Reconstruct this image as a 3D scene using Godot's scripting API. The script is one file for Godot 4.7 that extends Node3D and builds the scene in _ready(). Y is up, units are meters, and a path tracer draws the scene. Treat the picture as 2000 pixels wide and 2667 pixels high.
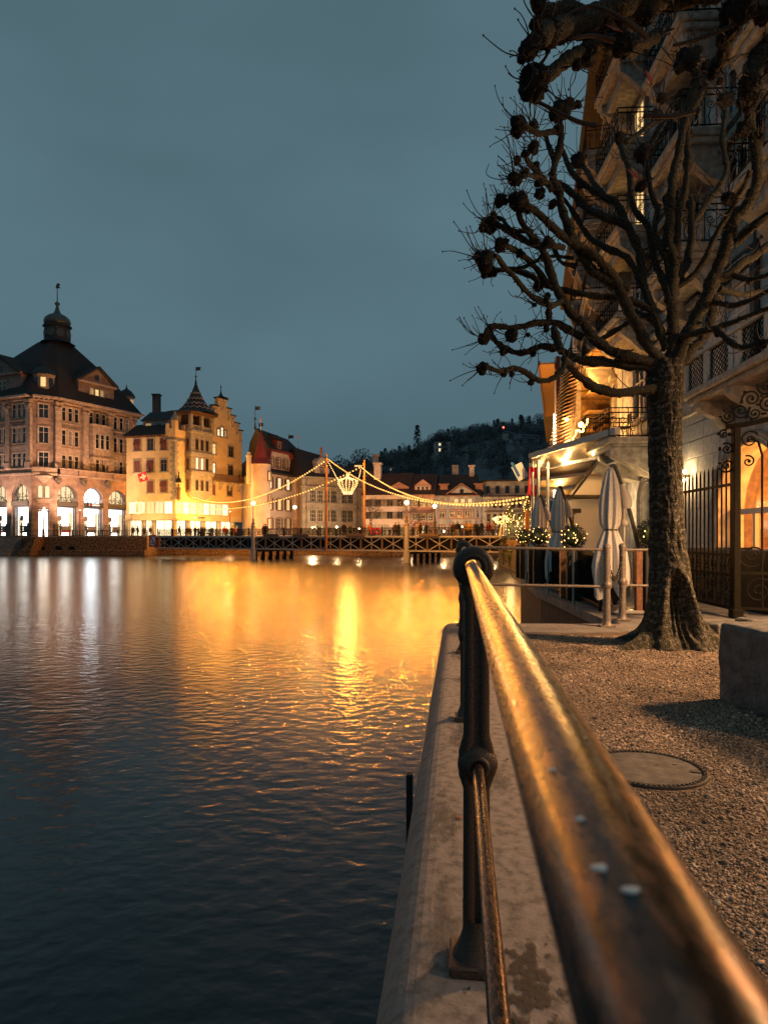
extends Node3D
# A riverside promenade at dusk: iron railing and pollarded plane tree in front, lit old town across the water.

const UP := Vector3.UP
const EYE := 1.19          # camera height above the gravel
const WATER := -1.81       # water level
const BANK := 1.15         # level of the far quay and of the footbridge deck

var M := {}                # materials by name
var mesh_cache := {}
var used_names := {}
var rng := RandomNumberGenerator.new()


func _ready() -> void:
	rng.seed = 7
	make_camera()
	make_sky()
	make_materials()
	make_water()
	make_near_quay()
	make_far_quay()
	make_hills()
	make_corner_house()
	make_gable_house()
	make_shutter_house()
	make_painted_house()
	make_row_houses()
	make_bridge()
	make_hotel()
	make_timber_house()
	make_terrace()
	make_gate()
	make_railing()
	make_trees()
	make_street_lamps()
	make_garlands()
	make_far_details()
	make_people()
	make_near_details()


func make_camera() -> void:
	var cam := Camera3D.new()
	cam.name = "camera"
	cam.projection = Camera3D.PROJECTION_FRUSTUM
	cam.keep_aspect = Camera3D.KEEP_HEIGHT
	var at := CameraAttributesPhysical.new()
	at.frustum_focal_length = 24.0
	at.frustum_focus_distance = 6.0
	at.frustum_near = 0.05
	at.frustum_far = 4000.0
	at.exposure_aperture = 16.0
	cam.attributes = at
	cam.near = 0.05
	cam.far = 4000.0
	cam.size = 0.05 * 1.5
	cam.frustum_offset = Vector2(0.0, 0.05 * 65.0 / 1778.0)
	cam.position = Vector3(0, EYE, 0)
	add_child(cam)
	cam.current = true


func make_sky() -> void:
	var env := Environment.new()
	env.background_mode = Environment.BG_SKY
	env.tonemap_mode = Environment.TONE_MAPPER_LINEAR
	env.tonemap_exposure = 1.0
	env.sdfgi_enabled = true
	env.ssao_enabled = true
	env.ssil_enabled = true
	env.fog_enabled = false
	env.fog_density = 0.00045
	env.fog_light_color = Color(0.62, 0.74, 0.8)
	# overcast dusk: a soft teal-grey dome, a little paler at middle height, with faint cloud streaks
	var cloud := FastNoiseLite.new()
	cloud.seed = 4
	cloud.frequency = 1.1
	cloud.fractal_octaves = 4
	var im := Image.create(512, 256, false, Image.FORMAT_RGBF)
	for y in 256:
		var e: float = (0.5 - (y + 0.5) / 256.0) * 180.0
		var k: float = 0.0
		if e < 18.0:
			k = lerpf(0.72, 1.0, smoothstep(-2.0, 18.0, e))
		else:
			k = lerpf(1.0, 0.74, smoothstep(18.0, 60.0, e))
		for x in 512:
			var a := TAU * x / 512.0
			var r := cos(deg_to_rad(e))
			var p := Vector3(cos(a) * r, sin(deg_to_rad(e)) * 2.4, sin(a) * r)
			var w: float = 1.0 + 0.2 * cloud.get_noise_3dv(p * 1.6)
			im.set_pixel(x, y, Color(0.094 * k * w, 0.168 * k * w, 0.204 * k * w))
	var pano := PanoramaSkyMaterial.new()
	pano.panorama = ImageTexture.create_from_image(im)
	var sky := Sky.new()
	sky.sky_material = pano
	env.sky = sky
	var we := WorldEnvironment.new()
	we.name = "world_environment"
	we.environment = env
	add_child(we)
	var sun := DirectionalLight3D.new()
	sun.name = "dusk_light"
	sun.light_energy = 0.02
	sun.light_angular_distance = 40.0
	sun.light_color = Color(0.8, 0.88, 1.0)
	sun.shadow_enabled = true
	sun.rotation_degrees = Vector3(-70, 20, 0)
	add_child(sun)


# ---------------------------------------------------------------- mesh building

class MB:
	var v := PackedVector3Array()
	var n := PackedVector3Array()
	var c := PackedColorArray()
	var xf := Transform3D()
	var col := Color.WHITE
	var tinted := false

	func tri(a: Vector3, b: Vector3, d: Vector3, na: Vector3, nb: Vector3, nd: Vector3) -> void:
		if (b - a).cross(d - a).dot(na + nb + nd) > 0.0:
			var t := b
			b = d
			d = t
			t = nb
			nb = nd
			nd = t
		v.append(xf * a)
		v.append(xf * b)
		v.append(xf * d)
		n.append((xf.basis * na).normalized())
		n.append((xf.basis * nb).normalized())
		n.append((xf.basis * nd).normalized())
		if tinted:
			c.append(col)
			c.append(col)
			c.append(col)

	func flat(a: Vector3, b: Vector3, d: Vector3, nn: Vector3) -> void:
		tri(a, b, d, nn, nn, nn)

	func quad(a: Vector3, b: Vector3, d: Vector3, e: Vector3, nn: Vector3) -> void:
		tri(a, b, d, nn, nn, nn)
		tri(a, d, e, nn, nn, nn)

	func face(a: Vector3, b: Vector3, d: Vector3, e: Vector3, away: Vector3) -> void:
		var nn := (b - a).cross(d - a)
		if nn.length_squared() < 1e-14:
			nn = (d - a).cross(e - a)
		nn = nn.normalized()
		if nn.dot((a + b + d + e) * 0.25 - away) < 0.0:
			nn = -nn
		quad(a, b, d, e, nn)

	func box(at: Vector3, size: Vector3, b := Basis.IDENTITY, bev := 0.0) -> void:
		var h := size * 0.5
		if bev <= 0.0:
			for ax in 3:
				for sg in [-1.0, 1.0]:
					var nn := Vector3.ZERO
					nn[ax] = sg
					var p := Vector3.ZERO
					p[ax] = sg * h[ax]
					var q := Vector3.ZERO
					var r := Vector3.ZERO
					q[(ax + 1) % 3] = h[(ax + 1) % 3]
					r[(ax + 2) % 3] = h[(ax + 2) % 3]
					quad(at + b * (p - q - r), at + b * (p + q - r), at + b * (p + q + r), at + b * (p - q + r), b * nn)
			return
		bev = minf(bev, minf(h.x, minf(h.y, h.z)) * 0.9)
		var inner := h - Vector3.ONE * bev
		for ax in 3:
			var a1 := (ax + 1) % 3
			var a2 := (ax + 2) % 3
			for sg in [-1.0, 1.0]:
				var nn := Vector3.ZERO
				nn[ax] = sg
				var p := Vector3.ZERO
				p[ax] = sg * h[ax]
				var q := Vector3.ZERO
				var r := Vector3.ZERO
				q[a1] = inner[a1]
				r[a2] = inner[a2]
				quad(at + b * (p - q - r), at + b * (p + q - r), at + b * (p + q + r), at + b * (p - q + r), b * nn)
				for s2 in [-1.0, 1.0]:   # edge between axes ax and a1
					var e := Vector3.ZERO
					e[ax] = sg * h[ax]
					e[a1] = s2 * inner[a1]
					var f := Vector3.ZERO
					f[ax] = sg * inner[ax]
					f[a1] = s2 * h[a1]
					var en := Vector3.ZERO
					en[ax] = sg
					en[a1] = s2
					quad(at + b * (e - r), at + b * (f - r), at + b * (f + r), at + b * (e + r), b * en.normalized())
		for sx in [-1.0, 1.0]:
			for sy in [-1.0, 1.0]:
				for sz in [-1.0, 1.0]:
					var s := Vector3(sx, sy, sz)
					flat(at + b * (s * Vector3(h.x, inner.y, inner.z)), at + b * (s * Vector3(inner.x, h.y, inner.z)), at + b * (s * Vector3(inner.x, inner.y, h.z)), b * s.normalized())

	func beam(p: Vector3, q: Vector3, w: float, t: float, up := Vector3.UP) -> void:
		# a square bar from p to q: w across, t along `up`
		var z := (q - p).normalized()
		var x := up.cross(z)
		if x.length() < 1e-4:
			x = Vector3.RIGHT.cross(z)
		x = x.normalized()
		box((p + q) * 0.5, Vector3(w, t, p.distance_to(q)), Basis(x, z.cross(x), z))

	func prism(poly: PackedVector2Array, z0: float, z1: float) -> void:
		# polygon in xy, extruded along z
		var ids := Geometry2D.triangulate_polygon(poly)
		for i in range(0, ids.size(), 3):
			var a := poly[ids[i]]
			var b := poly[ids[i + 1]]
			var d := poly[ids[i + 2]]
			flat(Vector3(a.x, a.y, z1), Vector3(b.x, b.y, z1), Vector3(d.x, d.y, z1), Vector3.BACK)
			flat(Vector3(a.x, a.y, z0), Vector3(b.x, b.y, z0), Vector3(d.x, d.y, z0), Vector3.FORWARD)
		var turn := 0.0
		for i in poly.size():
			turn += poly[i].cross(poly[(i + 1) % poly.size()])
		for i in poly.size():
			var a := poly[i]
			var b := poly[(i + 1) % poly.size()]
			var e := (b - a).normalized()
			var nn := Vector3(e.y, -e.x, 0) * signf(turn)
			quad(Vector3(a.x, a.y, z0), Vector3(b.x, b.y, z0), Vector3(b.x, b.y, z1), Vector3(a.x, a.y, z1), nn)

	func tube(pts: PackedVector3Array, radii: PackedFloat32Array, sides := 8, caps := true) -> void:
		var m := pts.size()
		var rings: Array[PackedVector3Array] = []
		var norms: Array[PackedVector3Array] = []
		var u := Vector3.ZERO
		for i in m:
			var t := (pts[mini(i + 1, m - 1)] - pts[maxi(i - 1, 0)]).normalized()
			if i == 0:
				u = t.cross(Vector3.UP if absf(t.y) < 0.9 else Vector3.RIGHT).normalized()
			else:
				u = (u - t * u.dot(t))
				u = u.normalized() if u.length() > 1e-5 else t.cross(Vector3.RIGHT).normalized()
			var w := t.cross(u)
			var ring := PackedVector3Array()
			var rn := PackedVector3Array()
			for k in sides:
				var a := TAU * k / sides
				var d := u * cos(a) + w * sin(a)
				ring.append(pts[i] + d * radii[mini(i, radii.size() - 1)])
				rn.append(d)
			rings.append(ring)
			norms.append(rn)
		for i in m - 1:
			for k in sides:
				var j := (k + 1) % sides
				tri(rings[i][k], rings[i][j], rings[i + 1][j], norms[i][k], norms[i][j], norms[i + 1][j])
				tri(rings[i][k], rings[i + 1][j], rings[i + 1][k], norms[i][k], norms[i + 1][j], norms[i + 1][k])
		if caps:
			for e in [0, m - 1]:
				var t: Vector3 = (pts[0] - pts[1]).normalized() if e == 0 else (pts[m - 1] - pts[m - 2]).normalized()
				for k in range(1, sides - 1):
					flat(rings[e][0], rings[e][k], rings[e][k + 1], t)

	func lathe(profile: PackedVector2Array, segs := 16, smooth := true) -> void:
		# profile of (radius, height), turned about the y axis
		var m := profile.size()
		var pn := PackedVector2Array()
		for i in m:
			var d := profile[mini(i + 1, m - 1)] - profile[maxi(i - 1, 0)]
			pn.append(Vector2(d.y, -d.x).normalized())
		for i in m - 1:
			var p := profile[i]
			var q := profile[i + 1]
			var fd := q - p
			var fn := Vector2(fd.y, -fd.x).normalized()
			for k in segs:
				var a := TAU * k / segs
				var b := TAU * (k + 1) / segs
				var ca := Vector3(cos(a), 0, sin(a))
				var cb := Vector3(cos(b), 0, sin(b))
				var n0 := pn[i] if smooth else fn
				var n1 := pn[i + 1] if smooth else fn
				var na0 := ca * n0.x + Vector3.UP * n0.y
				var nb0 := cb * n0.x + Vector3.UP * n0.y
				var na1 := ca * n1.x + Vector3.UP * n1.y
				var nb1 := cb * n1.x + Vector3.UP * n1.y
				if p.x > 1e-6:
					tri(ca * p.x + Vector3.UP * p.y, cb * p.x + Vector3.UP * p.y, cb * q.x + Vector3.UP * q.y, na0, nb0, nb1)
				if q.x > 1e-6:
					tri(ca * p.x + Vector3.UP * p.y, cb * q.x + Vector3.UP * q.y, ca * q.x + Vector3.UP * q.y, na0, nb1, na1)

	func ball(at: Vector3, r: Vector3, segs := 10, rings := 6) -> void:
		for i in rings:
			var t0 := PI * i / rings
			var t1 := PI * (i + 1) / rings
			for k in segs:
				var a := TAU * k / segs
				var b := TAU * (k + 1) / segs
				var p00 := Vector3(sin(t0) * cos(a), cos(t0), sin(t0) * sin(a))
				var p01 := Vector3(sin(t0) * cos(b), cos(t0), sin(t0) * sin(b))
				var p10 := Vector3(sin(t1) * cos(a), cos(t1), sin(t1) * sin(a))
				var p11 := Vector3(sin(t1) * cos(b), cos(t1), sin(t1) * sin(b))
				if i > 0:
					tri(at + p00 * r, at + p01 * r, at + p11 * r, p00 / r, p01 / r, p11 / r)
				if i < rings - 1:
					tri(at + p00 * r, at + p11 * r, at + p10 * r, p00 / r, p11 / r, p10 / r)

	func mesh() -> ArrayMesh:
		var am := ArrayMesh.new()
		if v.is_empty():
			return am
		var a := []
		a.resize(Mesh.ARRAY_MAX)
		a[Mesh.ARRAY_VERTEX] = v
		a[Mesh.ARRAY_NORMAL] = n
		if tinted:
			a[Mesh.ARRAY_COLOR] = c
		am.add_surface_from_arrays(Mesh.PRIMITIVE_TRIANGLES, a)
		return am


# ---------------------------------------------------------------- nodes

func numbered(called: String) -> String:
	var k: int = used_names.get(called, 0)
	used_names[called] = k + 1
	return called if k == 0 else "%s_%03d" % [called, k]


func tag(o: Node3D, label: String, category: String, group := "") -> Node3D:
	o.set_meta("label", label)
	o.set_meta("category", category)
	if group:
		o.set_meta("group", group)
	return o


func thing(called: String, label: String, category: String, xf := Transform3D(), group := "") -> Node3D:
	var o := Node3D.new()
	o.name = numbered(called)
	o.transform = xf
	add_child(o)
	return tag(o, label, category, group)


func part(called: String, m, material: Material, parent: Node3D, xf := Transform3D()) -> MeshInstance3D:
	var o := MeshInstance3D.new()
	o.name = called
	o.mesh = m.mesh() if m is MB else m
	o.material_override = material
	o.transform = xf
	parent.add_child(o, true)
	return o


func solo(called: String, m, material: Material, label: String, category: String, xf := Transform3D(), group := "") -> MeshInstance3D:
	var o := part(numbered(called), m, material, self, xf)
	tag(o, label, category, group)
	return o


func struct(called: String, m, material: Material) -> MeshInstance3D:
	var o := part(numbered(called), m, material, self)
	o.set_meta("kind", "structure")
	return o


func copy(src: Node3D, label: String, xf: Transform3D) -> Node3D:
	var o: Node3D = src.duplicate()
	o.name = numbered(stem(src.name))
	o.transform = xf
	add_child(o)
	o.set_meta("label", label)
	return o


func stem(called: String) -> String:
	var k := called.rfind("_0")
	return called.substr(0, k) if k > 0 else called


func frame(a: Vector2, b: Vector2, y := 0.0) -> Transform3D:
	# facade frame from its left foot a to its right foot b, each (x, distance): x along the wall, z out of it
	var p := Vector3(a.x, y, -a.y)
	var q := Vector3(b.x, y, -b.y)
	var ux := (q - p).normalized()
	return Transform3D(Basis(ux, UP, ux.cross(UP)), p)


func at(x: float, y: float, z: float, turn := 0.0) -> Transform3D:
	return Transform3D(Basis(UP, turn), Vector3(x, y, z))


func lamp(called: String, parent: Node3D, pos: Vector3, energy: float, lin: Color, size := 0.05) -> OmniLight3D:
	var l := OmniLight3D.new()
	l.name = called
	l.position = pos
	l.light_energy = energy
	l.light_color = lin.linear_to_srgb()
	l.light_size = size
	l.omni_range = 60.0
	l.omni_attenuation = 2.0
	l.shadow_enabled = true
	parent.add_child(l, true)
	return l


func smooth_path(ctrl: PackedVector3Array, per := 4) -> PackedVector3Array:
	var out := PackedVector3Array()
	var m := ctrl.size()
	for i in m - 1:
		var p0 := ctrl[maxi(i - 1, 0)]
		var p1 := ctrl[i]
		var p2 := ctrl[i + 1]
		var p3 := ctrl[mini(i + 2, m - 1)]
		for k in per:
			out.append(p1.cubic_interpolate(p2, p0, p3, float(k) / per))
	out.append(ctrl[m - 1])
	return out


func spiral(r0: float, r1: float, turns: float, start: float, steps := 22) -> PackedVector2Array:
	var out := PackedVector2Array()
	for i in steps + 1:
		var t := float(i) / steps
		var r := lerpf(r0, r1, t)
		var a := start + TAU * turns * t
		out.append(Vector2(cos(a), sin(a)) * r)
	return out


# ---------------------------------------------------------------- materials

func noise_tex(size: int, freq: float, octaves: int, seed_: int, lo: float, hi: float, kind := FastNoiseLite.TYPE_SIMPLEX_SMOOTH, mid := -1.0) -> NoiseTexture2D:
	var key := "nt%d_%f_%d_%d_%f_%f_%d_%f" % [size, freq, octaves, seed_, lo, hi, kind, mid]
	if mesh_cache.has(key):
		return mesh_cache[key]
	var f := FastNoiseLite.new()
	f.noise_type = kind
	f.frequency = freq
	f.fractal_octaves = octaves
	f.seed = seed_
	var t := NoiseTexture2D.new()
	t.width = size
	t.height = size
	t.seamless = true
	t.noise = f
	var g := Gradient.new()
	g.set_color(0, Color(lo, lo, lo))
	g.set_color(1, Color(hi, hi, hi))
	if mid >= 0.0:
		g.add_point(0.5, Color(mid, mid, mid))
	t.color_ramp = g
	mesh_cache[key] = t
	return t


func ramp_tex(size: int, freq: float, octaves: int, seed_: int, stops: Array) -> NoiseTexture2D:
	# stops: [offset, linear colour] pairs
	var t: NoiseTexture2D = noise_tex(size, freq, octaves, seed_, 0.011 * seed_, 1.0).duplicate()
	var g := Gradient.new()
	g.offsets = PackedFloat32Array(stops.map(func(s): return s[0]))
	g.colors = PackedColorArray(stops.map(func(s): return (s[1] as Color).linear_to_srgb()))
	t.color_ramp = g
	return t


func mat(called: String, lin: Color, rough := 0.8, metal := 0.0, tex: Texture2D = null, scale := 1.0, height: Texture2D = null, relief := 0.0) -> StandardMaterial3D:
	var m := StandardMaterial3D.new()
	m.resource_name = called
	m.albedo_color = lin.linear_to_srgb()
	m.roughness = rough
	m.metallic = metal
	if tex:
		m.albedo_texture = tex
	if height:
		m.heightmap_enabled = true
		m.heightmap_texture = height
		m.heightmap_scale = relief
	if tex or height:
		m.uv1_triplanar = true
		m.uv1_world_triplanar = true
		m.uv1_scale = Vector3.ONE * scale
	M[called] = m
	return m


func glow(called: String, lin: Color, energy: float) -> StandardMaterial3D:
	var m := mat(called, Color(0.05, 0.05, 0.05), 0.4)
	m.emission_enabled = true
	m.emission = lin.linear_to_srgb()
	m.emission_energy_multiplier = energy
	return m


func make_materials() -> void:
	var mottle := noise_tex(512, 0.012, 5, 3, 0.62, 1.0)
	var fine := noise_tex(512, 0.06, 4, 5, 0.55, 1.0)
	var relief := noise_tex(512, 0.05, 5, 9, 0.0, 1.0)
	var coarse := noise_tex(512, 0.02, 5, 11, 0.0, 1.0)
	# water
	var w := mat("water", Color(0.002, 0.0055, 0.0085), 0.18)
	w.metallic_specular = 0.5
	# ground and stone
	mat("gravel_bed", Color(0.24, 0.17, 0.115), 0.95, 0.0, ramp_tex(1024, 0.11, 3, 21, [[0.2, Color(0.35, 0.33, 0.32)], [0.5, Color(0.85, 0.8, 0.76)], [0.8, Color(1, 1, 1)]]), 0.9, noise_tex(1024, 0.13, 3, 22, 0.0, 1.0), 1.6)
	for k in 4:
		mat("pebble_%d" % k, [Color(0.34, 0.27, 0.21), Color(0.2, 0.165, 0.14), Color(0.43, 0.36, 0.29), Color(0.11, 0.1, 0.095)][k], 0.85)
	mat("concrete", Color(0.3, 0.26, 0.235), 0.92, 0.0, ramp_tex(1024, 0.02, 6, 31, [[0.0, Color(0.3, 0.3, 0.29)], [0.45, Color(0.75, 0.72, 0.7)], [1.0, Color(1, 1, 1)]]), 0.7, noise_tex(1024, 0.08, 5, 32, 0.0, 1.0), 0.14)
	mat("cover_fill", Color(0.15, 0.13, 0.115), 0.9, 0.0, mottle, 1.5, relief, 0.15)
	mat("block_stone", Color(0.17, 0.165, 0.16), 0.93, 0.0, mottle, 0.9, relief, 0.8)
	mat("quay_stone", Color(0.2, 0.14, 0.09), 0.9, 0.0, ramp_tex(512, 0.03, 5, 33, [[0.25, Color(0.2, 0.17, 0.13)], [0.5, Color(0.7, 0.62, 0.5)], [0.75, Color(1, 0.92, 0.8)]]), 0.16, coarse, 8.0)
	mat("paving", Color(0.3, 0.27, 0.24), 0.85, 0.0, mottle, 0.2)
	mat("quay_dark", Color(0.05, 0.045, 0.04), 0.9, 0.0, mottle, 0.4, relief, 0.6)
	# ragged damp stain: opaque in the middle, breaking up towards its rim
	var sn := FastNoiseLite.new()
	sn.frequency = 0.03
	sn.fractal_octaves = 5
	for k in 2:
		sn.seed = 3 + k
		var si := Image.create(160, 256, false, Image.FORMAT_RGBA8)
		for y in 256:
			for x in 160:
				var r := Vector2(x / 80.0 - 1.0, y / 128.0 - 1.0).length()
				var al := smoothstep(0.05, 0.3, 0.62 - r + 0.75 * sn.get_noise_2d(x, y)) * (0.62 + 0.5 * sn.get_noise_2d(x * 3.0 + 500.0, y * 3.0)) * smoothstep(1.0, 0.85, r)
				si.set_pixel(x, y, Color(1, 1, 1, clampf(al * (1.25 if k == 0 else 0.6), 0, 1)))
		var sm := mat(["stain", "stain_pale"][k], [Color(0.035, 0.028, 0.024), Color(0.06, 0.062, 0.058)][k], 0.6)
		sm.albedo_texture = ImageTexture.create_from_image(si)
		sm.transparency = BaseMaterial3D.TRANSPARENCY_ALPHA
	mat("terrace_slab", Color(0.24, 0.21, 0.19), 0.85, 0.0, mottle, 0.5, relief, 0.4)
	mat("pink_stone", Color(0.42, 0.29, 0.235), 0.88, 0.0, mottle, 0.12, fine, 2.0)
	mat("pink_trim", Color(0.56, 0.42, 0.34), 0.85, 0.0, mottle, 0.2)
	mat("dark_plinth", Color(0.2, 0.165, 0.14), 0.85, 0.0, mottle, 0.3)
	mat("yellow_render", Color(0.6, 0.43, 0.23), 0.92, 0.0, noise_tex(512, 0.01, 5, 13, 0.84, 1.0), 0.1)
	mat("grey_trim", Color(0.38, 0.34, 0.29), 0.88, 0.0, mottle, 0.25)
	mat("cream_render", Color(0.6, 0.5, 0.34), 0.9, 0.0, noise_tex(512, 0.01, 5, 14, 0.84, 1.0), 0.1)
	mat("white_render", Color(0.6, 0.5, 0.47), 0.92, 0.0, noise_tex(512, 0.01, 5, 15, 0.85, 1.0), 0.1)
	mat("painted_render", Color(0.42, 0.37, 0.3), 0.9, 0.0, noise_tex(512, 0.02, 5, 16, 0.7, 1.0), 0.15)
	mat("peach_render", Color(0.55, 0.3, 0.22), 0.9, 0.0, mottle, 0.1)
	mat("pale_render", Color(0.5, 0.48, 0.46), 0.9, 0.0, mottle, 0.1)
	mat("blue_grey", Color(0.24, 0.25, 0.29), 0.9)
	mat("rust_trim", Color(0.26, 0.13, 0.09), 0.85)
	mat("roof_tile", Color(0.045, 0.034, 0.032), 0.85, 0.0, fine, 0.35, relief, 3.0)
	mat("roof_red", Color(0.075, 0.036, 0.03), 0.85, 0.0, fine, 0.35, relief, 3.0)
	mat("slate", Color(0.03, 0.032, 0.034), 0.6, 0.0, fine, 0.4, relief, 2.0)
	mat("copper_dome", Color(0.1, 0.12, 0.115), 0.45, 0.0, mottle, 0.5)
	mat("red_spire", Color(0.23, 0.035, 0.03), 0.7, 0.0, mottle, 0.5)
	mat("shutter_green", Color(0.028, 0.042, 0.034), 0.7)
	mat("shutter_grey", Color(0.2, 0.17, 0.13), 0.8)
	mat("blind_red", Color(0.13, 0.035, 0.026), 0.85)
	mat("frame_white", Color(0.6, 0.56, 0.5), 0.6)
	mat("frame_dark", Color(0.055, 0.05, 0.048), 0.6)
	mat("frame_brown", Color(0.12, 0.065, 0.04), 0.7)
	mat("tile_pale", Color(0.5, 0.36, 0.26), 0.7)
	var g := mat("glass_dark", Color(0.016, 0.02, 0.024), 0.08)
	g.metallic_specular = 0.6
	mat("curtain", Color(0.2, 0.18, 0.15), 0.9)
	glow("glass_warm", Color(1.0, 0.62, 0.24), 1.15)
	glow("glass_dim", Color(1.0, 0.58, 0.22), 0.42)
	glow("glass_pale", Color(1.0, 0.8, 0.48), 1.25)
	glow("shop_white", Color(1.0, 0.95, 0.86), 5.0)
	glow("shop_cool", Color(0.86, 0.96, 1.0), 8.0)
	glow("shop_warm", Color(1.0, 0.78, 0.45), 2.2)
	glow("shop_upper", Color(1.0, 0.76, 0.42), 1.0)
	# metals
	mat("truss_steel", Color(0.42, 0.41, 0.39), 0.55, 0.1)
	mat("truss_brown", Color(0.13, 0.09, 0.065), 0.7)
	mat("dark_steel", Color(0.012, 0.013, 0.014), 0.75)
	mat("black_iron", Color(0.009, 0.0095, 0.01), 0.6, 0.0)
	mat("bronze_iron", Color(0.018, 0.015, 0.009), 0.55, 0.0, mottle, 3.0)
	for k in ["dark_steel", "black_iron", "bronze_iron"]:
		M[k].metallic_specular = 0.18
	mat("pole_rust", Color(0.3, 0.13, 0.05), 0.7)
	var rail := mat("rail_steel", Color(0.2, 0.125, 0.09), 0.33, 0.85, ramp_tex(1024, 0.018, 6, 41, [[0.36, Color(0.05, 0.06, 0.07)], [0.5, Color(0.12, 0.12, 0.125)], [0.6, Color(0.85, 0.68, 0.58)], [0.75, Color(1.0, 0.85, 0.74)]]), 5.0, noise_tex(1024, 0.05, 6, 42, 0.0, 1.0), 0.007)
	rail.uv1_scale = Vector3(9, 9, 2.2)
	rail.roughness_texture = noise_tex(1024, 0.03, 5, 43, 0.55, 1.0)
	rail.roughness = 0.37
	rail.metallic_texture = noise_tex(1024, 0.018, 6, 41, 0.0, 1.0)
	mat("post_steel", Color(0.1, 0.072, 0.055), 0.5, 0.35, ramp_tex(1024, 0.03, 5, 44, [[0.2, Color(0.25, 0.25, 0.28)], [0.55, Color(0.7, 0.65, 0.62)], [0.8, Color(1.0, 0.9, 0.8)]]), 4.0, noise_tex(1024, 0.05, 6, 42, 0.0, 1.0), 0.2)
	mat("pale_rail", Color(0.3, 0.245, 0.2), 0.5, 0.25, mottle, 3.0, relief, 0.15)
	mat("cast_iron", Color(0.05, 0.043, 0.04), 0.7, 0.2, mottle, 3.0, relief, 0.2)
	# living things
	mat("bark", Color(0.8, 0.8, 0.8), 0.95, 0.0, ramp_tex(1024, 0.014, 5, 51, [[0.3, Color(0.014, 0.013, 0.006)], [0.42, Color(0.034, 0.028, 0.018)], [0.5, Color(0.056, 0.052, 0.01)], [0.56, Color(0.036, 0.03, 0.012)], [0.62, Color(0.075, 0.06, 0.046)], [0.72, Color(0.24, 0.21, 0.18)]]), 1.1, noise_tex(1024, 0.035, 6, 52, 0.0, 1.0), 3.6)
	mat("bark_dark", Color(0.6, 0.6, 0.6), 0.95, 0.0, ramp_tex(1024, 0.02, 5, 53, [[0.3, Color(0.01, 0.009, 0.006)], [0.45, Color(0.026, 0.022, 0.01)], [0.54, Color(0.06, 0.055, 0.008)], [0.62, Color(0.032, 0.025, 0.014)], [0.72, Color(0.13, 0.11, 0.085)]]), 1.6, noise_tex(1024, 0.035, 6, 52, 0.0, 1.0), 1.6)
	mat("heartwood", Color(0.13, 0.085, 0.05), 0.95, 0.0, noise_tex(512, 0.03, 5, 54, 0.35, 1.0), 1.4, relief, 2.0)
	mat("knob_bark", Color(0.02, 0.015, 0.01), 0.95, 0.0, fine, 4.0, relief, 1.5)
	mat("twig", Color(0.035, 0.022, 0.017), 0.8)
	mat("leaf_red", Color(0.2, 0.02, 0.012), 0.7)
	mat("leaf_dark", Color(0.02, 0.035, 0.014), 0.6).backlight_enabled = false
	mat("leaf_light", Color(0.075, 0.11, 0.035), 0.65)
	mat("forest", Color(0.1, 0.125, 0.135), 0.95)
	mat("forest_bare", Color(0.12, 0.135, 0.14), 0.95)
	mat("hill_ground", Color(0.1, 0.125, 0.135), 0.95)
	# hotel and terrace
	mat("ashlar", Color(0.55, 0.53, 0.5), 0.9, 0.0, noise_tex(512, 0.02, 5, 17, 0.82, 1.0), 0.5, relief, 0.3)
	mat("ashlar_joint", Color(0.2, 0.19, 0.18), 0.95)
	mat("hotel_render", Color(0.72, 0.71, 0.69), 0.92, 0.0, mottle, 0.3)
	mat("hotel_stone", Color(0.55, 0.49, 0.42), 0.88, 0.0, mottle, 0.5, relief, 0.3)
	mat("hotel_wood", Color(0.1, 0.06, 0.035), 0.7, 0.0, mottle, 1.0)
	mat("ochre_render", Color(0.5, 0.29, 0.1), 0.9, 0.0, mottle, 0.5)
	mat("soffit_print", Color(0.55, 0.29, 0.1), 0.8, 0.0, noise_tex(512, 0.09, 3, 61, 0.62, 1.0, FastNoiseLite.TYPE_CELLULAR), 0.55)
	mat("timber_red", Color(0.11, 0.03, 0.02), 0.75)
	mat("infill", Color(0.55, 0.5, 0.46), 0.9)
	mat("canopy_metal", Color(0.66, 0.52, 0.32), 0.42, 0.35, noise_tex(512, 0.015, 4, 62, 0.7, 1.0), 0.7)
	mat("canopy_edge", Color(0.5, 0.46, 0.42), 0.6)
	var fab := mat("umbrella_cloth", Color(0.68, 0.64, 0.59), 0.9, 0.0, noise_tex(512, 0.02, 4, 63, 0.86, 1.0), 1.5)
	fab.rim_enabled = true
	fab.rim = 0.3
	mat("umbrella_shell", Color(0.45, 0.41, 0.38), 0.5)
	mat("alu", Color(0.4, 0.37, 0.34), 0.4, 0.7)
	mat("copper_panel", Color(0.33, 0.15, 0.075), 0.45, 0.45, mottle, 1.6)
	mat("planter_black", Color(0.011, 0.012, 0.013), 0.55)
	mat("flag_red", Color(0.42, 0.02, 0.03), 0.85)
	mat("flag_white", Color(0.65, 0.62, 0.58), 0.85)
	mat("flag_blue", Color(0.03, 0.12, 0.3), 0.85)
	mat("sign_red", Color(0.5, 0.03, 0.03), 0.6)
	mat("sign_white", Color(0.7, 0.7, 0.68), 0.6)
	mat("sign_black", Color(0.01, 0.01, 0.01), 0.6)
	mat("letter_white", Color(0.85, 0.85, 0.85), 0.5)
	M["letter_white"].emission_enabled = true
	M["letter_white"].emission = Color(1, 1, 1)
	M["letter_white"].emission_energy_multiplier = 0.8
	mat("crane_blue", Color(0.14, 0.2, 0.25), 0.6)
	mat("rope", Color(0.02, 0.018, 0.015), 0.9)
	glow("bulb_garland", Color(1.0, 0.46, 0.11), 2.6)
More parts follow.
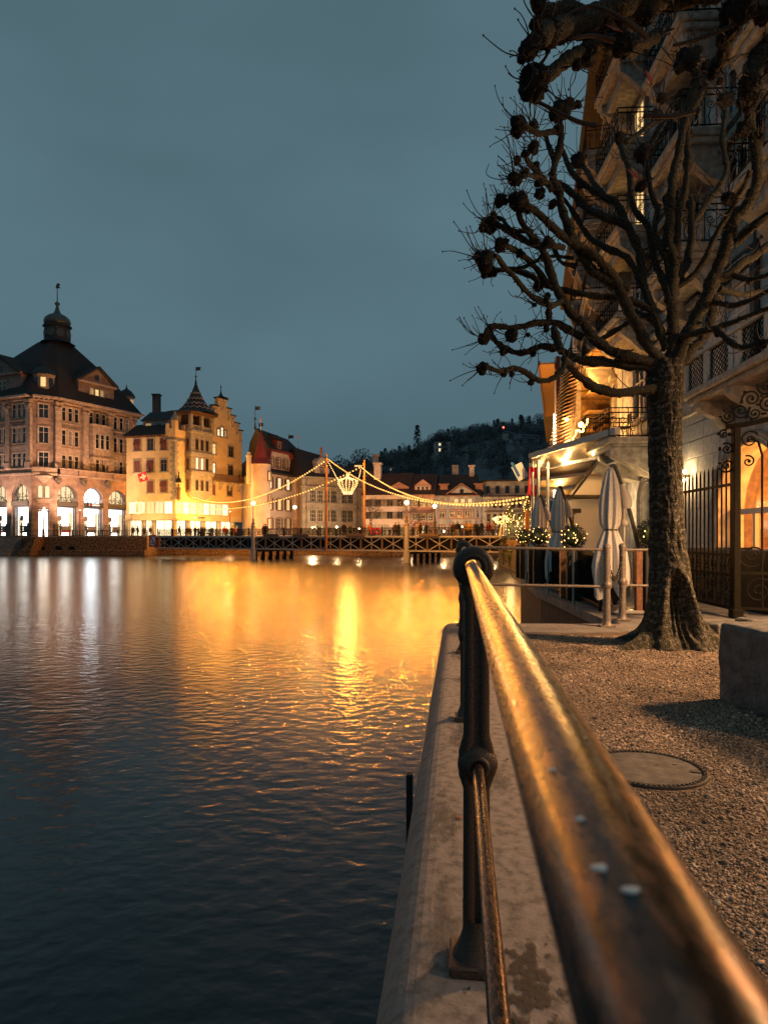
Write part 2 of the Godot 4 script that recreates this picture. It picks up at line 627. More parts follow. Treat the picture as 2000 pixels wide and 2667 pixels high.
	glow("bulb_crown", Color(1.0, 0.55, 0.22), 3.0)
	glow("globe_lamp", Color(1.0, 0.66, 0.3), 24.0)
	glow("bulb_fairy", Color(1.0, 0.55, 0.16), 7.0)
	glow("lamp_star", Color(1.0, 0.52, 0.16), 60.0)
	glow("sconce_light", Color(1.0, 0.7, 0.36), 14.0)
	glow("red_beacon", Color(1.0, 0.12, 0.06), 4.0)
	var skin := mat("person_paint", Color(1, 1, 1), 0.85)
	skin.vertex_color_use_as_albedo = true
	var clear := mat("clear_pane", Color(0.9, 0.95, 1.0), 0.05)
	clear.transparency = BaseMaterial3D.TRANSPARENCY_ALPHA
	clear.albedo_color.a = 0.06


# ---------------------------------------------------------------- water, near quay, railing

const RAIL_DIR := Vector3(0.1082, 0, -0.99413)
const RAIL_OUT := Vector3(0.99413, 0, 0.1082)


func q(s: float, l: float, y := 0.0) -> Vector3:
	# along the quay edge: s metres forward, l metres to the land side of the edge line
	return RAIL_DIR * s + RAIL_OUT * l + UP * y


func make_water() -> void:
	var f := FastNoiseLite.new()
	f.noise_type = FastNoiseLite.TYPE_SIMPLEX_SMOOTH
	f.frequency = 0.05
	f.fractal_octaves = 4
	f.fractal_gain = 0.5
	f.domain_warp_enabled = true
	f.domain_warp_amplitude = 12.0
	f.domain_warp_frequency = 0.01
	f.seed = 77
	var t := NoiseTexture2D.new()
	t.width = 2048
	t.height = 2048
	t.seamless = true
	t.noise = f
	var w: StandardMaterial3D = M["water"]
	w.heightmap_enabled = true
	w.heightmap_texture = t
	w.heightmap_scale = 1.1
	w.uv1_triplanar = true
	w.uv1_world_triplanar = true
	w.uv1_scale = Vector3(1.0 / 40.0, 1.0 / 40.0, 1.0 / 31.0)
	var m := MB.new()
	m.quad(Vector3(-500, WATER, 80), Vector3(120, WATER, 80), Vector3(120, WATER, -160), Vector3(-500, WATER, -160), UP)
	struct("water", m, w)
	var b := MB.new()
	b.quad(Vector3(-500, WATER - 2.5, 80), Vector3(120, WATER - 2.5, 80), Vector3(120, WATER - 2.5, -160), Vector3(-500, WATER - 2.5, -160), UP)
	struct("river_bed", b, M["hill_ground"])


func slab(m: MB, poly: PackedVector2Array, y0: float, y1: float) -> void:
	# poly in (x, z), a block from y0 up to y1
	m.xf = Transform3D(Basis(Vector3.RIGHT, Vector3(0, 0, 1), Vector3(0, -1, 0)), Vector3.ZERO)
	m.prism(poly, -y1, -y0)
	m.xf = Transform3D()


func v2(p: Vector3) -> Vector2:
	return Vector2(p.x, p.z)


func make_near_quay() -> void:
	var m := MB.new()
	slab(m, PackedVector2Array([v2(q(-20, -0.2)), v2(q(9.42, -0.2)), Vector2(3.27, -9.35), Vector2(3.27, -10.0), Vector2(30, -10.0), Vector2(30, 20)]), -4.0, -0.3)
	solo("quay_wall", m, M["quay_stone"], "near quay wall under the gravel promenade, rising straight from the dark water", "wall")
	m = MB.new()
	slab(m, PackedVector2Array([v2(q(-20, 0.36)), v2(q(8.62, 0.36)), Vector2(4.2, -8.72), Vector2(30, -8.6), Vector2(30, 20)]), -0.298, -0.02)
	struct("gravel_ground", m, M["gravel_bed"])
	m = MB.new()
	slab(m, PackedVector2Array([v2(q(9.05, 0.36)), Vector2(3.27, -9.25), Vector2(3.27, -9.99), Vector2(14, -9.99), Vector2(14, -8.66), Vector2(4.2, -8.73), v2(q(8.63, 0.36))]), -0.298, -0.006)
	struct("pavement", m, M["paving"])
	# rounded coping stones along the edge, and the kerb across the end
	var wall := thing("coping", "rounded concrete coping along the quay edge, stained and pitted, with the iron railing on it", "coping")
	var prof := PackedVector2Array()
	for i in 9:
		var a := PI - i * PI / 16.0
		prof.append(Vector2(-0.085 + 0.135 * cos(a), -0.135 + 0.135 * sin(a)))
	prof.append(Vector2(0.355, 0.0))
	prof.append(Vector2(0.355, -0.3))
	prof.append(Vector2(-0.22, -0.3))
	var cuts := [-9.0, -5.0, -2.65, 1.55, 5.75, 9.5]
	for i in cuts.size() - 1:
		m = MB.new()
		m.xf = Transform3D(Basis(RAIL_OUT, UP, -RAIL_DIR), Vector3.ZERO)
		m.prism(prof, -cuts[i + 1] + 0.008, -cuts[i] - 0.008)
		# the far end is rounded off a little by a worn nose
		part("coping_stone", m, M["concrete"], wall)
	m = MB.new()
	m.beam(q(9.28, 0.36, -0.1), Vector3(3.26, -0.1, -9.15), 0.42, 0.2)
	struct("kerb", m, M["concrete"])
	# loose stones of the gravel
	var mm := MultiMesh.new()
	mm.transform_format = MultiMesh.TRANSFORM_3D
	mm.use_colors = true
	var pm := MB.new()
	pm.ball(Vector3.ZERO, Vector3(1.0, 0.62, 0.8), 6, 4)
	mm.mesh = pm.mesh()
	var r := RandomNumberGenerator.new()
	r.seed = 99
	var damp := FastNoiseLite.new()
	damp.frequency = 0.9
	damp.fractal_octaves = 3
	damp.seed = 6
	var count := 120000
	mm.instance_count = count
	var tones := [Color(0.36, 0.26, 0.18), Color(0.2, 0.145, 0.1), Color(0.5, 0.39, 0.28), Color(0.08, 0.066, 0.056), Color(0.3, 0.2, 0.125)]
	for i in count:
		var s := 1.1 + 7.45 * pow(r.randf(), 1.25)
		var l := 0.37 + r.randf() * (0.55 + 0.42 * s)
		var k := r.randf_range(0.0026, 0.0065) * (1.0 + 0.08 * s)
		if r.randf() < 0.03:
			k *= r.randf_range(1.5, 2.4)
		var b := Basis(UP, r.randf() * TAU) * Basis(Vector3.RIGHT, r.randf_range(-0.6, 0.6)) * Basis.from_scale(Vector3(k, k * r.randf_range(0.6, 1.1), k))
		var p := q(s, l, -0.02 + k * 0.25)
		if Vector2(p.x - 1.37, p.z + 3.55).length() < 0.31:
			p = q(s, l + 0.7, -0.02 + k * 0.25)
		mm.set_instance_transform(i, Transform3D(b, p))
		mm.set_instance_color(i, tones[r.randi() % 5] * r.randf_range(0.7, 1.15) * clampf(0.95 + 0.75 * damp.get_noise_2d(p.x, p.z), 0.45, 1.25))
	var g := MultiMeshInstance3D.new()
	g.name = "gravel_stones"
	g.multimesh = mm
	var pmat := mat("pebble", Color(1, 1, 1), 0.85)
	pmat.vertex_color_use_as_albedo = true
	g.material_override = pmat
	g.set_meta("kind", "stuff")
	g.set_meta("label", "loose pale and brown gravel stones strewn over the promenade")
	g.set_meta("category", "gravel")
	add_child(g)


func rough_box(m: MB, size: Vector3, bev: float, amp: float, n: int) -> void:
	# a worn block: rounded edges, chipped and dented by noise
	var nz := FastNoiseLite.new()
	nz.frequency = 3.0
	nz.fractal_octaves = 4
	nz.seed = int(size.z * 100)
	var h := size * 0.5
	var pt := func(p: Vector3) -> Array:
		var k := nz.get_noise_3dv(p * 1.3)
		var be := bev * (1.0 + 0.9 * k)
		var inner := h - Vector3.ONE * be
		var c := p.clamp(-inner, inner)
		var d := (p - c).normalized()
		return [c + d * (be + amp * nz.get_noise_3dv(p * 4.0)), d]
	for ax in 3:
		var a1 := (ax + 1) % 3
		var a2 := (ax + 2) % 3
		for sg in [-1.0, 1.0]:
			for i in n:
				for j in n:
					var v := []
					for o in [Vector2(0, 0), Vector2(1, 0), Vector2(1, 1), Vector2(0, 1)]:
						var p := Vector3.ZERO
						p[ax] = sg * h[ax]
						var u := [(i + o.x) / n, (j + o.y) / n]
						for e in 2:   # crowd the grid towards the edges
							u[e] = 0.5 - 0.5 * cos(PI * u[e])
						p[a1] = lerpf(-h[a1], h[a1], u[0])
						p[a2] = lerpf(-h[a2], h[a2], u[1])
						v.append(pt.call(p))
					m.tri(v[0][0], v[1][0], v[2][0], v[0][1], v[1][1], v[2][1])
					m.tri(v[0][0], v[2][0], v[3][0], v[0][1], v[2][1], v[3][1])


func ring_mesh() -> MB:
	# the eye of a post: axis along local z
	var m := MB.new()
	m.xf = Transform3D(Basis(Vector3.RIGHT, PI / 2), Vector3.ZERO)
	var p := PackedVector2Array()
	for i in 17:
		var a := TAU * i / 16.0
		p.append(Vector2(0.041 + 0.017 * cos(a), 0.027 * sin(a)))
	m.lathe(p, 40)
	for e in [-1.0, 1.0]:
		p = PackedVector2Array()
		for i in 11:
			var a := TAU * i / 10.0
			p.append(Vector2(0.032 + 0.0085 * cos(a), e * 0.024 + 0.0085 * sin(a)))
		m.lathe(p, 36)
	return m


func post_shaft(h: float) -> MB:
	# two round bars with a recessed web between, swelling round the lower eye, on a flared foot
	var m := MB.new()
	m.box(Vector3(0, 0.016, 0), Vector3(0.15, 0.032, 0.15), Basis.IDENTITY, 0.006)
	var pr := PackedVector2Array()
	for i in 9:
		var t := i / 8.0
		pr.append(Vector2(0.066 - 0.032 * sin(t * PI / 2), 0.032 + 0.1 * t))
	m.lathe(pr, 20)
	for e in [-1.0, 1.0]:
		m.tube(PackedVector3Array([Vector3(e * 0.0195, 0.1, 0), Vector3(e * 0.0195, 0.49, 0), Vector3(e * 0.03, 0.53, 0), Vector3(e * 0.03, 0.59, 0), Vector3(e * 0.0195, 0.64, 0), Vector3(e * 0.0185, h - 0.1, 0), Vector3(e * 0.03, h - 0.045, 0)]), PackedFloat32Array([0.019, 0.0175, 0.02, 0.02, 0.0175, 0.016, 0.02]), 14)
	m.box(Vector3(0, h * 0.5, 0), Vector3(0.03, h - 0.12, 0.024))
	return m


func make_railing() -> void:
	var t := thing("iron_railing", "weathered iron railing with ring-topped posts running along the quay edge away from the viewer", "railing")
	var turn := Basis(RAIL_OUT, UP, -RAIL_DIR)
	var y0 := 1.1055
	var shaft := post_shaft(y0).mesh()
	var eye := ring_mesh().mesh()
	var knob := MB.new()
	knob.ball(Vector3.ZERO, Vector3(0.056, 0.056, 0.04), 22, 14)
	var lip := MB.new()
	lip.xf = Transform3D(Basis(Vector3.RIGHT, PI / 2), Vector3.ZERO)
	for e in [-1.0, 1.0]:
		var p := PackedVector2Array()
		for i in 11:
			var a := TAU * i / 10.0
			p.append(Vector2(0.024 + 0.0085 * cos(a), e * 0.038 + 0.0085 * sin(a)))
		lip.lathe(p, 28)
	var km := knob.mesh()
	var lm := lip.mesh()
	for s in [-3.2, -0.64, 1.918, 4.478, 7.04, 9.2]:
		var p := part("post", shaft, M["post_steel"], t, Transform3D(turn, q(s, 0.05)))
		part("ring", eye, M["post_steel"], p, at(-0.009, y0, 0))
		part("knob", km, M["post_steel"], p, at(0.003, 0.559, 0))
		part("collar", lm, M["post_steel"], p, at(0.003, 0.559, 0))
	var m := MB.new()
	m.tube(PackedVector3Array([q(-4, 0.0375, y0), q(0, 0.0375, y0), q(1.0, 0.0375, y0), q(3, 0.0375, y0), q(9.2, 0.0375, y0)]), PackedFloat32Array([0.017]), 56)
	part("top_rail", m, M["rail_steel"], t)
	m = MB.new()
	m.tube(PackedVector3Array([q(-4, 0.053, 0.559), q(2, 0.053, 0.559), q(9.2, 0.053, 0.559)]), PackedFloat32Array([0.0155]), 28)
	part("lower_rail", m, M["rail_steel"], t)
	for s in [[0.172, 0.0, 0.0022], [0.147, 0.0, 0.003], [0.136, 0.003, 0.0024], [0.21, -0.002, 0.002], [0.6, 0.003, 0.004]]:
		m = MB.new()
		m.xf = Transform3D(Basis(RAIL_OUT, UP, -RAIL_DIR), q(s[0], 0.0306 + s[1], 1.1207 + s[1] * 0.4))
		m.ball(Vector3.ZERO, Vector3(s[2] * 1.1, 0.0004, s[2] * 0.6), 10, 6)
		part("bird_dropping", m, M["sign_white"], t)
	# railing across the end, and the one beside the terrace, with a chain between their end posts
	var end_post := MB.new()
	end_post.box(Vector3(0, 0.012, 0), Vector3(0.2, 0.024, 0.16), Basis.IDENTITY, 0.005)
	end_post.lathe(PackedVector2Array([Vector2(0.075, 0.024), Vector2(0.055, 0.05), Vector2(0.05, 0.09), Vector2(0.046, 0.5), Vector2(0.062, 0.515), Vector2(0.07, 0.55), Vector2(0.062, 0.585), Vector2(0.046, 0.6), Vector2(0.045, 1.02), Vector2(0.052, 1.04), Vector2(0.05, 1.075), Vector2(0.02, 1.1), Vector2(0.0, 1.102)]), 18)
	var em := end_post.mesh()
	var c := thing("cross_railing", "pale worn two-bar railing closing the end of the gravel quay in front of the water", "railing")
	var e1 := Vector3(2.95, 0, -9.05)
	part("post", em, M["pale_rail"], c, Transform3D(Basis(), e1))
	m = MB.new()
	m.tube(PackedVector3Array([q(9.2, 0.05, 1.055), e1 + UP * 1.02]), PackedFloat32Array([0.021]), 14)
	part("top_rail", m, M["pale_rail"], c)
	m = MB.new()
	m.tube(PackedVector3Array([q(9.2, 0.05, 0.56), e1 + UP * 0.53]), PackedFloat32Array([0.019]), 14)
	part("lower_rail", m, M["pale_rail"], c)
	var d := thing("terrace_railing", "pale two-bar railing beside the planters, running behind the tree trunk", "railing")
	var e2 := Vector3(3.4, 0, -9.75)
	var e3 := Vector3(4.06, 0, -9.72)
	for e in [e2, e3]:
		part("post", em, M["pale_rail"], d, Transform3D(Basis(), e))
	m = MB.new()
	m.tube(PackedVector3Array([e2 + UP * 1.01, e3 + UP * 1.0]), PackedFloat32Array([0.021]), 12)
	part("top_rail", m, M["pale_rail"], d)
	m = MB.new()
	m.tube(PackedVector3Array([e2 + UP * 0.5, e3 + UP * 0.49]), PackedFloat32Array([0.019]), 12)
	part("lower_rail", m, M["pale_rail"], d)
	# hanging chains between the two end posts
	for k in 2:
		var ch := thing("chain", ["short chain hanging between the tops of the two end posts", "short chain hanging between the lower knobs of the two end posts"][k], "chain")
		var y := [1.0, 0.52][k] as float
		for i in 15:
			var f := i / 14.0
			var p: Vector3 = e1.lerp(e2, f) + UP * (y - 0.62 * (1.0 - pow(absf(2.0 * f - 1.0), 2.4)) * [0.62, 0.5][k])
			var lk := MB.new()
			lk.xf = Transform3D(Basis(Vector3(0.4, 0, -0.7).normalized(), f * 0.2) * Basis(UP, (i % 2) * PI / 2 + 0.4), p)
			var cp := PackedVector3Array()
			for j in 11:
				var a := TAU * j / 10.0
				cp.append(Vector3(cos(a) * 0.02, sin(a) * 0.034, 0))
			lk.tube(cp, PackedFloat32Array([0.0075]), 6, false)
			part("link", lk, M["cast_iron"], ch)


func make_near_details() -> void:
	# manhole cover set in the gravel
	var t := thing("manhole_cover", "round manhole cover with concrete filling and ribbed iron rim set in the gravel", "manhole cover", at(1.37, -0.02, -3.55))
	var m := MB.new()
	m.lathe(PackedVector2Array([Vector2(0.292, 0.0), Vector2(0.29, 0.01), Vector2(0.286, 0.014), Vector2(0.262, 0.014), Vector2(0.258, 0.008), Vector2(0.252, 0.0)]), 64, false)
	part("rim", m, M["cast_iron"], t)
	m = MB.new()
	for i in 72:
		var a := TAU * i / 72.0
		m.box(Vector3(cos(a) * 0.271, 0.0155, sin(a) * 0.271), Vector3(0.02, 0.006, 0.011), Basis(UP, -a), 0.001)
	part("ribs", m, M["cast_iron"], t).set_meta("kind", "stuff")
	m = MB.new()
	m.lathe(PackedVector2Array([Vector2(0.248, 0.0), Vector2(0.254, 0.009), Vector2(0.25, 0.012), Vector2(0.0, 0.013)]), 64, false)
	part("plate", m, M["cover_fill"], t)
	m = MB.new()
	m.box(Vector3(0.215, 0.014, 0.07), Vector3(0.05, 0.006, 0.04), Basis(UP, -0.3), 0.002)
	m.box(Vector3(-0.215, 0.014, -0.07), Vector3(0.05, 0.006, 0.04), Basis(UP, -0.3), 0.002)
	part("lifting_slot", m, M["cast_iron"], t)
	# stone block beside the tree
	m = MB.new()
	m.xf = Transform3D(Basis(UP, 0.11), Vector3(3.08, 0.26, -4.4))
	rough_box(m, Vector3(1.05, 0.6, 1.5), 0.045, 0.012, 26)
	solo("stone_block", m, M["block_stone"], "massive grey stone block with worn edges standing on the gravel near the tree", "block")
	m = MB.new()
	m.xf = Transform3D(Basis(UP, 0.2), Vector3(5.15, 0.05, -9.05))
	rough_box(m, Vector3(0.9, 0.14, 0.35), 0.03, 0.01, 14)
	m.xf = Transform3D(Basis(UP, 0.35), Vector3(4.35, 0.04, -8.75))
	rough_box(m, Vector3(0.5, 0.12, 0.3), 0.03, 0.01, 14)
	solo("kerb_stones", m, M["block_stone"], "low dark kerb stones behind the tree foot before the iron gate", "kerb")
	m = MB.new()
	m.box(q(3.86, -0.275, -0.95), Vector3(0.035, 1.6, 0.05), Basis(UP, -0.1), 0.003)
	solo("fender_bar", m, M["cast_iron"], "dark upright iron bar fixed to the water side of the quay wall", "iron bar")
	var spots := [[1.86, 0.19, 0.24, 0.62, 0], [1.5, 0.25, 0.2, 0.4, 0], [2.9, -0.06, 0.2, 0.9, 1], [4.1, 0.02, 0.24, 1.3, 1], [2.1, -0.04, 0.16, 0.8, 1], [5.75, 0.06, 0.3, 0.3, 0], [3.4, 0.2, 0.2, 0.7, 1], [6.9, 0.0, 0.25, 1.2, 1]]
	for sp in spots:
		var pm := PlaneMesh.new()
		pm.size = Vector2(sp[2], sp[3])
		var lay := part("stain", pm, M["stain" if sp[4] == 0 else "stain_pale"], get_node("coping"), Transform3D(Basis(RAIL_OUT, UP, -RAIL_DIR), q(sp[0], sp[1], 0.003 + 0.0015 * spots.find(sp))))
		lay.name = "stain"
	# dead leaves and scraps blown over the gravel
	var lm := MB.new()
	lm.prism(PackedVector2Array([Vector2(0, 1.0), Vector2(0.35, 0.3), Vector2(0.8, 0.1), Vector2(0.25, -0.2), Vector2(0, -1.0), Vector2(-0.25, -0.2), Vector2(-0.8, 0.2), Vector2(-0.3, 0.3)]), -0.04, 0.04)
	var mm := MultiMesh.new()
	mm.transform_format = MultiMesh.TRANSFORM_3D
	mm.use_colors = true
	mm.mesh = lm.mesh()
	mm.instance_count = 260
	var lr := RandomNumberGenerator.new()
	lr.seed = 61
	for i in 260:
		var s := 1.6 + 6.6 * lr.randf()
		var k := lr.randf_range(0.008, 0.022)
		var b := Basis(UP, lr.randf() * TAU) * Basis(Vector3.RIGHT, PI / 2 + lr.randf_range(-0.35, 0.35)) * Basis.from_scale(Vector3(k, k, k))
		mm.set_instance_transform(i, Transform3D(b, q(s, 0.4 + lr.randf() * (0.5 + 0.4 * s), -0.006)))
		mm.set_instance_color(i, [Color(0.07, 0.035, 0.02), Color(0.03, 0.02, 0.014), Color(0.12, 0.06, 0.025)][lr.randi() % 3])
	var ml := MultiMeshInstance3D.new()
	ml.name = "dead_leaves"
	ml.multimesh = mm
	ml.material_override = M["pebble"]
	ml.set_meta("kind", "stuff")
	ml.set_meta("label", "dead leaves and scraps scattered over the gravel promenade")
	ml.set_meta("category", "leaves")
	add_child(ml)
	# dark wet stain and dirt on the coping, and scattered leaves
	var r := RandomNumberGenerator.new()
	r.seed = 12
	for i in 10:
		m = MB.new()
		var s := 1.2 + 5.5 * r.randf()
		var k := r.randf_range(0.008, 0.02)
		m.xf = Transform3D(Basis(UP, r.randf() * TAU) * Basis(Vector3.RIGHT, PI / 2 + r.randf_range(-0.3, 0.3)), q(s, r.randf_range(-0.02, 0.3), 0.006))
		m.prism(PackedVector2Array([Vector2(-k, 0), Vector2(-0.3 * k, 0.6 * k), Vector2(k, 0.1 * k), Vector2(-0.2 * k, -0.5 * k)]), -0.001, 0.001)
		var mi := part(numbered("fallen_leaf"), m, M["leaf_dark"] if i % 3 else M["leaf_red"], self)
		tag(mi, "small dry leaf scrap lying on the concrete coping beside the railing", "leaf", "leaf scraps on the coping")


func make_street_lamps() -> void:
	# lanterns of the promenade, standing past the edge of the picture; their light falls on gravel, tree and railing
	var spots := [[6.3, -6.2, 3.4, 14.0, 70.0, "lantern on an iron post beside the garden gate, lighting the tree"], [7.4, 1.2, 3.8, 4.0, 34.0, "lantern on an iron post behind the viewer on the gravel promenade"]]
	for s in spots:
		var t := thing("street_lamp", s[5], "street lamp", at(s[0], 0, s[1]))
		var m := MB.new()
		m.lathe(PackedVector2Array([Vector2(0.12, 0), Vector2(0.1, 0.3), Vector2(0.05, 0.4), Vector2(0.035, s[2] - 0.25), Vector2(0.07, s[2] - 0.2), Vector2(0.07, s[2] - 0.17), Vector2(0, s[2] - 0.17)]), 14)
		part("pole", m, M["black_iron"], t)
		m = MB.new()
		m.ball(Vector3(0, s[2], 0), Vector3.ONE * 0.16, 14, 10)
		part("lamp_globe", m, M["globe_lamp"], t)
		lamp("lamp_glow", t, Vector3(0, s[2], 0), s[3], Color(1.0, 0.54, 0.24), 0.3)
		var sp := SpotLight3D.new()
		sp.name = "lamp_beam"
		sp.position = Vector3(0, s[2], 0)
		sp.rotation_degrees = Vector3(-90, 0, 0)
		sp.spot_angle = 76.0
		sp.spot_angle_attenuation = 0.4
		sp.light_energy = s[4]
		sp.light_color = Color(1.0, 0.54, 0.24).linear_to_srgb()
		sp.light_size = 0.4
		sp.spot_range = 40.0
		sp.shadow_enabled = true
		t.add_child(sp)


# ---------------------------------------------------------------- the far bank

func win(th: Node3D, f: Transform3D, x: float, y: float, w: float, h: float, pane: String, frame_m := "frame_white", surround := "", bars := Vector2i(2, 2), shutters := "", arch := false) -> Node3D:
	# a window centred on x with its sill at y, on the wall plane of frame f
	var key := "win%.2f_%.2f_%d_%d_%s" % [w, h, bars.x, bars.y, arch]
	if not mesh_cache.has(key):
		var m := MB.new()
		var t := 0.07
		var hh := h if not arch else h - w * 0.5
		for e in [-1.0, 1.0]:
			m.box(Vector3(e * (w * 0.5 - t * 0.5), hh * 0.5, 0.04), Vector3(t, hh, 0.07))
		m.box(Vector3(0, t * 0.5, 0.041), Vector3(w - 2 * t, t, 0.07))
		if not arch:
			m.box(Vector3(0, h - t * 0.5, 0.041), Vector3(w - 2 * t, t, 0.07))
		else:
			var pts := PackedVector3Array()
			for i in 13:
				var a := PI * i / 12.0
				pts.append(Vector3(cos(a) * (w - t) * 0.5, hh + sin(a) * (w - t) * 0.5, 0.04))
			m.tube(pts, PackedFloat32Array([t * 0.5]), 6)
		for i in range(1, bars.x):
			m.box(Vector3(-w * 0.5 + w * i / bars.x, h * 0.5, 0.042), Vector3(0.07, h - 2 * t, 0.05))
		for i in range(1, bars.y):
			var yy := h * (0.66 if bars.y == 2 else float(i) / bars.y)
			m.box(Vector3(0, yy, 0.043), Vector3(w - 2 * t, 0.05, 0.05))
		mesh_cache[key] = m.mesh()
		var p := MB.new()
		if arch:
			var poly := PackedVector2Array([Vector2(-w * 0.5, 0), Vector2(w * 0.5, 0)])
			for i in 13:
				var a := PI * i / 12.0
				poly.append(Vector2(cos(a) * w * 0.5, hh + sin(a) * w * 0.5))
			p.prism(poly, 0.004, 0.02)
		else:
			p.box(Vector3(0, h * 0.5, 0.012), Vector3(w - 0.02, h - 0.02, 0.018))
		mesh_cache[key + "p"] = p.mesh()
	var o := part("window", mesh_cache[key], M[frame_m], th, f * at(x, y, 0))
	part("pane", mesh_cache[key + "p"], M[pane], o)
	if surround:
		var k2 := "sur%.2f_%.2f_%s" % [w, h, arch]
		if not mesh_cache.has(k2):
			var m := MB.new()
			var t := 0.2
			for e in [-1.0, 1.0]:
				m.box(Vector3(e * (w * 0.5 + t * 0.5), h * 0.5, 0.06), Vector3(t, h, 0.12))
			m.box(Vector3(0, h + t * 0.5, 0.07), Vector3(w + 2 * t, t, 0.14))
			m.box(Vector3(0, -0.09, 0.1), Vector3(w + 0.6, 0.18, 0.2))
			mesh_cache[k2] = m.mesh()
		part("surround", mesh_cache[k2], M[surround], o)
	if shutters:
		var k3 := "shut%.2f_%.2f" % [w, h]
		if not mesh_cache.has(k3):
			var m := MB.new()
			var sw := w * 0.55
			for e in [-1.0, 1.0]:
				m.box(Vector3(0, h * 0.5 + e * (h * 0.5 - 0.05), 0.03), Vector3(sw, 0.1, 0.06))
				m.box(Vector3(e * (sw * 0.5 - 0.05), h * 0.5, 0.031), Vector3(0.1, h - 0.2, 0.06))
			var n := int(h / 0.16)
			for i in n:
				m.box(Vector3(0, 0.12 + (h - 0.24) * (i + 0.5) / n, 0.025), Vector3(sw - 0.2, 0.11, 0.02), Basis(Vector3.RIGHT, 0.5))
			mesh_cache[k3] = m.mesh()
		for e in [-1.0, 1.0]:
			part("shutter", mesh_cache[k3], M[shutters], o, at(e * (w * 0.5 + w * 0.28 + 0.06), 0, 0.0))
	return o


func wall_part(called: String, th: Node3D, f: Transform3D, poly: PackedVector2Array, thick: float, material: String) -> void:
	var m := MB.new()
	m.prism(poly, -thick, 0.0)
	part(called, m, M[material], th, f)


func rect(x0: float, y0: float, x1: float, y1: float) -> PackedVector2Array:
	return PackedVector2Array([Vector2(x0, y0), Vector2(x1, y0), Vector2(x1, y1), Vector2(x0, y1)])


func boxes(called: String, th: Node3D, f: Transform3D, list: Array, material: String, bev := 0.0) -> MeshInstance3D:
	# list of [x0, x1, y0, y1, z0, z1]
	var m := MB.new()
	for b in list:
		m.box(Vector3((b[0] + b[1]) * 0.5, (b[2] + b[3]) * 0.5, (b[4] + b[5]) * 0.5), Vector3(b[1] - b[0], b[3] - b[2], b[5] - b[4]), Basis.IDENTITY, bev)
	return part(called, m, M[material], th, f)


func loft(called: String, th: Node3D, rings: Array, material: String, cap := true) -> MeshInstance3D:
	# rings of equal vertex count, world coordinates relative to th
	var inv := th.transform.affine_inverse()
	var m := MB.new()
	m.xf = inv
	var mid := Vector3.ZERO
	var count := 0
	for r in rings:
		for p in r:
			mid += p
			count += 1
	mid /= count
	for i in rings.size() - 1:
		var a: PackedVector3Array = rings[i]
		var b: PackedVector3Array = rings[i + 1]
		for k in a.size():
			var j := (k + 1) % a.size()
			m.face(a[k], a[j], b[j], b[k], mid - UP * 6)
	if cap:
		var t: PackedVector3Array = rings[rings.size() - 1]
		for k in range(1, t.size() - 1):
			m.flat(t[0], t[k], t[k + 1], UP)
	return part(called, m, M[material], th)


func ring_at(pts: PackedVector2Array, c: Vector2, f: float, y: float) -> PackedVector3Array:
	var out := PackedVector3Array()
	for p in pts:
		var r := p.lerp(c, f)
		out.append(Vector3(r.x, y, r.y))
	return out


func finial(th: Node3D, pos: Vector3, h: float, flag := 0.0, flag_mat := "slate") -> void:
	var m := MB.new()
	m.lathe(PackedVector2Array([Vector2(0.22, 0), Vector2(0.1, h * 0.25), Vector2(0.07, h * 0.36), Vector2(0.2, h * 0.4), Vector2(0.2, h * 0.44), Vector2(0.05, h * 0.5), Vector2(0.04, h), Vector2(0, h + 0.05)]), 10)
	var o := part("finial", m, M["slate"], th, th.transform.affine_inverse() * Transform3D(Basis(), pos))
	if flag > 0.0:
		var p := MB.new()
		p.prism(PackedVector2Array([Vector2(0.04, 0), Vector2(flag, 0.1), Vector2(flag * 0.75, 0.35), Vector2(flag, 0.62), Vector2(flag * 0.5, 0.72), Vector2(0.04, 0.66)]), -0.02, 0.02)
		part("weather_vane", p, M[flag_mat], o, at(0, h * 0.78, 0))


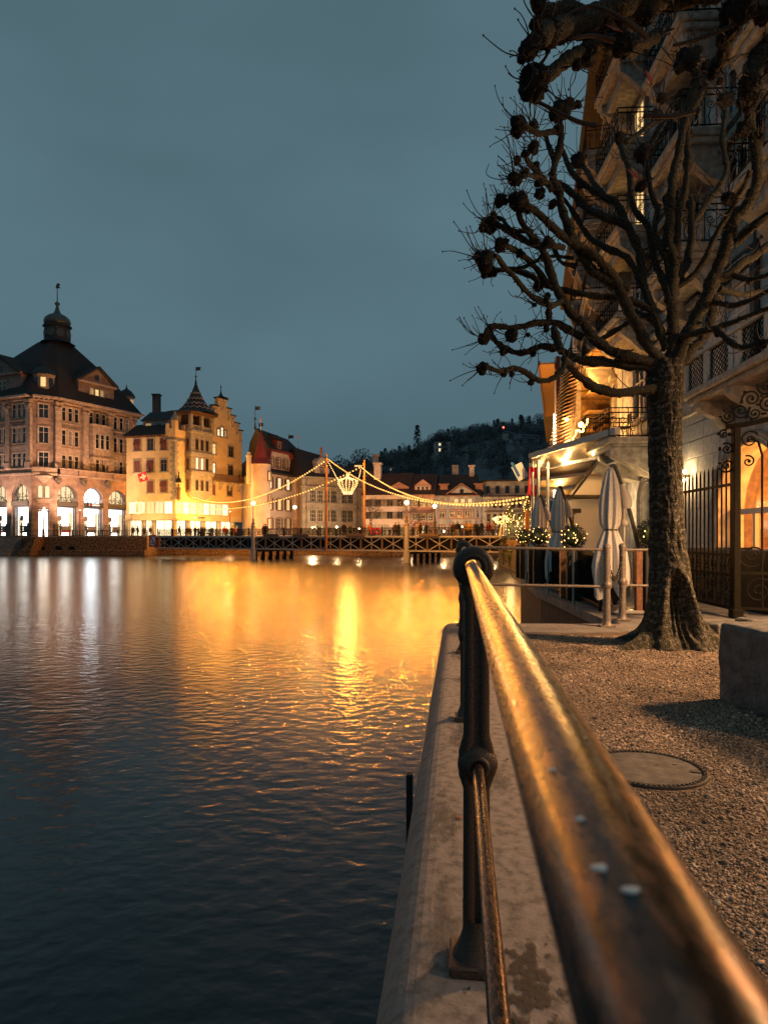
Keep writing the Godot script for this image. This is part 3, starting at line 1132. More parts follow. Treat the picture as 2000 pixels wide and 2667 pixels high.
func make_far_quay() -> void:
	var m := MB.new()
	slab(m, PackedVector2Array([Vector2(-140, -113), Vector2(-39.2, -113), Vector2(-39.2, -118.5), Vector2(-10, -118.5), Vector2(-4, -110), Vector2(30, -108), Vector2(60, -108), Vector2(60, -175), Vector2(-140, -175)]), -4.0, BANK)
	struct("far_quay", m, M["quay_stone"])
	m = MB.new()
	slab(m, PackedVector2Array([Vector2(-140, -113.02), Vector2(-39.22, -113.02), Vector2(-39.22, -118.52), Vector2(-10, -118.52), Vector2(-4, -110.02), Vector2(30, -108.02), Vector2(60, -108.02), Vector2(60, -175), Vector2(-140, -175)]), BANK + 0.004, BANK + 0.12)
	struct("promenade_pavement", m, M["paving"])
	# dark arches low in the far quay wall, and the landing steps
	var w := thing("quay_ledge", "low stone ledge with square dark openings at the water below the domed corner house", "quay wall", at(-52.5, WATER, -112.6))
	var st := MB.new()
	st.box(Vector3(0, 0.35, 0), Vector3(26.5, 0.9, 0.8), Basis.IDENTITY, 0.08)
	part("ledge", st, M["quay_stone"], w)
	for x in [-9.0, -4.0, -1.2, 1.0]:
		boxes("opening", w, at(x, 0.85, -0.36), [[-0.45, 0.45, 0, 0.62, 0, 0.06]], "dark_steel")
	var s := thing("landing_steps", "wide stone steps going down to the water in front of the arched shop windows", "steps", at(-64.5, WATER, -112.9))
	for i in 8:
		boxes("step", s, at(0, 0, 0), [[-9.0, 4.6 - i * 0.05, -0.5, 2.92 - i * 0.36, i * 0.42, i * 0.42 + 0.42]], "paving", 0.03)
	var prof := PackedVector2Array([Vector2(4.6, -0.5), Vector2(7.4, -0.5), Vector2(8.6, 3.0), Vector2(8.2, 3.0)])
	m = MB.new()
	m.prism(prof, 0.0, 3.2)
	part("flank", m, M["quay_stone"], s)
	# long plank fender at the waterline under the row houses
	var c := thing("plank_fender", "row of short wooden piles along the waterline below the row houses", "fender", at(4, WATER, -107.6))
	m = MB.new()
	for i in 150:
		m.box(Vector3(-9.0 + i * 0.2, 0.5, 0), Vector3(0.12, 1.3 + 0.12 * sin(i * 1.7), 0.14))
	part("piles", m, M["quay_stone"], c).set_meta("kind", "stuff")
	boxes("wale", c, at(0, 0, 0), [[-9.2, 21.2, 0.95, 1.1, -0.12, 0.12]], "quay_stone")


func iron_fence(th: Node3D, f: Transform3D, length: float, h: float, step: float, post_step: float, material := "black_iron") -> void:
	var m := MB.new()
	var n := int(length / step)
	for i in n + 1:
		m.box(Vector3(i * step, h * 0.5, 0), Vector3(0.035, h - 0.08, 0.035))
	part("bars", m, M[material], th, f).set_meta("kind", "stuff")
	boxes("handrail", th, f, [[0, length, h - 0.05, h, -0.04, 0.04]], material)
	boxes("base_rail", th, f, [[0, length, 0.1, 0.15, -0.03, 0.03]], material)
	for i in int(length / post_step) + 1:
		boxes("post", th, f, [[i * post_step - 0.05, i * post_step + 0.05, 0, h + 0.08, -0.05, 0.05]], material)


func arch_wall(openings: Array, x0: float, x1: float, top: float) -> PackedVector2Array:
	# outline of a wall with round-headed openings standing on the ground: [left, right, crown]
	var p := PackedVector2Array([Vector2(x1, 0), Vector2(x1, top), Vector2(x0, top), Vector2(x0, 0)])
	for o in openings:
		var r: float = (o[1] - o[0]) * 0.5
		var spring: float = o[2] - r
		p.append(Vector2(o[0], 0))
		for i in 15:
			var a := PI - PI * i / 14.0
			p.append(Vector2((o[0] + o[1]) * 0.5 + cos(a) * r, spring + sin(a) * r))
		p.append(Vector2(o[1], 0))
	return p


func shop_bay(th: Node3D, f: Transform3D, o: Array, lower: String, upper: String, goods: bool) -> void:
	# glazing of one arched shop front: lit display below, dark fascia, round-headed lit window above
	var x0: float = o[0]
	var x1: float = o[1]
	var mid := (x0 + x1) * 0.5
	var w := x1 - x0
	var base: float = o[3] if o.size() > 3 else 0.0
	if base == 0.0:
		var m := MB.new()
		for x in [x0 + 0.08, x1 - 0.08]:
			m.box(Vector3(x, 2.7, -0.5), Vector3(0.16, 5.4, 0.14))
		m.box(Vector3(mid, 0.15, -0.5), Vector3(w - 0.32, 0.3, 0.14))
		m.box(Vector3(mid, 5.25, -0.5), Vector3(w - 0.32, 0.2, 0.14))
		var win_part := part("display_window", m, M["frame_dark"], th, f)
		boxes("pane", win_part, Transform3D(), [[x0 + 0.1, x1 - 0.1, 0.25, 5.3, -1.3, -1.2]], lower)
		boxes("fascia", th, f, [[x0 - 0.1, x1 + 0.1, 5.4, 6.25, -0.55, 0.12]], "frame_dark", 0.05)
	var m2 := MB.new()
	var r := w * 0.5
	var spring: float = o[2] - r
	var pts := PackedVector3Array()
	for i in 15:
		var a := PI * i / 14.0
		pts.append(Vector3(mid + cos(a) * (r - 0.08), spring + sin(a) * (r - 0.08), -0.5))
	m2.tube(pts, PackedFloat32Array([0.09]), 6)
	for k in [-0.5, 0.0, 0.5]:
		var x: float = mid + k * r
		var y1: float = spring + sqrt(maxf(0.0, r * r - (x - mid) * (x - mid))) - 0.1
		m2.box(Vector3(x, (6.3 + y1) * 0.5, -0.5), Vector3(0.09, y1 - 6.3, 0.09))
	m2.box(Vector3(mid, 6.95, -0.501), Vector3(w - 0.1, 0.08, 0.09))
	var uw := part("arched_window", m2, M["frame_dark"], th, f)
	var poly := PackedVector2Array([Vector2(x0 + 0.03, 6.3), Vector2(x1 - 0.03, 6.3)])
	for i in 15:
		var a := PI * i / 14.0
		poly.append(Vector2(mid + cos(a) * (r - 0.03), spring + sin(a) * (r - 0.03)))
	var pm := MB.new()
	pm.prism(poly, -1.2, -1.1)
	part("pane", pm, M[upper], uw)
	# plants on the ledge behind the upper glass
	var lf := MB.new()
	var rr := RandomNumberGenerator.new()
	rr.seed = int(absf(x0) * 100) + 3
	for i in 50:
		var px := mid + rr.randf_range(-0.42, 0.42) * w
		var py := 6.4 + rr.randf() * rr.randf() * 1.7
		var b := Basis(Vector3.BACK, rr.randf() * TAU)
		lf.box(Vector3(px, py, -0.9 + rr.randf() * 0.2), Vector3(0.3, 0.11, 0.03), b)
	part("window_plants", lf, M["leaf_dark"], th, f).set_meta("kind", "stuff")
	if goods:
		for k in 2:
			var g := MB.new()
			var gx := mid + (k - 0.5) * w * 0.42 + rr.randf_range(-0.2, 0.2)
			g.xf = Transform3D(Basis(), Vector3(gx, 0.35, -0.9))
			g.lathe(PackedVector2Array([Vector2(0.02, 0), Vector2(0.17, 0.05), Vector2(0.13, 0.8), Vector2(0.27, 0.95), Vector2(0.2, 1.25), Vector2(0.3, 1.6), Vector2(0.08, 1.72), Vector2(0.08, 1.8), Vector2(0.14, 1.92), Vector2(0.1, 2.08), Vector2(0, 2.12)]), 9)
			part("mannequin", g, M[["frame_dark", "curtain"][k]], th, f)
		boxes("display_panel", th, f, [[x0 + 0.3, x0 + 0.3 + w * 0.26, 0.3, 3.4, -1.16, -1.1], [x1 - 0.2 - w * 0.18, x1 - 0.2, 0.3, 4.4, -1.16, -1.1]], "shop_upper")
		boxes("clothes_rail", th, f, [[mid - w * 0.1, mid + w * 0.34, 1.05, 2.0, -1.08, -0.98]], "curtain")
		boxes("hanging_banner", th, f, [[mid - w * 0.3, mid - w * 0.12, 2.9, 3.8, -1.08, -1.0]], "curtain")
		var tb := MB.new()
		tb.box(Vector3(mid + 0.1, 0.95, -0.85), Vector3(w * 0.5, 0.32, 0.3))
		tb.box(Vector3(mid + 0.1 - w * 0.2, 0.55, -0.85), Vector3(0.12, 0.7, 0.12))
		tb.box(Vector3(mid + 0.1 + w * 0.2, 0.55, -0.85), Vector3(0.12, 0.7, 0.12))
		part("display_table", tb, M["sign_red" if int(x0) % 2 == 0 else "frame_dark"], th, f)


func text_mesh(s: String, size: float, depth := 0.03) -> TextMesh:
	var f := SystemFont.new()
	f.font_names = PackedStringArray(["Droid Sans"])
	f.font_weight = 700
	var t := TextMesh.new()
	t.text = s
	t.font = f
	t.font_size = 64
	t.pixel_size = size / 64.0
	t.depth = depth
	return t


func shop_sign(th: Node3D, f: Transform3D, x: float, y: float, z: float, w: float, h: float) -> void:
	var b := boxes("shop_sign", th, f, [[x - w * 0.5, x + w * 0.5, y - h * 0.5, y + h * 0.5, z, z + 0.06]], "sign_black")
	var k := h * 0.62
	part("lettering", text_mesh("C", k), M["letter_white"], b, at(x - w * 0.36, y, z + 0.08))
	part("lettering", text_mesh("MPANYS", k), M["letter_white"], b, at(x + w * 0.12, y, z + 0.08))
	var d := MB.new()
	d.xf = Transform3D(Basis(Vector3.RIGHT, PI / 2), Vector3(x - w * 0.245, y, z + 0.075))
	d.lathe(PackedVector2Array([Vector2(k * 0.42, -0.02), Vector2(k * 0.42, 0.02), Vector2(0, 0.02)]), 16, false)
	part("emblem", d, M["sign_red"], b)


func make_corner_house() -> void:
	var fr := frame(Vector2(-56.8, 118), Vector2(-48.6, 134), BANK)
	var fl := frame(Vector2(-66.9, 119), Vector2(-59.6, 115.7), BANK)
	var fc := frame(Vector2(-59.6, 115.7), Vector2(-56.8, 118), BANK)
	var th := thing("corner_house", "large domed corner house of pink stone with lit arched shop fronts beside the steps", "building", fr)
	var inv := fr.affine_inverse()
	var R := Transform3D()
	var L := inv * fl
	var C := inv * fc
	# ground floor
	var ar := [[0.55, 4.6, 9.1], [5.95, 10.1, 9.0], [11.4, 15.6, 8.85]]
	var al := [[-7.2, -3.2, 9.1], [-2.4, 1.75, 9.1], [3.0, 7.1, 9.1]]
	var ac := [[0.75, 2.85, 5.0]]
	wall_part("wall", th, R, arch_wall(ar, 0, 18, 10.6), 1.0, "pink_stone")
	wall_part("wall", th, L, arch_wall(al, -9, 8.01, 10.6), 1.0, "pink_stone")
	var pc := PackedVector2Array([Vector2(3.62, 0), Vector2(3.62, 10.6), Vector2(0, 10.6), Vector2(0, 0), Vector2(1.0, 0), Vector2(1.0, 5.0), Vector2(2.7, 5.0), Vector2(2.7, 0)])
	wall_part("wall", th, C, pc, 0.9, "pink_stone")
	shop_bay(th, R, ar[0], "shop_white", "shop_upper", true)
	shop_bay(th, R, ar[1], "shop_cool", "shop_cool", true)
	shop_bay(th, R, ar[2], "shop_white", "shop_upper", true)
	for i in 3:
		shop_bay(th, L, al[i], "shop_white", "shop_upper", true)
	var door := boxes("door", th, C, [[1.0, 1.12, 0, 4.4, -0.5, -0.36], [2.58, 2.7, 0, 4.4, -0.5, -0.36], [1.8, 1.9, 0, 4.4, -0.5, -0.4]], "frame_dark")
	boxes("pane", door, Transform3D(), [[1.02, 2.68, 0.05, 4.35, -0.75, -0.68]], "shop_white")
	shop_sign(th, C, 1.85, 4.7, -0.36, 1.66, 0.6)
	shop_sign(th, R, 8.0, 5.83, 0.13, 3.0, 0.62)
	for x in [1.28, 2.4]:
		win(th, C, x, 6.7, 0.85, 2.2, "shop_upper", "frame_dark", "", Vector2i(1, 1), "", true)
	boxes("sill", th, C, [[0.55, 3.1, 6.25, 6.55, 0, 0.35], [0.8, 2.9, 5.9, 6.25, 0, 0.2]], "pink_trim")
	for w in [[R, 0.0, 18.0, [[-0.1, 0.5], [4.65, 5.9], [10.15, 11.35], [15.65, 18.0]]], [L, -9.0, 8.0, [[-3.15, -2.45], [1.8, 2.95], [7.15, 8.0]]]]:
		for x in w[3]:
			boxes("plinth", th, w[0], [[x[0] - 0.12, x[1] + 0.12, 0, 2.3, -0.3, 0.22]], "dark_plinth", 0.06)
	# balcony over the shops, with carved lion-mask brackets
	boxes("balcony", th, R, [[-0.3, 18.9, 10.6, 10.85, -0.2, 1.5], [-0.3, 18.9, 11.75, 11.95, 1.2, 1.5]], "pink_trim", 0.04)
	var panels := []
	for i in 5:
		panels.append([0.0 + i * 3.75, 3.5 + i * 3.75, 10.85, 11.75, 1.25, 1.42])
	boxes("balcony_panels", th, R, panels, "pink_stone")
	boxes("string_course", th, L, [[-9, 8.2, 10.6, 10.95, -0.2, 0.55], [-9, 8.2, 11.6, 11.8, -0.2, 0.4], [-9, 8.2, 10.95, 11.6, -0.2, 0.15]], "pink_trim", 0.03)
	boxes("string_course", th, C, [[-0.2, 3.8, 10.6, 10.95, -0.2, 1.2], [-0.2, 3.8, 10.95, 11.9, 0.6, 0.95]], "pink_trim", 0.03)
	var cor := MB.new()
	cor.xf = Transform3D(Basis(), Vector3(1.8, 9.2, 0.1))
	cor.lathe(PackedVector2Array([Vector2(0, 0), Vector2(0.4, 0.15), Vector2(0.9, 0.7), Vector2(1.35, 1.1), Vector2(1.5, 1.4), Vector2(0, 1.4)]), 16)
	part("corbel", cor, M["pink_trim"], th, C)
	for x in [0.1, 5.3, 10.75, 17.2]:
		var b := MB.new()
		b.box(Vector3(x, 10.15, 0.5), Vector3(0.7, 0.9, 1.1), Basis.IDENTITY, 0.12)
		b.ball(Vector3(x, 9.75, 0.75), Vector3(0.5, 0.55, 0.5), 10, 7)
		b.ball(Vector3(x, 9.35, 0.95), Vector3(0.22, 0.3, 0.3), 8, 6)
		for e in [-1.0, 1.0]:
			b.ball(Vector3(x + e * 0.45, 10.0, 0.7), Vector3(0.22, 0.35, 0.25), 8, 6)
		part("bracket", b, M["dark_plinth"], th, R)
	# upper floors
	wall_part("wall", th, R, rect(0, 10.6, 18, 23.7), 0.8, "pink_stone")
	wall_part("wall", th, L, rect(-9, 10.6, 8.01, 23.7), 0.8, "pink_stone")
	wall_part("wall", th, C, rect(0, 10.6, 3.62, 23.7), 0.8, "pink_stone")
	var pil := MB.new()
	pil.box(Vector3(0, 16.9, 0.25), Vector3(1.1, 10.2, 0.5))
	pil.box(Vector3(0, 12.3, 0.32), Vector3(1.35, 1.0, 0.64), Basis.IDENTITY, 0.05)
	pil.box(Vector3(0, 23.1, 0.42), Vector3(1.5, 0.5, 0.84), Basis.IDENTITY, 0.05)
	for e in [-1.0, 1.0]:
		pil.ball(Vector3(e * 0.45, 22.45, 0.45), Vector3(0.3, 0.42, 0.35), 9, 7)
	pil.ball(Vector3(0, 22.1, 0.5), Vector3(0.4, 0.6, 0.25), 9, 7)
	var pm := pil.mesh()
	for x in [0.3, 6.0, 11.5, 17.0]:
		part("pilaster", pm, M["pink_trim"], th, R * at(x, 0, 0))
	for x in [-2.4, 2.5, 7.6]:
		part("pilaster", pm, M["pink_trim"], th, L * at(x, 0, 0))
	var panes := ["glass_dark", "glass_dark", "curtain", "glass_dark", "glass_dark", "glass_dark", "glass_dim"]
	var k := 0
	var bays := [[R, 1.7, 4.3], [R, 7.4, 10.2], [R, 12.9, 15.7], [L, 3.75, 6.3], [L, -1.3, 1.4], [L, -6.2, -3.5]]
	for b in bays:
		for fl_ in 3:
			var y: float = [12.0, 16.1, 20.4][fl_]
			if b[1] == 7.4 and fl_ == 1:
				continue
			for i in 3:
				var x: float = lerpf(b[1], b[2], i * 0.5)
				k += 1
				win(th, b[0], x, y, 0.85, [2.4, 2.7, 2.4][fl_], panes[(k * 5 + fl_) % 6], "frame_white", "pink_trim", Vector2i(1, 2))
		for sp in [[19.9, 20.1, 0.3], [18.9, 19.1, 0.25], [14.6, 15.7, 0.08]]:
			boxes("spandrel", th, b[0], [[b[1] - 0.7, b[2] + 0.7, sp[0], sp[1], 0, sp[2]]], "pink_trim")
		var bal := MB.new()
		for i in 11:
			bal.xf = Transform3D(Basis(), Vector3(lerpf(b[1] - 0.6, b[2] + 0.6, i / 10.0), 19.1, 0.16))
			bal.lathe(PackedVector2Array([Vector2(0.06, 0), Vector2(0.11, 0.25), Vector2(0.05, 0.5), Vector2(0.08, 0.8)]), 6)
		part("balusters", bal, M["pink_trim"], th, b[0]).set_meta("kind", "stuff")
	for fl_ in 3:
		win(th, C, 1.81, [12.0, 16.1, 20.4][fl_], 1.6, [2.6, 2.8, 2.4][fl_], "glass_dark", "frame_white", "pink_trim", Vector2i(2, 2))
	# box bay on the middle of the side facade
	boxes("bay", th, R, [[6.9, 10.9, 14.5, 20.6, 0, 1.2], [6.6, 11.2, 14.2, 14.6, 0, 1.45], [6.7, 11.1, 20.3, 20.6, 0, 1.4], [7.3, 7.8, 13.4, 14.2, 0, 1.0], [10.0, 10.5, 13.4, 14.2, 0, 1.0]], "pink_trim", 0.04)
	for i in 3:
		win(th, R * at(0, 0, 1.2), 7.75 + i * 1.15, 16.1, 0.85, 2.7, "glass_dark", "frame_white", "", Vector2i(1, 2))
	# cornice with blocks, roof, pediments, cupola
	for w in [[R, -0.2, 18.8], [L, -9.0, 8.2], [C, -0.2, 3.9]]:
		boxes("cornice", th, w[0], [[w[1], w[2], 23.7, 24.05, -0.6, 1.5], [w[1], w[2], 23.3, 23.5, 0, 0.5]], "pink_trim", 0.03)
		var blocks := []
		var n := int((w[2] - w[1]) / 0.75)
		for i in n:
			blocks.append([w[1] + i * 0.75 + 0.2, w[1] + i * 0.75 + 0.42, 23.5, 23.7, 0.0, 1.2])
		boxes("dentils", th, w[0], blocks, "pink_trim").set_meta("kind", "stuff")
	var foot := PackedVector2Array([Vector2(-78, -123.2), Vector2(-60.0, -114.6), Vector2(-55.8, -117.4), Vector2(-47.4, -134.2), Vector2(-60, -142), Vector2(-80, -138)])
	var ctr := Vector2(-60.9, -127)
	loft("roof", th, [ring_at(foot, ctr, 0.0, 25.2), ring_at(foot, ctr, 0.2, 28.6), ring_at(foot, ctr, 0.42, 32.0), ring_at(foot, ctr, 0.82, 37.2)], "roof_tile")
	wall_part("gable", th, R, PackedVector2Array([Vector2(4.8, 24.0), Vector2(12.6, 24.0), Vector2(12.6, 28.4), Vector2(8.7, 31.0), Vector2(4.8, 28.4)]), 5.0, "pink_stone")
	wall_part("gable", th, L, PackedVector2Array([Vector2(-4.8, 24.0), Vector2(5.3, 24.0), Vector2(5.3, 28.2), Vector2(0.2, 31.4), Vector2(-4.8, 28.2)]), 5.0, "pink_stone")
	for g in [[R, 4.4, 13.0, 8.7, 28.3, 31.25], [L, -5.3, 5.8, 0.2, 28.1, 31.7]]:
		var gm := MB.new()
		gm.beam(Vector3(g[1], g[4], -2.2), Vector3(g[3], g[5], -2.2), 6.0, 0.3)
		gm.beam(Vector3(g[2], g[4], -2.2), Vector3(g[3], g[5], -2.2), 6.0, 0.3)
		part("gable_roof", gm, M["roof_tile"], th, g[0])
		boxes("gable_cornice", th, g[0], [[g[1], g[2], 28.0, 28.3, 0, 0.5]], "pink_trim")
		var oc := MB.new()
		oc.xf = Transform3D(Basis(Vector3.RIGHT, PI / 2), Vector3(g[3], 29.3, 0.05))
		oc.lathe(PackedVector2Array([Vector2(0.5, -0.05), Vector2(0.5, 0.05), Vector2(0, 0.06)]), 14, false)
		part("round_window", oc, M["glass_dark"], th, g[0])
	for i in 3:
		win(th, R, 7.6 + i * 1.1, 25.1, 0.85, 2.1, ["glass_dim", "glass_warm", "glass_dim"][i], "frame_white", "pink_trim", Vector2i(1, 2))
		win(th, L, -0.9 + i * 1.1, 25.0, 0.85, 2.1, "glass_dark", "frame_white", "pink_trim", Vector2i(1, 2))
	for s in [[-58.9, -118.4, 26.6, 1.75], [-51.4, -136.5, 26.6, 1.4]]:
		var d := MB.new()
		d.lathe(PackedVector2Array([Vector2(s[3], 0), Vector2(s[3], 2.3), Vector2(s[3] + 0.2, 2.4), Vector2(s[3] + 0.2, 2.6)]), 8, false)
		var o := part("dormer", d, M["pink_trim"], th, inv * Transform3D(Basis(), Vector3(s[0], s[2], s[1])))
		d = MB.new()
		d.lathe(PackedVector2Array([Vector2(s[3] + 0.35, 2.55), Vector2(s[3] + 0.1, 3.0), Vector2(s[3] * 0.7, 3.7), Vector2(0.25, 4.2), Vector2(0.1, 4.6), Vector2(0.0, 5.2)]), 12)
		part("dormer_dome", d, M["slate"], o)
		for a in 3:
			var t := Transform3D(Basis(UP, (a - 1) * PI / 4 + PI / 8), Vector3.ZERO)
			boxes("dormer_window", o, t, [[-0.38, 0.38, 0.4, 1.95, s[3] * 0.93, s[3] + 0.03]], ["glass_dark", "glass_warm", "glass_dark"][a] if s[3] > 1.5 else "glass_dim")
	var cup := MB.new()
	cup.lathe(PackedVector2Array([Vector2(3.2, 0), Vector2(2.3, 0.5), Vector2(2.25, 3.0), Vector2(2.55, 3.15), Vector2(2.55, 3.4), Vector2(2.2, 3.5)]), 8, false)
	var co := part("cupola", cup, M["slate"], th, inv * Transform3D(Basis(UP, 0.3), Vector3(-60.7, 37.0, -127)))
	cup = MB.new()
	cup.lathe(PackedVector2Array([Vector2(1.9, 3.4), Vector2(2.25, 3.7), Vector2(2.35, 4.2), Vector2(2.1, 4.8), Vector2(1.5, 5.3), Vector2(0.7, 5.7), Vector2(0.4, 6.3), Vector2(0.22, 7.2), Vector2(0.45, 7.4), Vector2(0.45, 7.7), Vector2(0.1, 7.95), Vector2(0.06, 11.2), Vector2(0, 11.3)]), 20)
	part("dome", cup, M["copper_dome"], co)
	var vane := MB.new()
	vane.prism(PackedVector2Array([Vector2(-0.3, 10.4), Vector2(0.5, 10.5), Vector2(0.3, 10.9), Vector2(0.55, 11.3), Vector2(-0.05, 11.4), Vector2(-0.2, 10.9)]), -0.03, 0.03)
	part("weather_vane", vane, M["slate"], co)
	for a in 8:
		var o := MB.new()
		o.xf = Transform3D(Basis(UP, a * PI / 4 + PI / 8), Vector3.ZERO) * Transform3D(Basis(Vector3.RIGHT, PI / 2), Vector3(0, 1.8, 2.1))
		o.lathe(PackedVector2Array([Vector2(0.75, -0.1), Vector2(0.75, 0.12), Vector2(0.55, 0.14), Vector2(0.55, 0.05), Vector2(0, 0.05)]), 14, false)
		part("clock_opening", o, M["copper_dome"], co)
	for c in [[-66.5, -127, 31.0, 2.4], [-69.8, -124, 30.0, 2.0], [-46.9, -141, 24.0, 6.5]]:
		var ch := MB.new()
		ch.box(Vector3(0, c[3] * 0.5, 0), Vector3(1.4, c[3], 1.2))
		ch.box(Vector3(0, c[3], 0), Vector3(1.7, 0.3, 1.5))
		part("chimney", ch, M["slate"], th, inv * Transform3D(Basis(), Vector3(c[0], c[2], c[1])))
	# quay railing in front of the shops
	var q1 := thing("quay_fence", "thin black iron railing on the quay edge before the arched shop windows", "railing", at(-59.3, BANK + 0.12, -113.6))
	iron_fence(q1, Transform3D(), 20.0, 1.05, 0.28, 2.5)


func make_gable_house() -> void:
	var fl := frame(Vector2(-44.9, 122), Vector2(-36.7, 120), BANK)
	var f := frame(Vector2(-36.7, 120), Vector2(-28.4, 136.6), BANK)
	var th := thing("gable_house", "yellow house with stepped gable and patterned pointed turret above a lit restaurant", "building", f)
	var R := Transform3D()
	var L := f.affine_inverse() * fl
	wall_part("wall", th, R, PackedVector2Array([Vector2(0, 3.1), Vector2(18.56, 3.1), Vector2(18.56, 21.2), Vector2(17.7, 21.2), Vector2(17.7, 22.5), Vector2(16.4, 22.5), Vector2(16.4, 23.8), Vector2(15.2, 23.8), Vector2(15.2, 25.0), Vector2(14.0, 25.0), Vector2(14.0, 26.6), Vector2(11.4, 26.6), Vector2(11.4, 24.9), Vector2(10.1, 24.9), Vector2(10.1, 23.6), Vector2(8.8, 23.6), Vector2(8.8, 18.0), Vector2(0, 18.0)]), 0.8, "yellow_render")
	wall_part("wall", th, L, rect(-1.2, 3.1, 8.44, 18.1), 0.8, "yellow_render")
	# gable step caps and blind arches
	for s in [[17.7, 18.7, 21.2], [16.4, 17.75, 22.5], [15.2, 16.45, 23.8], [14.0, 15.25, 25.0], [11.4, 14.0, 26.6], [10.05, 11.4, 24.9], [8.7, 10.1, 23.6]]:
		boxes("step_cap", th, R, [[s[0] - 0.15, s[1] + 0.15, s[2], s[2] + 0.22, -1.0, 0.25]], "slate", 0.03)
		var bm := MB.new()
		var mid: float = (s[0] + s[1]) * 0.5
		var pts := PackedVector3Array()
		for i in 9:
			var a := PI * i / 8.0
			pts.append(Vector3(mid + cos(a) * 0.34, s[2] - 0.8 + sin(a) * 0.34, 0.03))
		pts.insert(0, Vector3(mid + 0.34, s[2] - 2.0, 0.03))
		pts.append(Vector3(mid - 0.34, s[2] - 2.0, 0.03))
		bm.tube(pts, PackedFloat32Array([0.07]), 6)
		bm.box(Vector3(mid - 0.34, s[2] - 2.1, 0.1), Vector3(0.3, 0.3, 0.25), Basis.IDENTITY, 0.05)
		part("blind_arch", bm, M["grey_trim"], th, R)
	var pin := MB.new()
	pin.lathe(PackedVector2Array([Vector2(1.5, 0), Vector2(0.6, 0.25), Vector2(0.3, 0.6), Vector2(0.13, 1.1), Vector2(0.05, 1.4), Vector2(0.17, 1.5), Vector2(0.05, 1.6), Vector2(0.05, 1.9), Vector2(0.2, 2.1), Vector2(0.04, 2.3), Vector2(0.03, 2.7)]), 8)
	part("pinnacle", pin, M["slate"], th, at(12.7, 26.8, -0.4))
	loft("roof", th, [PackedVector3Array([f * Vector3(8.5, 21, -0.8), f * Vector3(18.2, 20.6, -0.8), f * Vector3(18.2, 20.6, -14), f * Vector3(8.5, 21, -14)]), PackedVector3Array([f * Vector3(12.5, 25.4, -0.8), f * Vector3(13.0, 25.4, -0.8), f * Vector3(13.0, 25.4, -14), f * Vector3(12.5, 25.4, -14)])], "roof_tile")
	# lower wing roof with its terrace, and the battlemented corner
	loft("roof", th, [PackedVector3Array([fl * Vector3(-1.4, 18.1, 0.8), fl * Vector3(6.6, 18.1, 0.8), fl * Vector3(9, 18.1, -12), fl * Vector3(-1.4, 18.1, -12)]), PackedVector3Array([fl * Vector3(-1.4, 20.6, -3.4), fl * Vector3(6.6, 20.6, -3.4), fl * Vector3(9, 22.6, -12), fl * Vector3(-1.4, 22.6, -12)])], "roof_tile")
	var eave := []
	for i in 14:
		eave.append([-1.2 + i * 0.56, -1.0 + i * 0.56, 17.75, 18.0, 0, 0.7])
	boxes("rafter_tails", th, L, eave, "frame_brown").set_meta("kind", "stuff")
	wall_part("dormer", th, L * at(0, 0, -3), rect(0.2, 18.6, 6.0, 21.3), 3.0, "pale_render")
	loft("dormer_roof", th, [PackedVector3Array([fl * Vector3(-0.2, 21.2, -2.6), fl * Vector3(6.4, 21.2, -2.6), fl * Vector3(6.4, 21.2, -8), fl * Vector3(-0.2, 21.2, -8)]), PackedVector3Array([fl * Vector3(0.4, 23.2, -5), fl * Vector3(6.0, 23.2, -5), fl * Vector3(6.0, 23.2, -6), fl * Vector3(0.4, 23.2, -6)])], "slate")
	for x in [1.3, 3.4]:
		win(th, L * at(0, 0, -3), x, 19.2, 1.2, 1.6, "glass_dim" if x < 2 else "glass_dark", "frame_white", "", Vector2i(2, 2))
	boxes("battlement", th, L, [[6.6, 8.6, 18.0, 19.2, -0.8, 0.12], [6.7, 7.3, 19.2, 20.0, -0.8, 0.12], [8.0, 8.6, 19.2, 20.6, -0.8, 0.12]], "yellow_render")
	boxes("battlement", th, R, [[-0.1, 3.0, 18.0, 19.0, -0.8, 0.12], [-0.1, 0.7, 19.0, 20.6, -0.8, 0.12], [2.3, 3.0, 19.0, 20.0, -0.8, 0.12]], "yellow_render")
	var tp := MB.new()
	tp.lathe(PackedVector2Array([Vector2(0.75, 0), Vector2(0.6, 0.5), Vector2(0.25, 1.2), Vector2(0.05, 1.7)]), 8)
	part("pinnacle", tp, M["grey_trim"], th, at(0.2, 20.6, -0.2))
	var fz := MB.new()
	for i in 5:
		fz.ball(Vector3(0.1 + i * 0.6, 17.2, 0.08), Vector3(0.28, 0.34, 0.16), 8, 5)
	part("corbel_frieze", fz, M["grey_trim"], th, R)
	fz = MB.new()
	for i in 4:
		fz.ball(Vector3(6.5 + i * 0.6, 17.2, 0.08), Vector3(0.28, 0.34, 0.16), 8, 5)
	part("corbel_frieze", fz, M["grey_trim"], th, L)
	var quoins := []
	for i in 19:
		var wq := 0.9 if i % 2 else 0.55
		quoins.append([-0.06, wq, 6.6 + i * 0.55, 7.12 + i * 0.55, -0.2, 0.06])
	boxes("quoins", th, R, quoins, "grey_trim").set_meta("kind", "stuff")
	quoins = []
	for i in 19:
		var wq := 0.55 if i % 2 else 0.9
		quoins.append([8.44 - wq, 8.5, 6.6 + i * 0.55, 7.12 + i * 0.55, -0.2, 0.06])
	boxes("quoins", th, L, quoins, "grey_trim").set_meta("kind", "stuff")
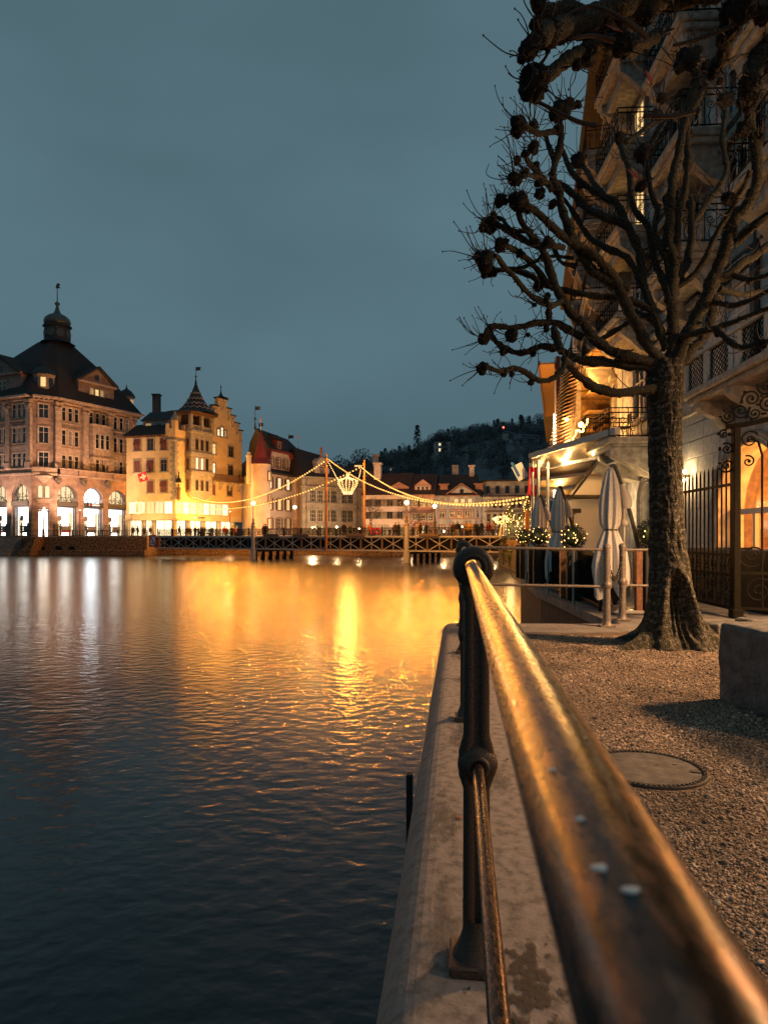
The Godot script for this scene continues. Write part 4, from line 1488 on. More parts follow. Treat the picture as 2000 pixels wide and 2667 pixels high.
	# windows of the wing
	for r in 3:
		for i in 3:
			var y: float = [7.9, 11.6, 15.4][r]
			if r == 0 and i == 0:
				continue
			var o := win(th, L, [1.0, 3.65, 6.3][i], y, 1.25, 2.1, "blind_red" if (r + i) % 3 else "glass_dark", "frame_brown", "grey_trim", Vector2i(2, 2))
			if (r + i) % 2 == 0:
				var aw := MB.new()
				aw.box(Vector3(0, 1.55, 0.28), Vector3(1.2, 1.2, 0.03), Basis(Vector3.RIGHT, -0.35))
				part("awning", aw, M["blind_red"], o)
	for w in [[9.95, 15.7, "glass_warm"], [15.1, 15.7, "glass_dark"], [9.85, 12.0, "glass_pale"], [15.0, 12.0, "glass_dark"], [9.7, 8.0, "blind_red"], [14.7, 8.0, "glass_dark"]]:
		win(th, R, w[0], w[1], 1.5, 2.0, w[2], "frame_brown", "grey_trim", Vector2i(2, 2))
	for i in 3:
		win(th, R, 11.5 + i * 1.0, 19.3, 0.75, [1.3, 1.8, 1.3][i], "glass_pale" if i < 2 else "glass_dim", "frame_brown", "grey_trim", Vector2i(1, 2))
	# lit first-floor band of large windows, shop band, open ground floor
	for i in 8:
		win(th, R, 0.95 + i * 1.78, 4.15, 1.55, 2.15, ["shop_upper", "shop_warm", "glass_pale"][i % 3], "frame_white", "", Vector2i(2, 1))
	for i in 5:
		win(th, L, 0.1 + i * 1.78, 4.15, 1.55, 2.15, ["glass_pale", "shop_upper", "glass_warm", "shop_upper", "shop_warm"][i], "frame_white", "", Vector2i(2, 1))
	boxes("shop_band", th, R, [[-0.3, 17.6, 3.15, 3.95, 0, 0.5], [-0.3, 17.6, 2.95, 3.15, 0, 0.9]], "cream_render", 0.03)
	boxes("shop_band", th, L, [[-1.2, 8.7, 3.15, 3.95, 0, 0.5], [-1.2, 8.7, 2.95, 3.15, 0, 0.9]], "cream_render", 0.03)
	var nm := boxes("shop_sign", th, R, [[4.6, 7.8, 3.32, 3.8, 0.5, 0.52]], "cream_render")
	part("lettering", text_mesh("OpusBar", 0.5), M["sign_black"], nm, at(6.2, 3.6, 0.55))
	for w in [[R, [0.0, 3.6, 7.6, 12.0, 16.0]], [L, [-1.2, 2.0, 4.0, 8.2]]]:
		var xs: Array = w[1]
		for i in xs.size():
			boxes("pier", th, w[0], [[xs[i] - 0.2, xs[i] + 0.3, 0, 3.0, -0.6, 0.0]], "cream_render")
			if i < xs.size() - 1:
				var d := boxes("shop_window", th, w[0], [[xs[i] + 0.3, xs[i + 1] - 0.2, 0.05, 0.25, -0.5, -0.4], [(xs[i] + xs[i + 1]) * 0.5 - 0.04, (xs[i] + xs[i + 1]) * 0.5 + 0.04, 0.25, 2.9, -0.5, -0.42]], "frame_dark")
				boxes("pane", d, Transform3D(), [[xs[i] + 0.3, xs[i + 1] - 0.2, 0.25, 2.95, -0.9, -0.8]], "shop_warm")
	# turret with its oriel floors
	wall_part("turret", th, at(0, 0, 1.3), rect(2.6, 8.0, 8.3, 19.2), 3.0, "grey_trim")
	var tap := MB.new()
	tap.prism(PackedVector2Array([Vector2(2.6, 8.0), Vector2(8.3, 8.0), Vector2(6.6, 6.8), Vector2(4.0, 6.8)]), 0.0, 1.1)
	part("turret_corbel", tap, M["grey_trim"], th)
	boxes("turret_bands", th, at(0, 0, 0), [[2.4, 8.5, 11.3, 12.0, 1.3, 1.65], [2.4, 8.5, 14.6, 15.4, 1.3, 1.5], [2.4, 8.5, 18.8, 19.3, -1.7, 1.7], [2.4, 2.6, 11.3, 12.0, 0, 1.3], [2.4, 2.6, 14.6, 15.4, 0, 1.3]], "grey_trim", 0.05)
	for r in 3:
		for i in 3:
			win(th, at(0, 0, 1.3), 4.1 + i * 1.35, [8.4, 12.2, 15.7][r], 0.8, [1.9, 2.2, 2.0][r], "glass_pale" if r == 1 and i < 2 else "glass_dark", "frame_brown", "", Vector2i(1, 1))
		win(th, Transform3D(Basis(UP, -PI / 2), Vector3(2.6, 0, 0.6)), 0.0, [8.4, 12.2, 15.7][r], 0.6, 1.9, "glass_dark", "frame_brown", "", Vector2i(1, 1))
	for c in [[2.6, 1.25], [5.4, 1.25], [8.1, 1.25], [2.6, -1.6], [8.1, -1.6]]:
		boxes("loggia_pier", th, at(c[0], 0, c[1]), [[-0.3, 0.3, 19.3, 22.4, -0.3, 0.3]], "grey_trim")
	boxes("loggia_parapet", th, Transform3D(), [[2.5, 8.2, 19.3, 20.2, 1.1, 1.35], [2.45, 2.7, 19.3, 20.2, -1.6, 1.2]], "grey_trim", 0.04)
	boxes("loggia_back", th, Transform3D(), [[2.6, 8.2, 19.3, 22.4, -1.7, -1.5]], "frame_brown")
	boxes("loggia_beam", th, Transform3D(), [[2.3, 8.5, 22.0, 22.7, -1.9, 1.6]], "frame_brown")
	# pointed roof, glazed in zigzag bands
	var prof := [[4.3, 22.4], [3.2, 23.0], [2.3, 23.9], [1.6, 24.9], [0.95, 26.1], [0.42, 27.4], [0.06, 28.5]]
	var rm := MB.new()
	for i in prof.size() - 1:
		for k in 8:
			var a0 := TAU * (k + 0.5) / 8.0
			var a1 := TAU * (k + 1.5) / 8.0
			rm.face(Vector3(cos(a0) * prof[i][0], prof[i][1], sin(a0) * prof[i][0]), Vector3(cos(a1) * prof[i][0], prof[i][1], sin(a1) * prof[i][0]), Vector3(cos(a1) * prof[i + 1][0], prof[i + 1][1], sin(a1) * prof[i + 1][0]), Vector3(cos(a0) * prof[i + 1][0], prof[i + 1][1], sin(a0) * prof[i + 1][0]), Vector3(0, prof[i][1] - 2.0, 0))
	var ro := part("turret_roof", rm, M["slate"], th, at(5.4, 0, -0.1))
	var zz := MB.new()
	for band in [[3.0, 23.2, 0.42], [2.2, 24.05, 0.42], [1.55, 25.0, 0.42], [1.0, 26.05, 0.4]]:
		for k in 16:
			var a0 := TAU * k / 16.0
			var a1 := TAU * (k + 0.5) / 16.0
			var a2 := TAU * (k + 1) / 16.0
			var r0: float = band[0] * 0.985
			var r1: float = band[0] * 0.82
			zz.tube(PackedVector3Array([Vector3(cos(a0) * r0, band[1], sin(a0) * r0), Vector3(cos(a1) * r1, band[1] + band[2], sin(a1) * r1), Vector3(cos(a2) * r0, band[1], sin(a2) * r0)]), PackedFloat32Array([0.07]), 4, false)
	part("zigzag_tiles", zz, M["tile_pale"], ro)
	finial(th, f * Vector3(5.4, 28.1, -0.1), 3.0, 1.0)
	# balcony
	var bal := boxes("balcony", th, R, [[8.4, 18.3, 10.55, 10.8, 0, 1.4], [8.4, 18.3, 11.75, 11.9, 1.25, 1.4], [18.15, 18.3, 10.8, 11.9, 0, 1.4]], "frame_brown", 0.03)
	var br := MB.new()
	for i in 20:
		for e in [0.0, 1.0]:
			br.beam(Vector3(8.5 + i * 0.49, 10.8 + e * 0.95, 1.33), Vector3(8.99 + i * 0.49, 11.75 - e * 0.95, 1.33), 0.05, 0.05)
	part("lattice", br, M["frame_brown"], bal)
	for x in [9.2, 11.8, 14.6, 17.4]:
		var cb := MB.new()
		cb.prism(PackedVector2Array([Vector2(0, 0), Vector2(1.3, 0), Vector2(1.2, -0.3), Vector2(0.5, -0.6), Vector2(0.25, -1.5), Vector2(0, -1.6)]), -0.2, 0.2)
		part("bracket", cb, M["grey_trim"], bal, Transform3D(Basis(UP, -PI / 2), Vector3(x, 10.55, 0)))
	# carved figure under a canopy on the corner
	var fig := thing("corner_statue", "carved figure under a small pointed canopy on the corner of the yellow house", "statue", f * at(0.2, 6.3, 0.7))
	var sm := MB.new()
	sm.lathe(PackedVector2Array([Vector2(0.05, 0), Vector2(0.35, 0.5), Vector2(0.45, 0.7), Vector2(0.28, 0.8), Vector2(0.36, 1.2), Vector2(0.3, 1.8), Vector2(0.42, 2.3), Vector2(0.15, 2.6), Vector2(0.22, 2.85), Vector2(0.1, 3.05), Vector2(0, 3.1)]), 10)
	part("figure", sm, M["frame_brown"], fig)
	sm = MB.new()
	sm.lathe(PackedVector2Array([Vector2(0.55, 3.3), Vector2(0.5, 3.5), Vector2(0.4, 3.9), Vector2(0.15, 4.2), Vector2(0.08, 4.8), Vector2(0.15, 5.0), Vector2(0.0, 5.3)]), 10)
	part("canopy", sm, M["slate"], fig)
	boxes("arm", fig, Transform3D(), [[-0.08, 0.08, 3.35, 3.5, -0.7, 0.1]], "slate")
	# flag on the wing
	var fg := thing("house_flag", "red flag with a white cross hanging from a pole on the yellow house", "flag", fl * at(2.2, 9.6, 0.3))
	swiss_flag(fg, Transform3D(Basis(Vector3.BACK, 0.3), Vector3(0.2, 0, 1.0)), 1.7, 1.6)
	boxes("pole", fg, Transform3D(Basis(Vector3.BACK, 0.3), Vector3(-0.2, 1.55, 1.02)), [[-1.2, 2.2, 0, 0.05, 0, 0.05]], "frame_white")


func swiss_flag(th: Node3D, f: Transform3D, w: float, h: float) -> void:
	# cloth with a gentle wave; the white cross is sewn on just proud of both sides
	for e in 2:
		var m := MB.new()
		var n := 18
		var wave := func(x: float, y: float) -> Vector3: return Vector3(x * w, y * h, 0.07 * h * sin(x * 6.0 + y * 2.5))
		for i in n:
			for j in n:
				var x0 := float(i) / n
				var y0 := float(j) / n
				var cx := x0 + 0.5 / n - 0.5
				var cy := y0 + 0.5 / n - 0.5
				var cross := (absf(cx) < 0.105 and absf(cy) < 0.31) or (absf(cy) < 0.105 and absf(cx) < 0.31)
				if cross != (e == 1):
					continue
				var a: Vector3 = wave.call(x0, y0)
				var b: Vector3 = wave.call(x0 + 1.0 / n, y0)
				var c: Vector3 = wave.call(x0 + 1.0 / n, y0 + 1.0 / n)
				var d: Vector3 = wave.call(x0, y0 + 1.0 / n)
				var nn := (b - a).cross(d - a).normalized()
				m.quad(a, b, c, d, nn)
				var back := -nn * 0.008
				m.quad(a + back, b + back, c + back, d + back, -nn)
		part(["cloth", "cross"][e], m, M[["flag_red", "flag_white"][e]], th, f)


func cone_turret(th: Node3D, pos: Vector3, r: float, h: float, cone_h: float, wall: String) -> void:
	var inv := th.transform.affine_inverse()
	var m := MB.new()
	m.lathe(PackedVector2Array([Vector2(r, 0), Vector2(r, h), Vector2(r + 0.12, h + 0.05), Vector2(r + 0.12, h + 0.3)]), 18, true)
	var o := part("turret", m, M[wall], th, inv * Transform3D(Basis(), pos))
	m = MB.new()
	m.lathe(PackedVector2Array([Vector2(r + 0.35, h + 0.2), Vector2(r * 0.75, h + cone_h * 0.22), Vector2(r * 0.4, h + cone_h * 0.6), Vector2(0.06, h + cone_h)]), 10, false)
	part("turret_spire", m, M["red_spire"], o)
	m = MB.new()
	m.lathe(PackedVector2Array([Vector2(0.06, h + cone_h), Vector2(0.05, h + cone_h + 1.5), Vector2(0.2, h + cone_h + 1.9), Vector2(0.05, h + cone_h + 2.4), Vector2(0.0, h + cone_h + 2.9)]), 8)
	part("finial", m, M["tile_pale"], o)


func make_shutter_house() -> void:
	var f := frame(Vector2(-23, 122), Vector2(-16.6, 137.5), BANK)
	var th := thing("shutter_house", "white house with green shutters and two red pointed turrets", "building", f)
	var R := Transform3D()
	wall_part("wall", th, R, rect(0.5, 0, 16.5, 12.6), 0.8, "white_render")
	wall_part("gable_wall", th, R, PackedVector2Array([Vector2(3.4, 12.6), Vector2(13.4, 12.6), Vector2(11.7, 16.0), Vector2(4.6, 16.0)]), 0.8, "white_render")
	wall_part("side_wall", th, f.affine_inverse() * frame(Vector2(-28.4, 137.5), Vector2(-23, 122.4), BANK), rect(-0.5, 0, 16.0, 12.0), 0.5, "cream_render")
	cone_turret(th, f * Vector3(1.7, 0, 0.1), 1.75, 12.9, 6.4, "white_render")
	cone_turret(th, f * Vector3(15.3, 0, 0.1), 1.6, 12.9, 5.0, "white_render")
	# roof slopes: the pent roof over the second floor, the mansard above, the ridge to the left
	var pr := MB.new()
	pr.prism(PackedVector2Array([Vector2(0, 0.9), Vector2(1.5, 0), Vector2(1.5, -0.12), Vector2(0, -0.12)]), -6.0, 6.0)
	part("pent_roof", pr, M["roof_tile"], th, Transform3D(Basis(UP, -PI / 2), Vector3(8.4, 11.9, 0)))
	var e := PackedVector3Array([f * Vector3(2.6, 12.4, 0.5), f * Vector3(14.4, 12.4, 0.5), Vector3(-14.5, BANK + 12.4, -147), Vector3(-28.4, BANK + 12.0, -138)])
	var e2 := PackedVector3Array([f * Vector3(4.6, 16.2, 0.4), f * Vector3(11.7, 16.2, 0.4), Vector3(-15.5, BANK + 16.0, -145), Vector3(-27.6, BANK + 16.0, -138.4)])
	var e3 := PackedVector3Array([f * Vector3(4.3, 20.3, -2.6), f * Vector3(5.0, 20.3, -2.6), Vector3(-20.0, BANK + 20.3, -142), Vector3(-27.4, BANK + 19.2, -139.4)])
	loft("roof", th, [PackedVector3Array([e[0] + Vector3(0, 0, -1.4), e[1] + Vector3(0, 0, -1.4), e[2], e[3]]), PackedVector3Array([e2[0] + Vector3(0, 0, -1.4), e2[1] + Vector3(0, 0, -1.4), e2[2], e2[3]]), e3], "roof_tile")
	var vg := MB.new()
	for s in [[2.9, 12.5, 4.45, 16.2], [13.9, 12.5, 11.85, 16.2], [4.3, 16.15, 12.0, 16.15]]:
		vg.beam(Vector3(s[0], s[1], 0.25), Vector3(s[2], s[3], 0.25), 1.0, 0.35)
	part("barge_board", vg, M["red_spire"], th)
	loft("dormer_roof", th, [PackedVector3Array([f * Vector3(7.4, 18.5, 0.0), f * Vector3(11.4, 18.5, 0.0), f * Vector3(11, 18.7, -5), f * Vector3(7.4, 18.7, -5)]), PackedVector3Array([f * Vector3(7.8, 19.6, -1.2), f * Vector3(9.6, 19.6, -1.2), f * Vector3(9.6, 19.6, -5), f * Vector3(7.8, 19.6, -5)])], "roof_tile")
	wall_part("dormer", th, at(0, 0, -0.6), rect(7.8, 16.3, 10.6, 18.5), 3.0, "red_spire")
	win(th, at(0, 0, -0.6), 9.2, 16.9, 1.0, 1.4, "glass_dark", "frame_white", "", Vector2i(2, 2))
	for i in 3:
		win(th, R, 5.4 + i * 2.5, 13.1, 0.95, 1.85, "glass_dark", "frame_white", "rust_trim", Vector2i(2, 3), "shutter_green")
	var xs := [4.9, 8.2, 11.4]
	for r in 3:
		for i in 3:
			win(th, R, xs[i], [1.5, 5.15, 9.1][r], 1.15, 2.1, ["glass_dark", "glass_warm", "glass_pale"][r] if i < 2 or r > 0 else "glass_dim", "frame_white", "rust_trim", Vector2i(2, 3), "shutter_green")
	for w in [[1.7, 10.2, 0.7, 1.5, "glass_warm"], [1.7, 6.2, 0.7, 1.4, "glass_dim"], [1.7, 1.6, 0.8, 1.7, "glass_warm"]]:
		win(th, at(0, 0, 1.86), w[0], w[1], w[2], w[3], w[4], "frame_white", "rust_trim", Vector2i(1, 2))
	for y in [1.5, 5.4, 9.0]:
		win(th, at(0, 0, 1.7), 15.3, y, 0.8, 1.9, "glass_dark", "frame_white", "rust_trim", Vector2i(1, 2))
	finial(th, f * Vector3(4.6, 20.1, -3.0), 4.6, 1.1)
	finial(th, Vector3(-25.4, BANK + 19.4, -139), 4.0, 1.0)
	finial(th, f * Vector3(14.5, 16.0, -8.0), 5.4, 1.5)
	boxes("chimney", th, Transform3D(), [[-1.4, -0.75, 9.5, 14.3, -0.9, -0.3], [-1.5, -0.65, 14.3, 14.5, -1.0, -0.2], [-1.3, -0.85, 14.5, 15.1, -0.8, -0.4]], "cream_render")
	# house wedged behind
	var b := thing("back_house", "dark hipped roof between the white shuttered house and the painted house", "building", f)
	loft("roof", b, [PackedVector3Array([f * Vector3(12.5, 12.5, -4), f * Vector3(24, 11.5, 2), f * Vector3(27, 11.5, -10), f * Vector3(12, 12.5, -14)]), PackedVector3Array([f * Vector3(16.4, 18.8, -5), f * Vector3(19.0, 17.9, -4), f * Vector3(20, 17.5, -8), f * Vector3(16.5, 18.8, -9)])], "roof_tile")
	finial(b, f * Vector3(20.2, 17.0, -5.0), 4.6, 1.2)


func make_painted_house() -> void:
	var f := frame(Vector2(-15.6, 130), Vector2(-4, 138), BANK)
	var th := thing("painted_house", "grey painted house front with tall mullioned windows behind the crown of lights", "building", f)
	wall_part("wall", th, Transform3D(), rect(0, 0, 14.1, 11.4), 0.8, "painted_render")
	var piers := []
	for x in [0.25, 1.25, 7.95, 8.35, 11.8, 13.8]:
		piers.append([x - 0.28, x + 0.28, 2.4, 11.2, 0, 0.3])
	boxes("pilasters", th, Transform3D(), piers, "pale_render")
	for y in [[5.5, 6.6], [1.9, 2.9]]:
		boxes("parapet_band", th, Transform3D(), [[0.9, 8.3, y[0], y[1], 0.05, 0.5], [8.3, 12, y[0], y[1], 0.05, 0.5], [0.6, 12.2, y[1] - 0.12, y[1] + 0.06, 0.05, 0.62], [0.6, 12.2, y[0] - 0.1, y[0] + 0.05, 0.05, 0.62]], "pale_render", 0.02)
		var bl := MB.new()
		for i in 24:
			bl.box(Vector3(1.2 + i * 0.45, (y[0] + y[1]) * 0.5, 0.53), Vector3(0.09, y[1] - y[0] - 0.2, 0.06))
		part("balusters", bl, M["painted_render"], th).set_meta("kind", "stuff")
	for r in 2:
		var y: float = [3.0, 6.75][r]
		for x in [2.35, 3.9, 5.45, 6.95, 9.3, 10.75]:
			win(th, Transform3D(), x, y, 1.25, 2.3, "glass_dark", "frame_white" if x < 6 else "pale_render", "", Vector2i(3, 3))
	boxes("cornice", th, Transform3D(), [[-0.4, 14.5, 9.5, 9.8, 0, 0.6], [-0.6, 14.7, 11.3, 11.6, -0.5, 1.0]], "pale_render", 0.03)
	loft("roof", th, [PackedVector3Array([f * Vector3(-1, 11.6, 1.2), f * Vector3(15, 11.6, 1.2), f * Vector3(15, 11.6, -10), f * Vector3(-1, 11.6, -10)]), PackedVector3Array([f * Vector3(0.5, 17.5, -4), f * Vector3(6, 16.5, -4), f * Vector3(6, 16.5, -6), f * Vector3(0.5, 17.5, -6)])], "roof_tile")
	wall_part("gablet", th, at(4.2, 11.6, 0.4), PackedVector2Array([Vector2(-1.6, 0), Vector2(1.6, 0), Vector2(1.6, 1.6), Vector2(1.1, 2.2), Vector2(0.9, 3.2), Vector2(0.4, 3.8), Vector2(-0.4, 3.8), Vector2(-0.9, 3.2), Vector2(-1.1, 2.2), Vector2(-1.6, 1.6)]), 2.5, "pale_render")
	win(th, at(4.2, 11.6, 0.4), 0, 0.6, 0.9, 1.5, "glass_dark", "frame_white", "rust_trim", Vector2i(2, 2))
	var m := MB.new()
	m.lathe(PackedVector2Array([Vector2(0.5, 0), Vector2(0.3, 0.3), Vector2(0.22, 0.9), Vector2(0.4, 1.1), Vector2(0.2, 1.5), Vector2(0.3, 1.8), Vector2(0.0, 2.2)]), 10)
	part("urn", m, M["rust_trim"], th, at(4.2, 15.4, 0))


func make_row_houses() -> void:
	var f := frame(Vector2(-5, 128), Vector2(26, 122), BANK)
	var kinds := ["glass_dark", "glass_dark", "curtain", "glass_dim"]
	var a := thing("row_house", "white house with grey shutters behind the bare tree in the row", "building", f, "row houses across the river")
	wall_part("wall", a, Transform3D(), rect(1.2, 0, 9.9, 8.0), 0.6, "white_render")
	for r in 2:
		for x in [2.2, 4.0, 6.2, 8.1]:
			win(a, Transform3D(), x, [3.4, 5.7][r], 1.15, 1.35, kinds[(int(x) + r) % 2], "frame_brown", "", Vector2i(2, 1), "shutter_grey")
	for x in [2.6, 5.0, 7.8]:
		win(a, Transform3D(), x, 0.2, 2.0, 2.1, "glass_dim", "frame_brown", "", Vector2i(3, 1))
	loft("roof", a, [PackedVector3Array([f * Vector3(0.9, 7.8, 0.9), f * Vector3(10, 7.8, 0.9), f * Vector3(10, 8, -10), f * Vector3(0.9, 8, -10)]), PackedVector3Array([f * Vector3(1.2, 12.3, -4.5), f * Vector3(10, 12.3, -4.5), f * Vector3(10, 12.3, -5.5), f * Vector3(1.2, 12.3, -5.5)])], "roof_red")
	wall_part("gablet", a, at(7.8, 8.3, -0.6), PackedVector2Array([Vector2(-1.9, 0), Vector2(1.9, 0), Vector2(1.9, 1.0), Vector2(0, 2.0), Vector2(-1.9, 1.0)]), 3.0, "rust_trim")
	boxes("chimney", a, Transform3D(), [[2.6, 3.9, 11, 14.2, -4, -2.8], [2.4, 4.1, 13.9, 14.2, -4.2, -2.6]], "white_render")
	var p := thing("row_house", "narrow peach house with pinkish awnings in the row", "building", f, "row houses across the river")
	wall_part("wall", p, Transform3D(), rect(9.95, 0, 14.6, 7.9), 0.6, "peach_render")
	for r in 2:
		for x in [10.9, 12.4, 13.8]:
			win(p, Transform3D(), x, [2.95, 5.6][r], 0.9, 1.45, "glass_dark", "frame_white", "", Vector2i(2, 3), "shutter_grey")
		var aw := MB.new()
		aw.box(Vector3(12.2, [4.7, 2.3][r], 0.6), Vector3(4.2, 0.06, 1.3), Basis(Vector3.RIGHT, 0.55))
		part("awning", aw, M["peach_render"], p)
	win(p, Transform3D(), 12.2, 0.1, 2.6, 2.0, "glass_warm", "frame_dark", "", Vector2i(3, 1))
	loft("roof", p, [PackedVector3Array([f * Vector3(9.9, 7.8, 0.8), f * Vector3(14.7, 7.8, 0.8), f * Vector3(14.7, 8, -9), f * Vector3(9.9, 8, -9)]), PackedVector3Array([f * Vector3(9.9, 12.0, -4.5), f * Vector3(14.7, 12.0, -4.5), f * Vector3(14.7, 12.0, -5.5), f * Vector3(9.9, 12.0, -5.5)])], "roof_red")
	wall_part("gablet", p, at(12.3, 8.2, -0.4), PackedVector2Array([Vector2(-1.5, 0), Vector2(1.5, 0), Vector2(1.5, 1.4), Vector2(0, 2.5), Vector2(-1.5, 1.4)]), 3.0, "peach_render")
	for i in 3:
		win(p, at(12.3, 8.2, -0.4), -0.8 + i * 0.8, 0.25, 0.55, 1.0, "glass_dark", "frame_white", "", Vector2i(1, 1))
	var g := thing("row_house", "pale house with grey pilasters and a triangular pediment in the row", "building", f, "row houses across the river")
	wall_part("wall", g, Transform3D(), rect(14.65, 0, 23.1, 7.6), 0.6, "pale_render")
	for x in [14.95, 17.0, 22.0, 22.8]:
		boxes("pilaster", g, Transform3D(), [[x - 0.25, x + 0.25, 2.4, 7.4, 0, 0.15]], "blue_grey")
	wall_part("pediment", g, at(0, 0, 0.2), PackedVector2Array([Vector2(16.7, 7.6), Vector2(22.3, 7.6), Vector2(19.5, 9.5)]), 3.0, "pale_render")
	var pm := MB.new()
	for s in [[16.4, 7.6, 19.5, 9.75], [22.6, 7.6, 19.5, 9.75], [16.3, 7.55, 22.7, 7.55]]:
		pm.beam(Vector3(s[0], s[1], 0.1), Vector3(s[2], s[3], 0.1), 0.9, 0.2)
	part("pediment_moulding", pm, M["rust_trim"], g)
	var oc := MB.new()
	oc.xf = Transform3D(Basis(Vector3.RIGHT, PI / 2), Vector3(19.5, 8.35, 0.22))
	oc.lathe(PackedVector2Array([Vector2(0.4, -0.03), Vector2(0.4, 0.05), Vector2(0, 0.05)]), 14, false)
	part("round_window", oc, M["glass_dark"], g)
	for x in [15.9, 17.8, 19.1, 20.5, 22.2]:
		win(g, Transform3D(), x, 3.5, 0.95, 1.4, "glass_dark", "frame_white", "rust_trim", Vector2i(2, 2), "", true)
		win(g, Transform3D(), x, 0.3, 1.0, 1.9, "glass_dim" if x < 18 else "glass_dark", "frame_brown", "rust_trim", Vector2i(2, 2), "", true)
	for x in [18.5, 19.7, 21.0]:
		win(g, Transform3D(), x, 5.9, 0.7, 1.1, "glass_warm", "frame_white", "", Vector2i(2, 1))
	loft("roof", g, [PackedVector3Array([f * Vector3(14.6, 7.6, 0.8), f * Vector3(23.2, 7.6, 0.8), f * Vector3(23.2, 8, -9), f * Vector3(14.6, 8, -9)]), PackedVector3Array([f * Vector3(15.5, 11.8, -4.5), f * Vector3(22, 11.8, -4.5), f * Vector3(22, 11.8, -5.5), f * Vector3(15.5, 11.8, -5.5)])], "roof_tile")
	for x in [16.2, 22.6]:
		boxes("dormer", g, Transform3D(), [[x - 0.7, x + 0.7, 8.2, 9.6, -2, -0.6], [x - 1.0, x + 1.0, 9.6, 9.8, -2.4, -0.3]], "rust_trim")
	boxes("chimney", g, Transform3D(), [[20.6, 21.5, 11, 13.4, -5, -4], [20.4, 21.7, 13.2, 13.5, -5.2, -3.8]], "white_render")
	boxes("chimney", g, Transform3D(), [[17.2, 18.4, 11.5, 13.8, -7, -6]], "pale_render")
	var d := thing("row_house", "flat-roofed pale house with a long balcony at the end of the row", "building", f, "row houses across the river")
	wall_part("wall", d, Transform3D(), rect(23.15, 0, 33, 7.4), 0.6, "pale_render")
	wall_part("attic", d, at(0, 0, -2.0), rect(23.15, 7.4, 33, 10.2), 6.0, "pale_render")
	boxes("roof", d, Transform3D(), [[22.8, 33.4, 10.2, 10.45, -9, -1.2], [22.8, 33.2, 7.3, 7.5, -2.5, 0.7]], "roof_tile")
	for i in 5:
		win(d, at(0, 0, -2.0), 24.1 + i * 1.75, 8.0, 0.8, 1.4, "glass_dark", "frame_dark", "", Vector2i(1, 1))
	boxes("balcony", d, Transform3D(), [[23.6, 33, 4.5, 4.65, 0, 1.1], [23.6, 33, 5.2, 5.3, 1.0, 1.1]], "frame_brown")
	for i in 8:
		win(d, Transform3D(), 24.3 + i * 1.1, 2.2, 0.62, 2.0, "glass_dark", "frame_dark", "", Vector2i(1, 1))
		win(d, Transform3D(), 24.3 + i * 1.1, 5.2, 0.62, 1.6, "glass_dark" if i % 3 else "glass_dim", "frame_dark", "", Vector2i(1, 1))
	# a taller house standing behind the crown of lights
	var h := thing("rear_house", "pinkish house with two chimneys rising behind the painted house", "building", frame(Vector2(-9.5, 150), Vector2(-0.5, 150), BANK))
	wall_part("wall", h, Transform3D(), rect(0, 0, 9, 14.6), 8.0, "white_render")
	for i in 3:
		win(h, Transform3D(), 2.0 + i * 2.4, 10.4, 1.0, 1.8, "glass_dark", "frame_white", "rust_trim", Vector2i(2, 2))
	loft("roof", h, [ring_at(PackedVector2Array([Vector2(-10.2, -149.2), Vector2(0.2, -149.2), Vector2(0.2, -158), Vector2(-10.2, -158)]), Vector2(-5, -154), 0.0, BANK + 14.4), ring_at(PackedVector2Array([Vector2(-10.2, -149.2), Vector2(0.2, -149.2), Vector2(0.2, -158), Vector2(-10.2, -158)]), Vector2(-5, -154), 0.8, BANK + 17.0)], "roof_red")
	boxes("chimney", h, Transform3D(), [[7.0, 8.3, 13, 18.2, -2, -0.8], [6.8, 8.5, 17.8, 18.3, -2.2, -0.6]], "white_render")
	boxes("skylight", h, Transform3D(), [[3.0, 4.6, 15.3, 15.9, -1.6, -0.9]], "glass_warm")


# ---------------------------------------------------------------- hills, bridge, lights, people

func leaf_cloud(m: MB, c: Vector3, r: Vector3, count: int, size: float, g: RandomNumberGenerator) -> void:
	for i in count:
		var d := Vector3(g.randfn(), g.randfn(), g.randfn()).normalized()
		var p := c + d * r * pow(g.randf(), 0.4)
		var a := Vector3(g.randfn(), g.randfn(), g.randfn()).normalized()
		var b := a.cross(d).normalized()
		var s := size * g.randf_range(0.6, 1.3)
		var nn := (d + Vector3(g.randfn(), g.randfn(), g.randfn()) * 0.3).normalized()
		m.tri(p - a * s, p + a * s, p + b * s * 1.2, nn, nn, nn)


func bare_tree_mesh(h: float, spread: float, seed_: int, depth: int, r0: float) -> MB:
	var g := RandomNumberGenerator.new()
	g.seed = seed_
	var m := MB.new()
	var stack := [[Vector3.ZERO, Vector3(g.randf_range(-0.05, 0.05), 1, 0).normalized(), h * 0.36, r0, depth]]
	while stack.size():
		var s: Array = stack.pop_back()
		var p: Vector3 = s[0]
		var d: Vector3 = s[1]
		var ln: float = s[2]
		var r: float = s[3]
		var bend := Vector3(g.randfn(), g.randfn() * 0.4, g.randfn()) * 0.12
		var p1 := p + (d + bend) * ln * 0.5
		var p2 := p1 + (d - bend * 0.4) * ln * 0.5
		m.tube(PackedVector3Array([p, p1, p2]), PackedFloat32Array([r, r * 0.82, r * 0.66]), 5 if s[4] > 2 else 3, false)
		if s[4] > 0:
			var n := 3 if s[4] > 1 else 4
			for i in n:
				var side := Vector3(g.randfn(), g.randf_range(-0.25, 0.5), g.randfn()).normalized()
				var nd := (d * 0.75 + side * spread).normalized()
				stack.append([p.lerp(p2, g.randf_range(0.62, 1.0)), nd, ln * g.randf_range(0.62, 0.82), r * 0.6, s[4] - 1])
	return m


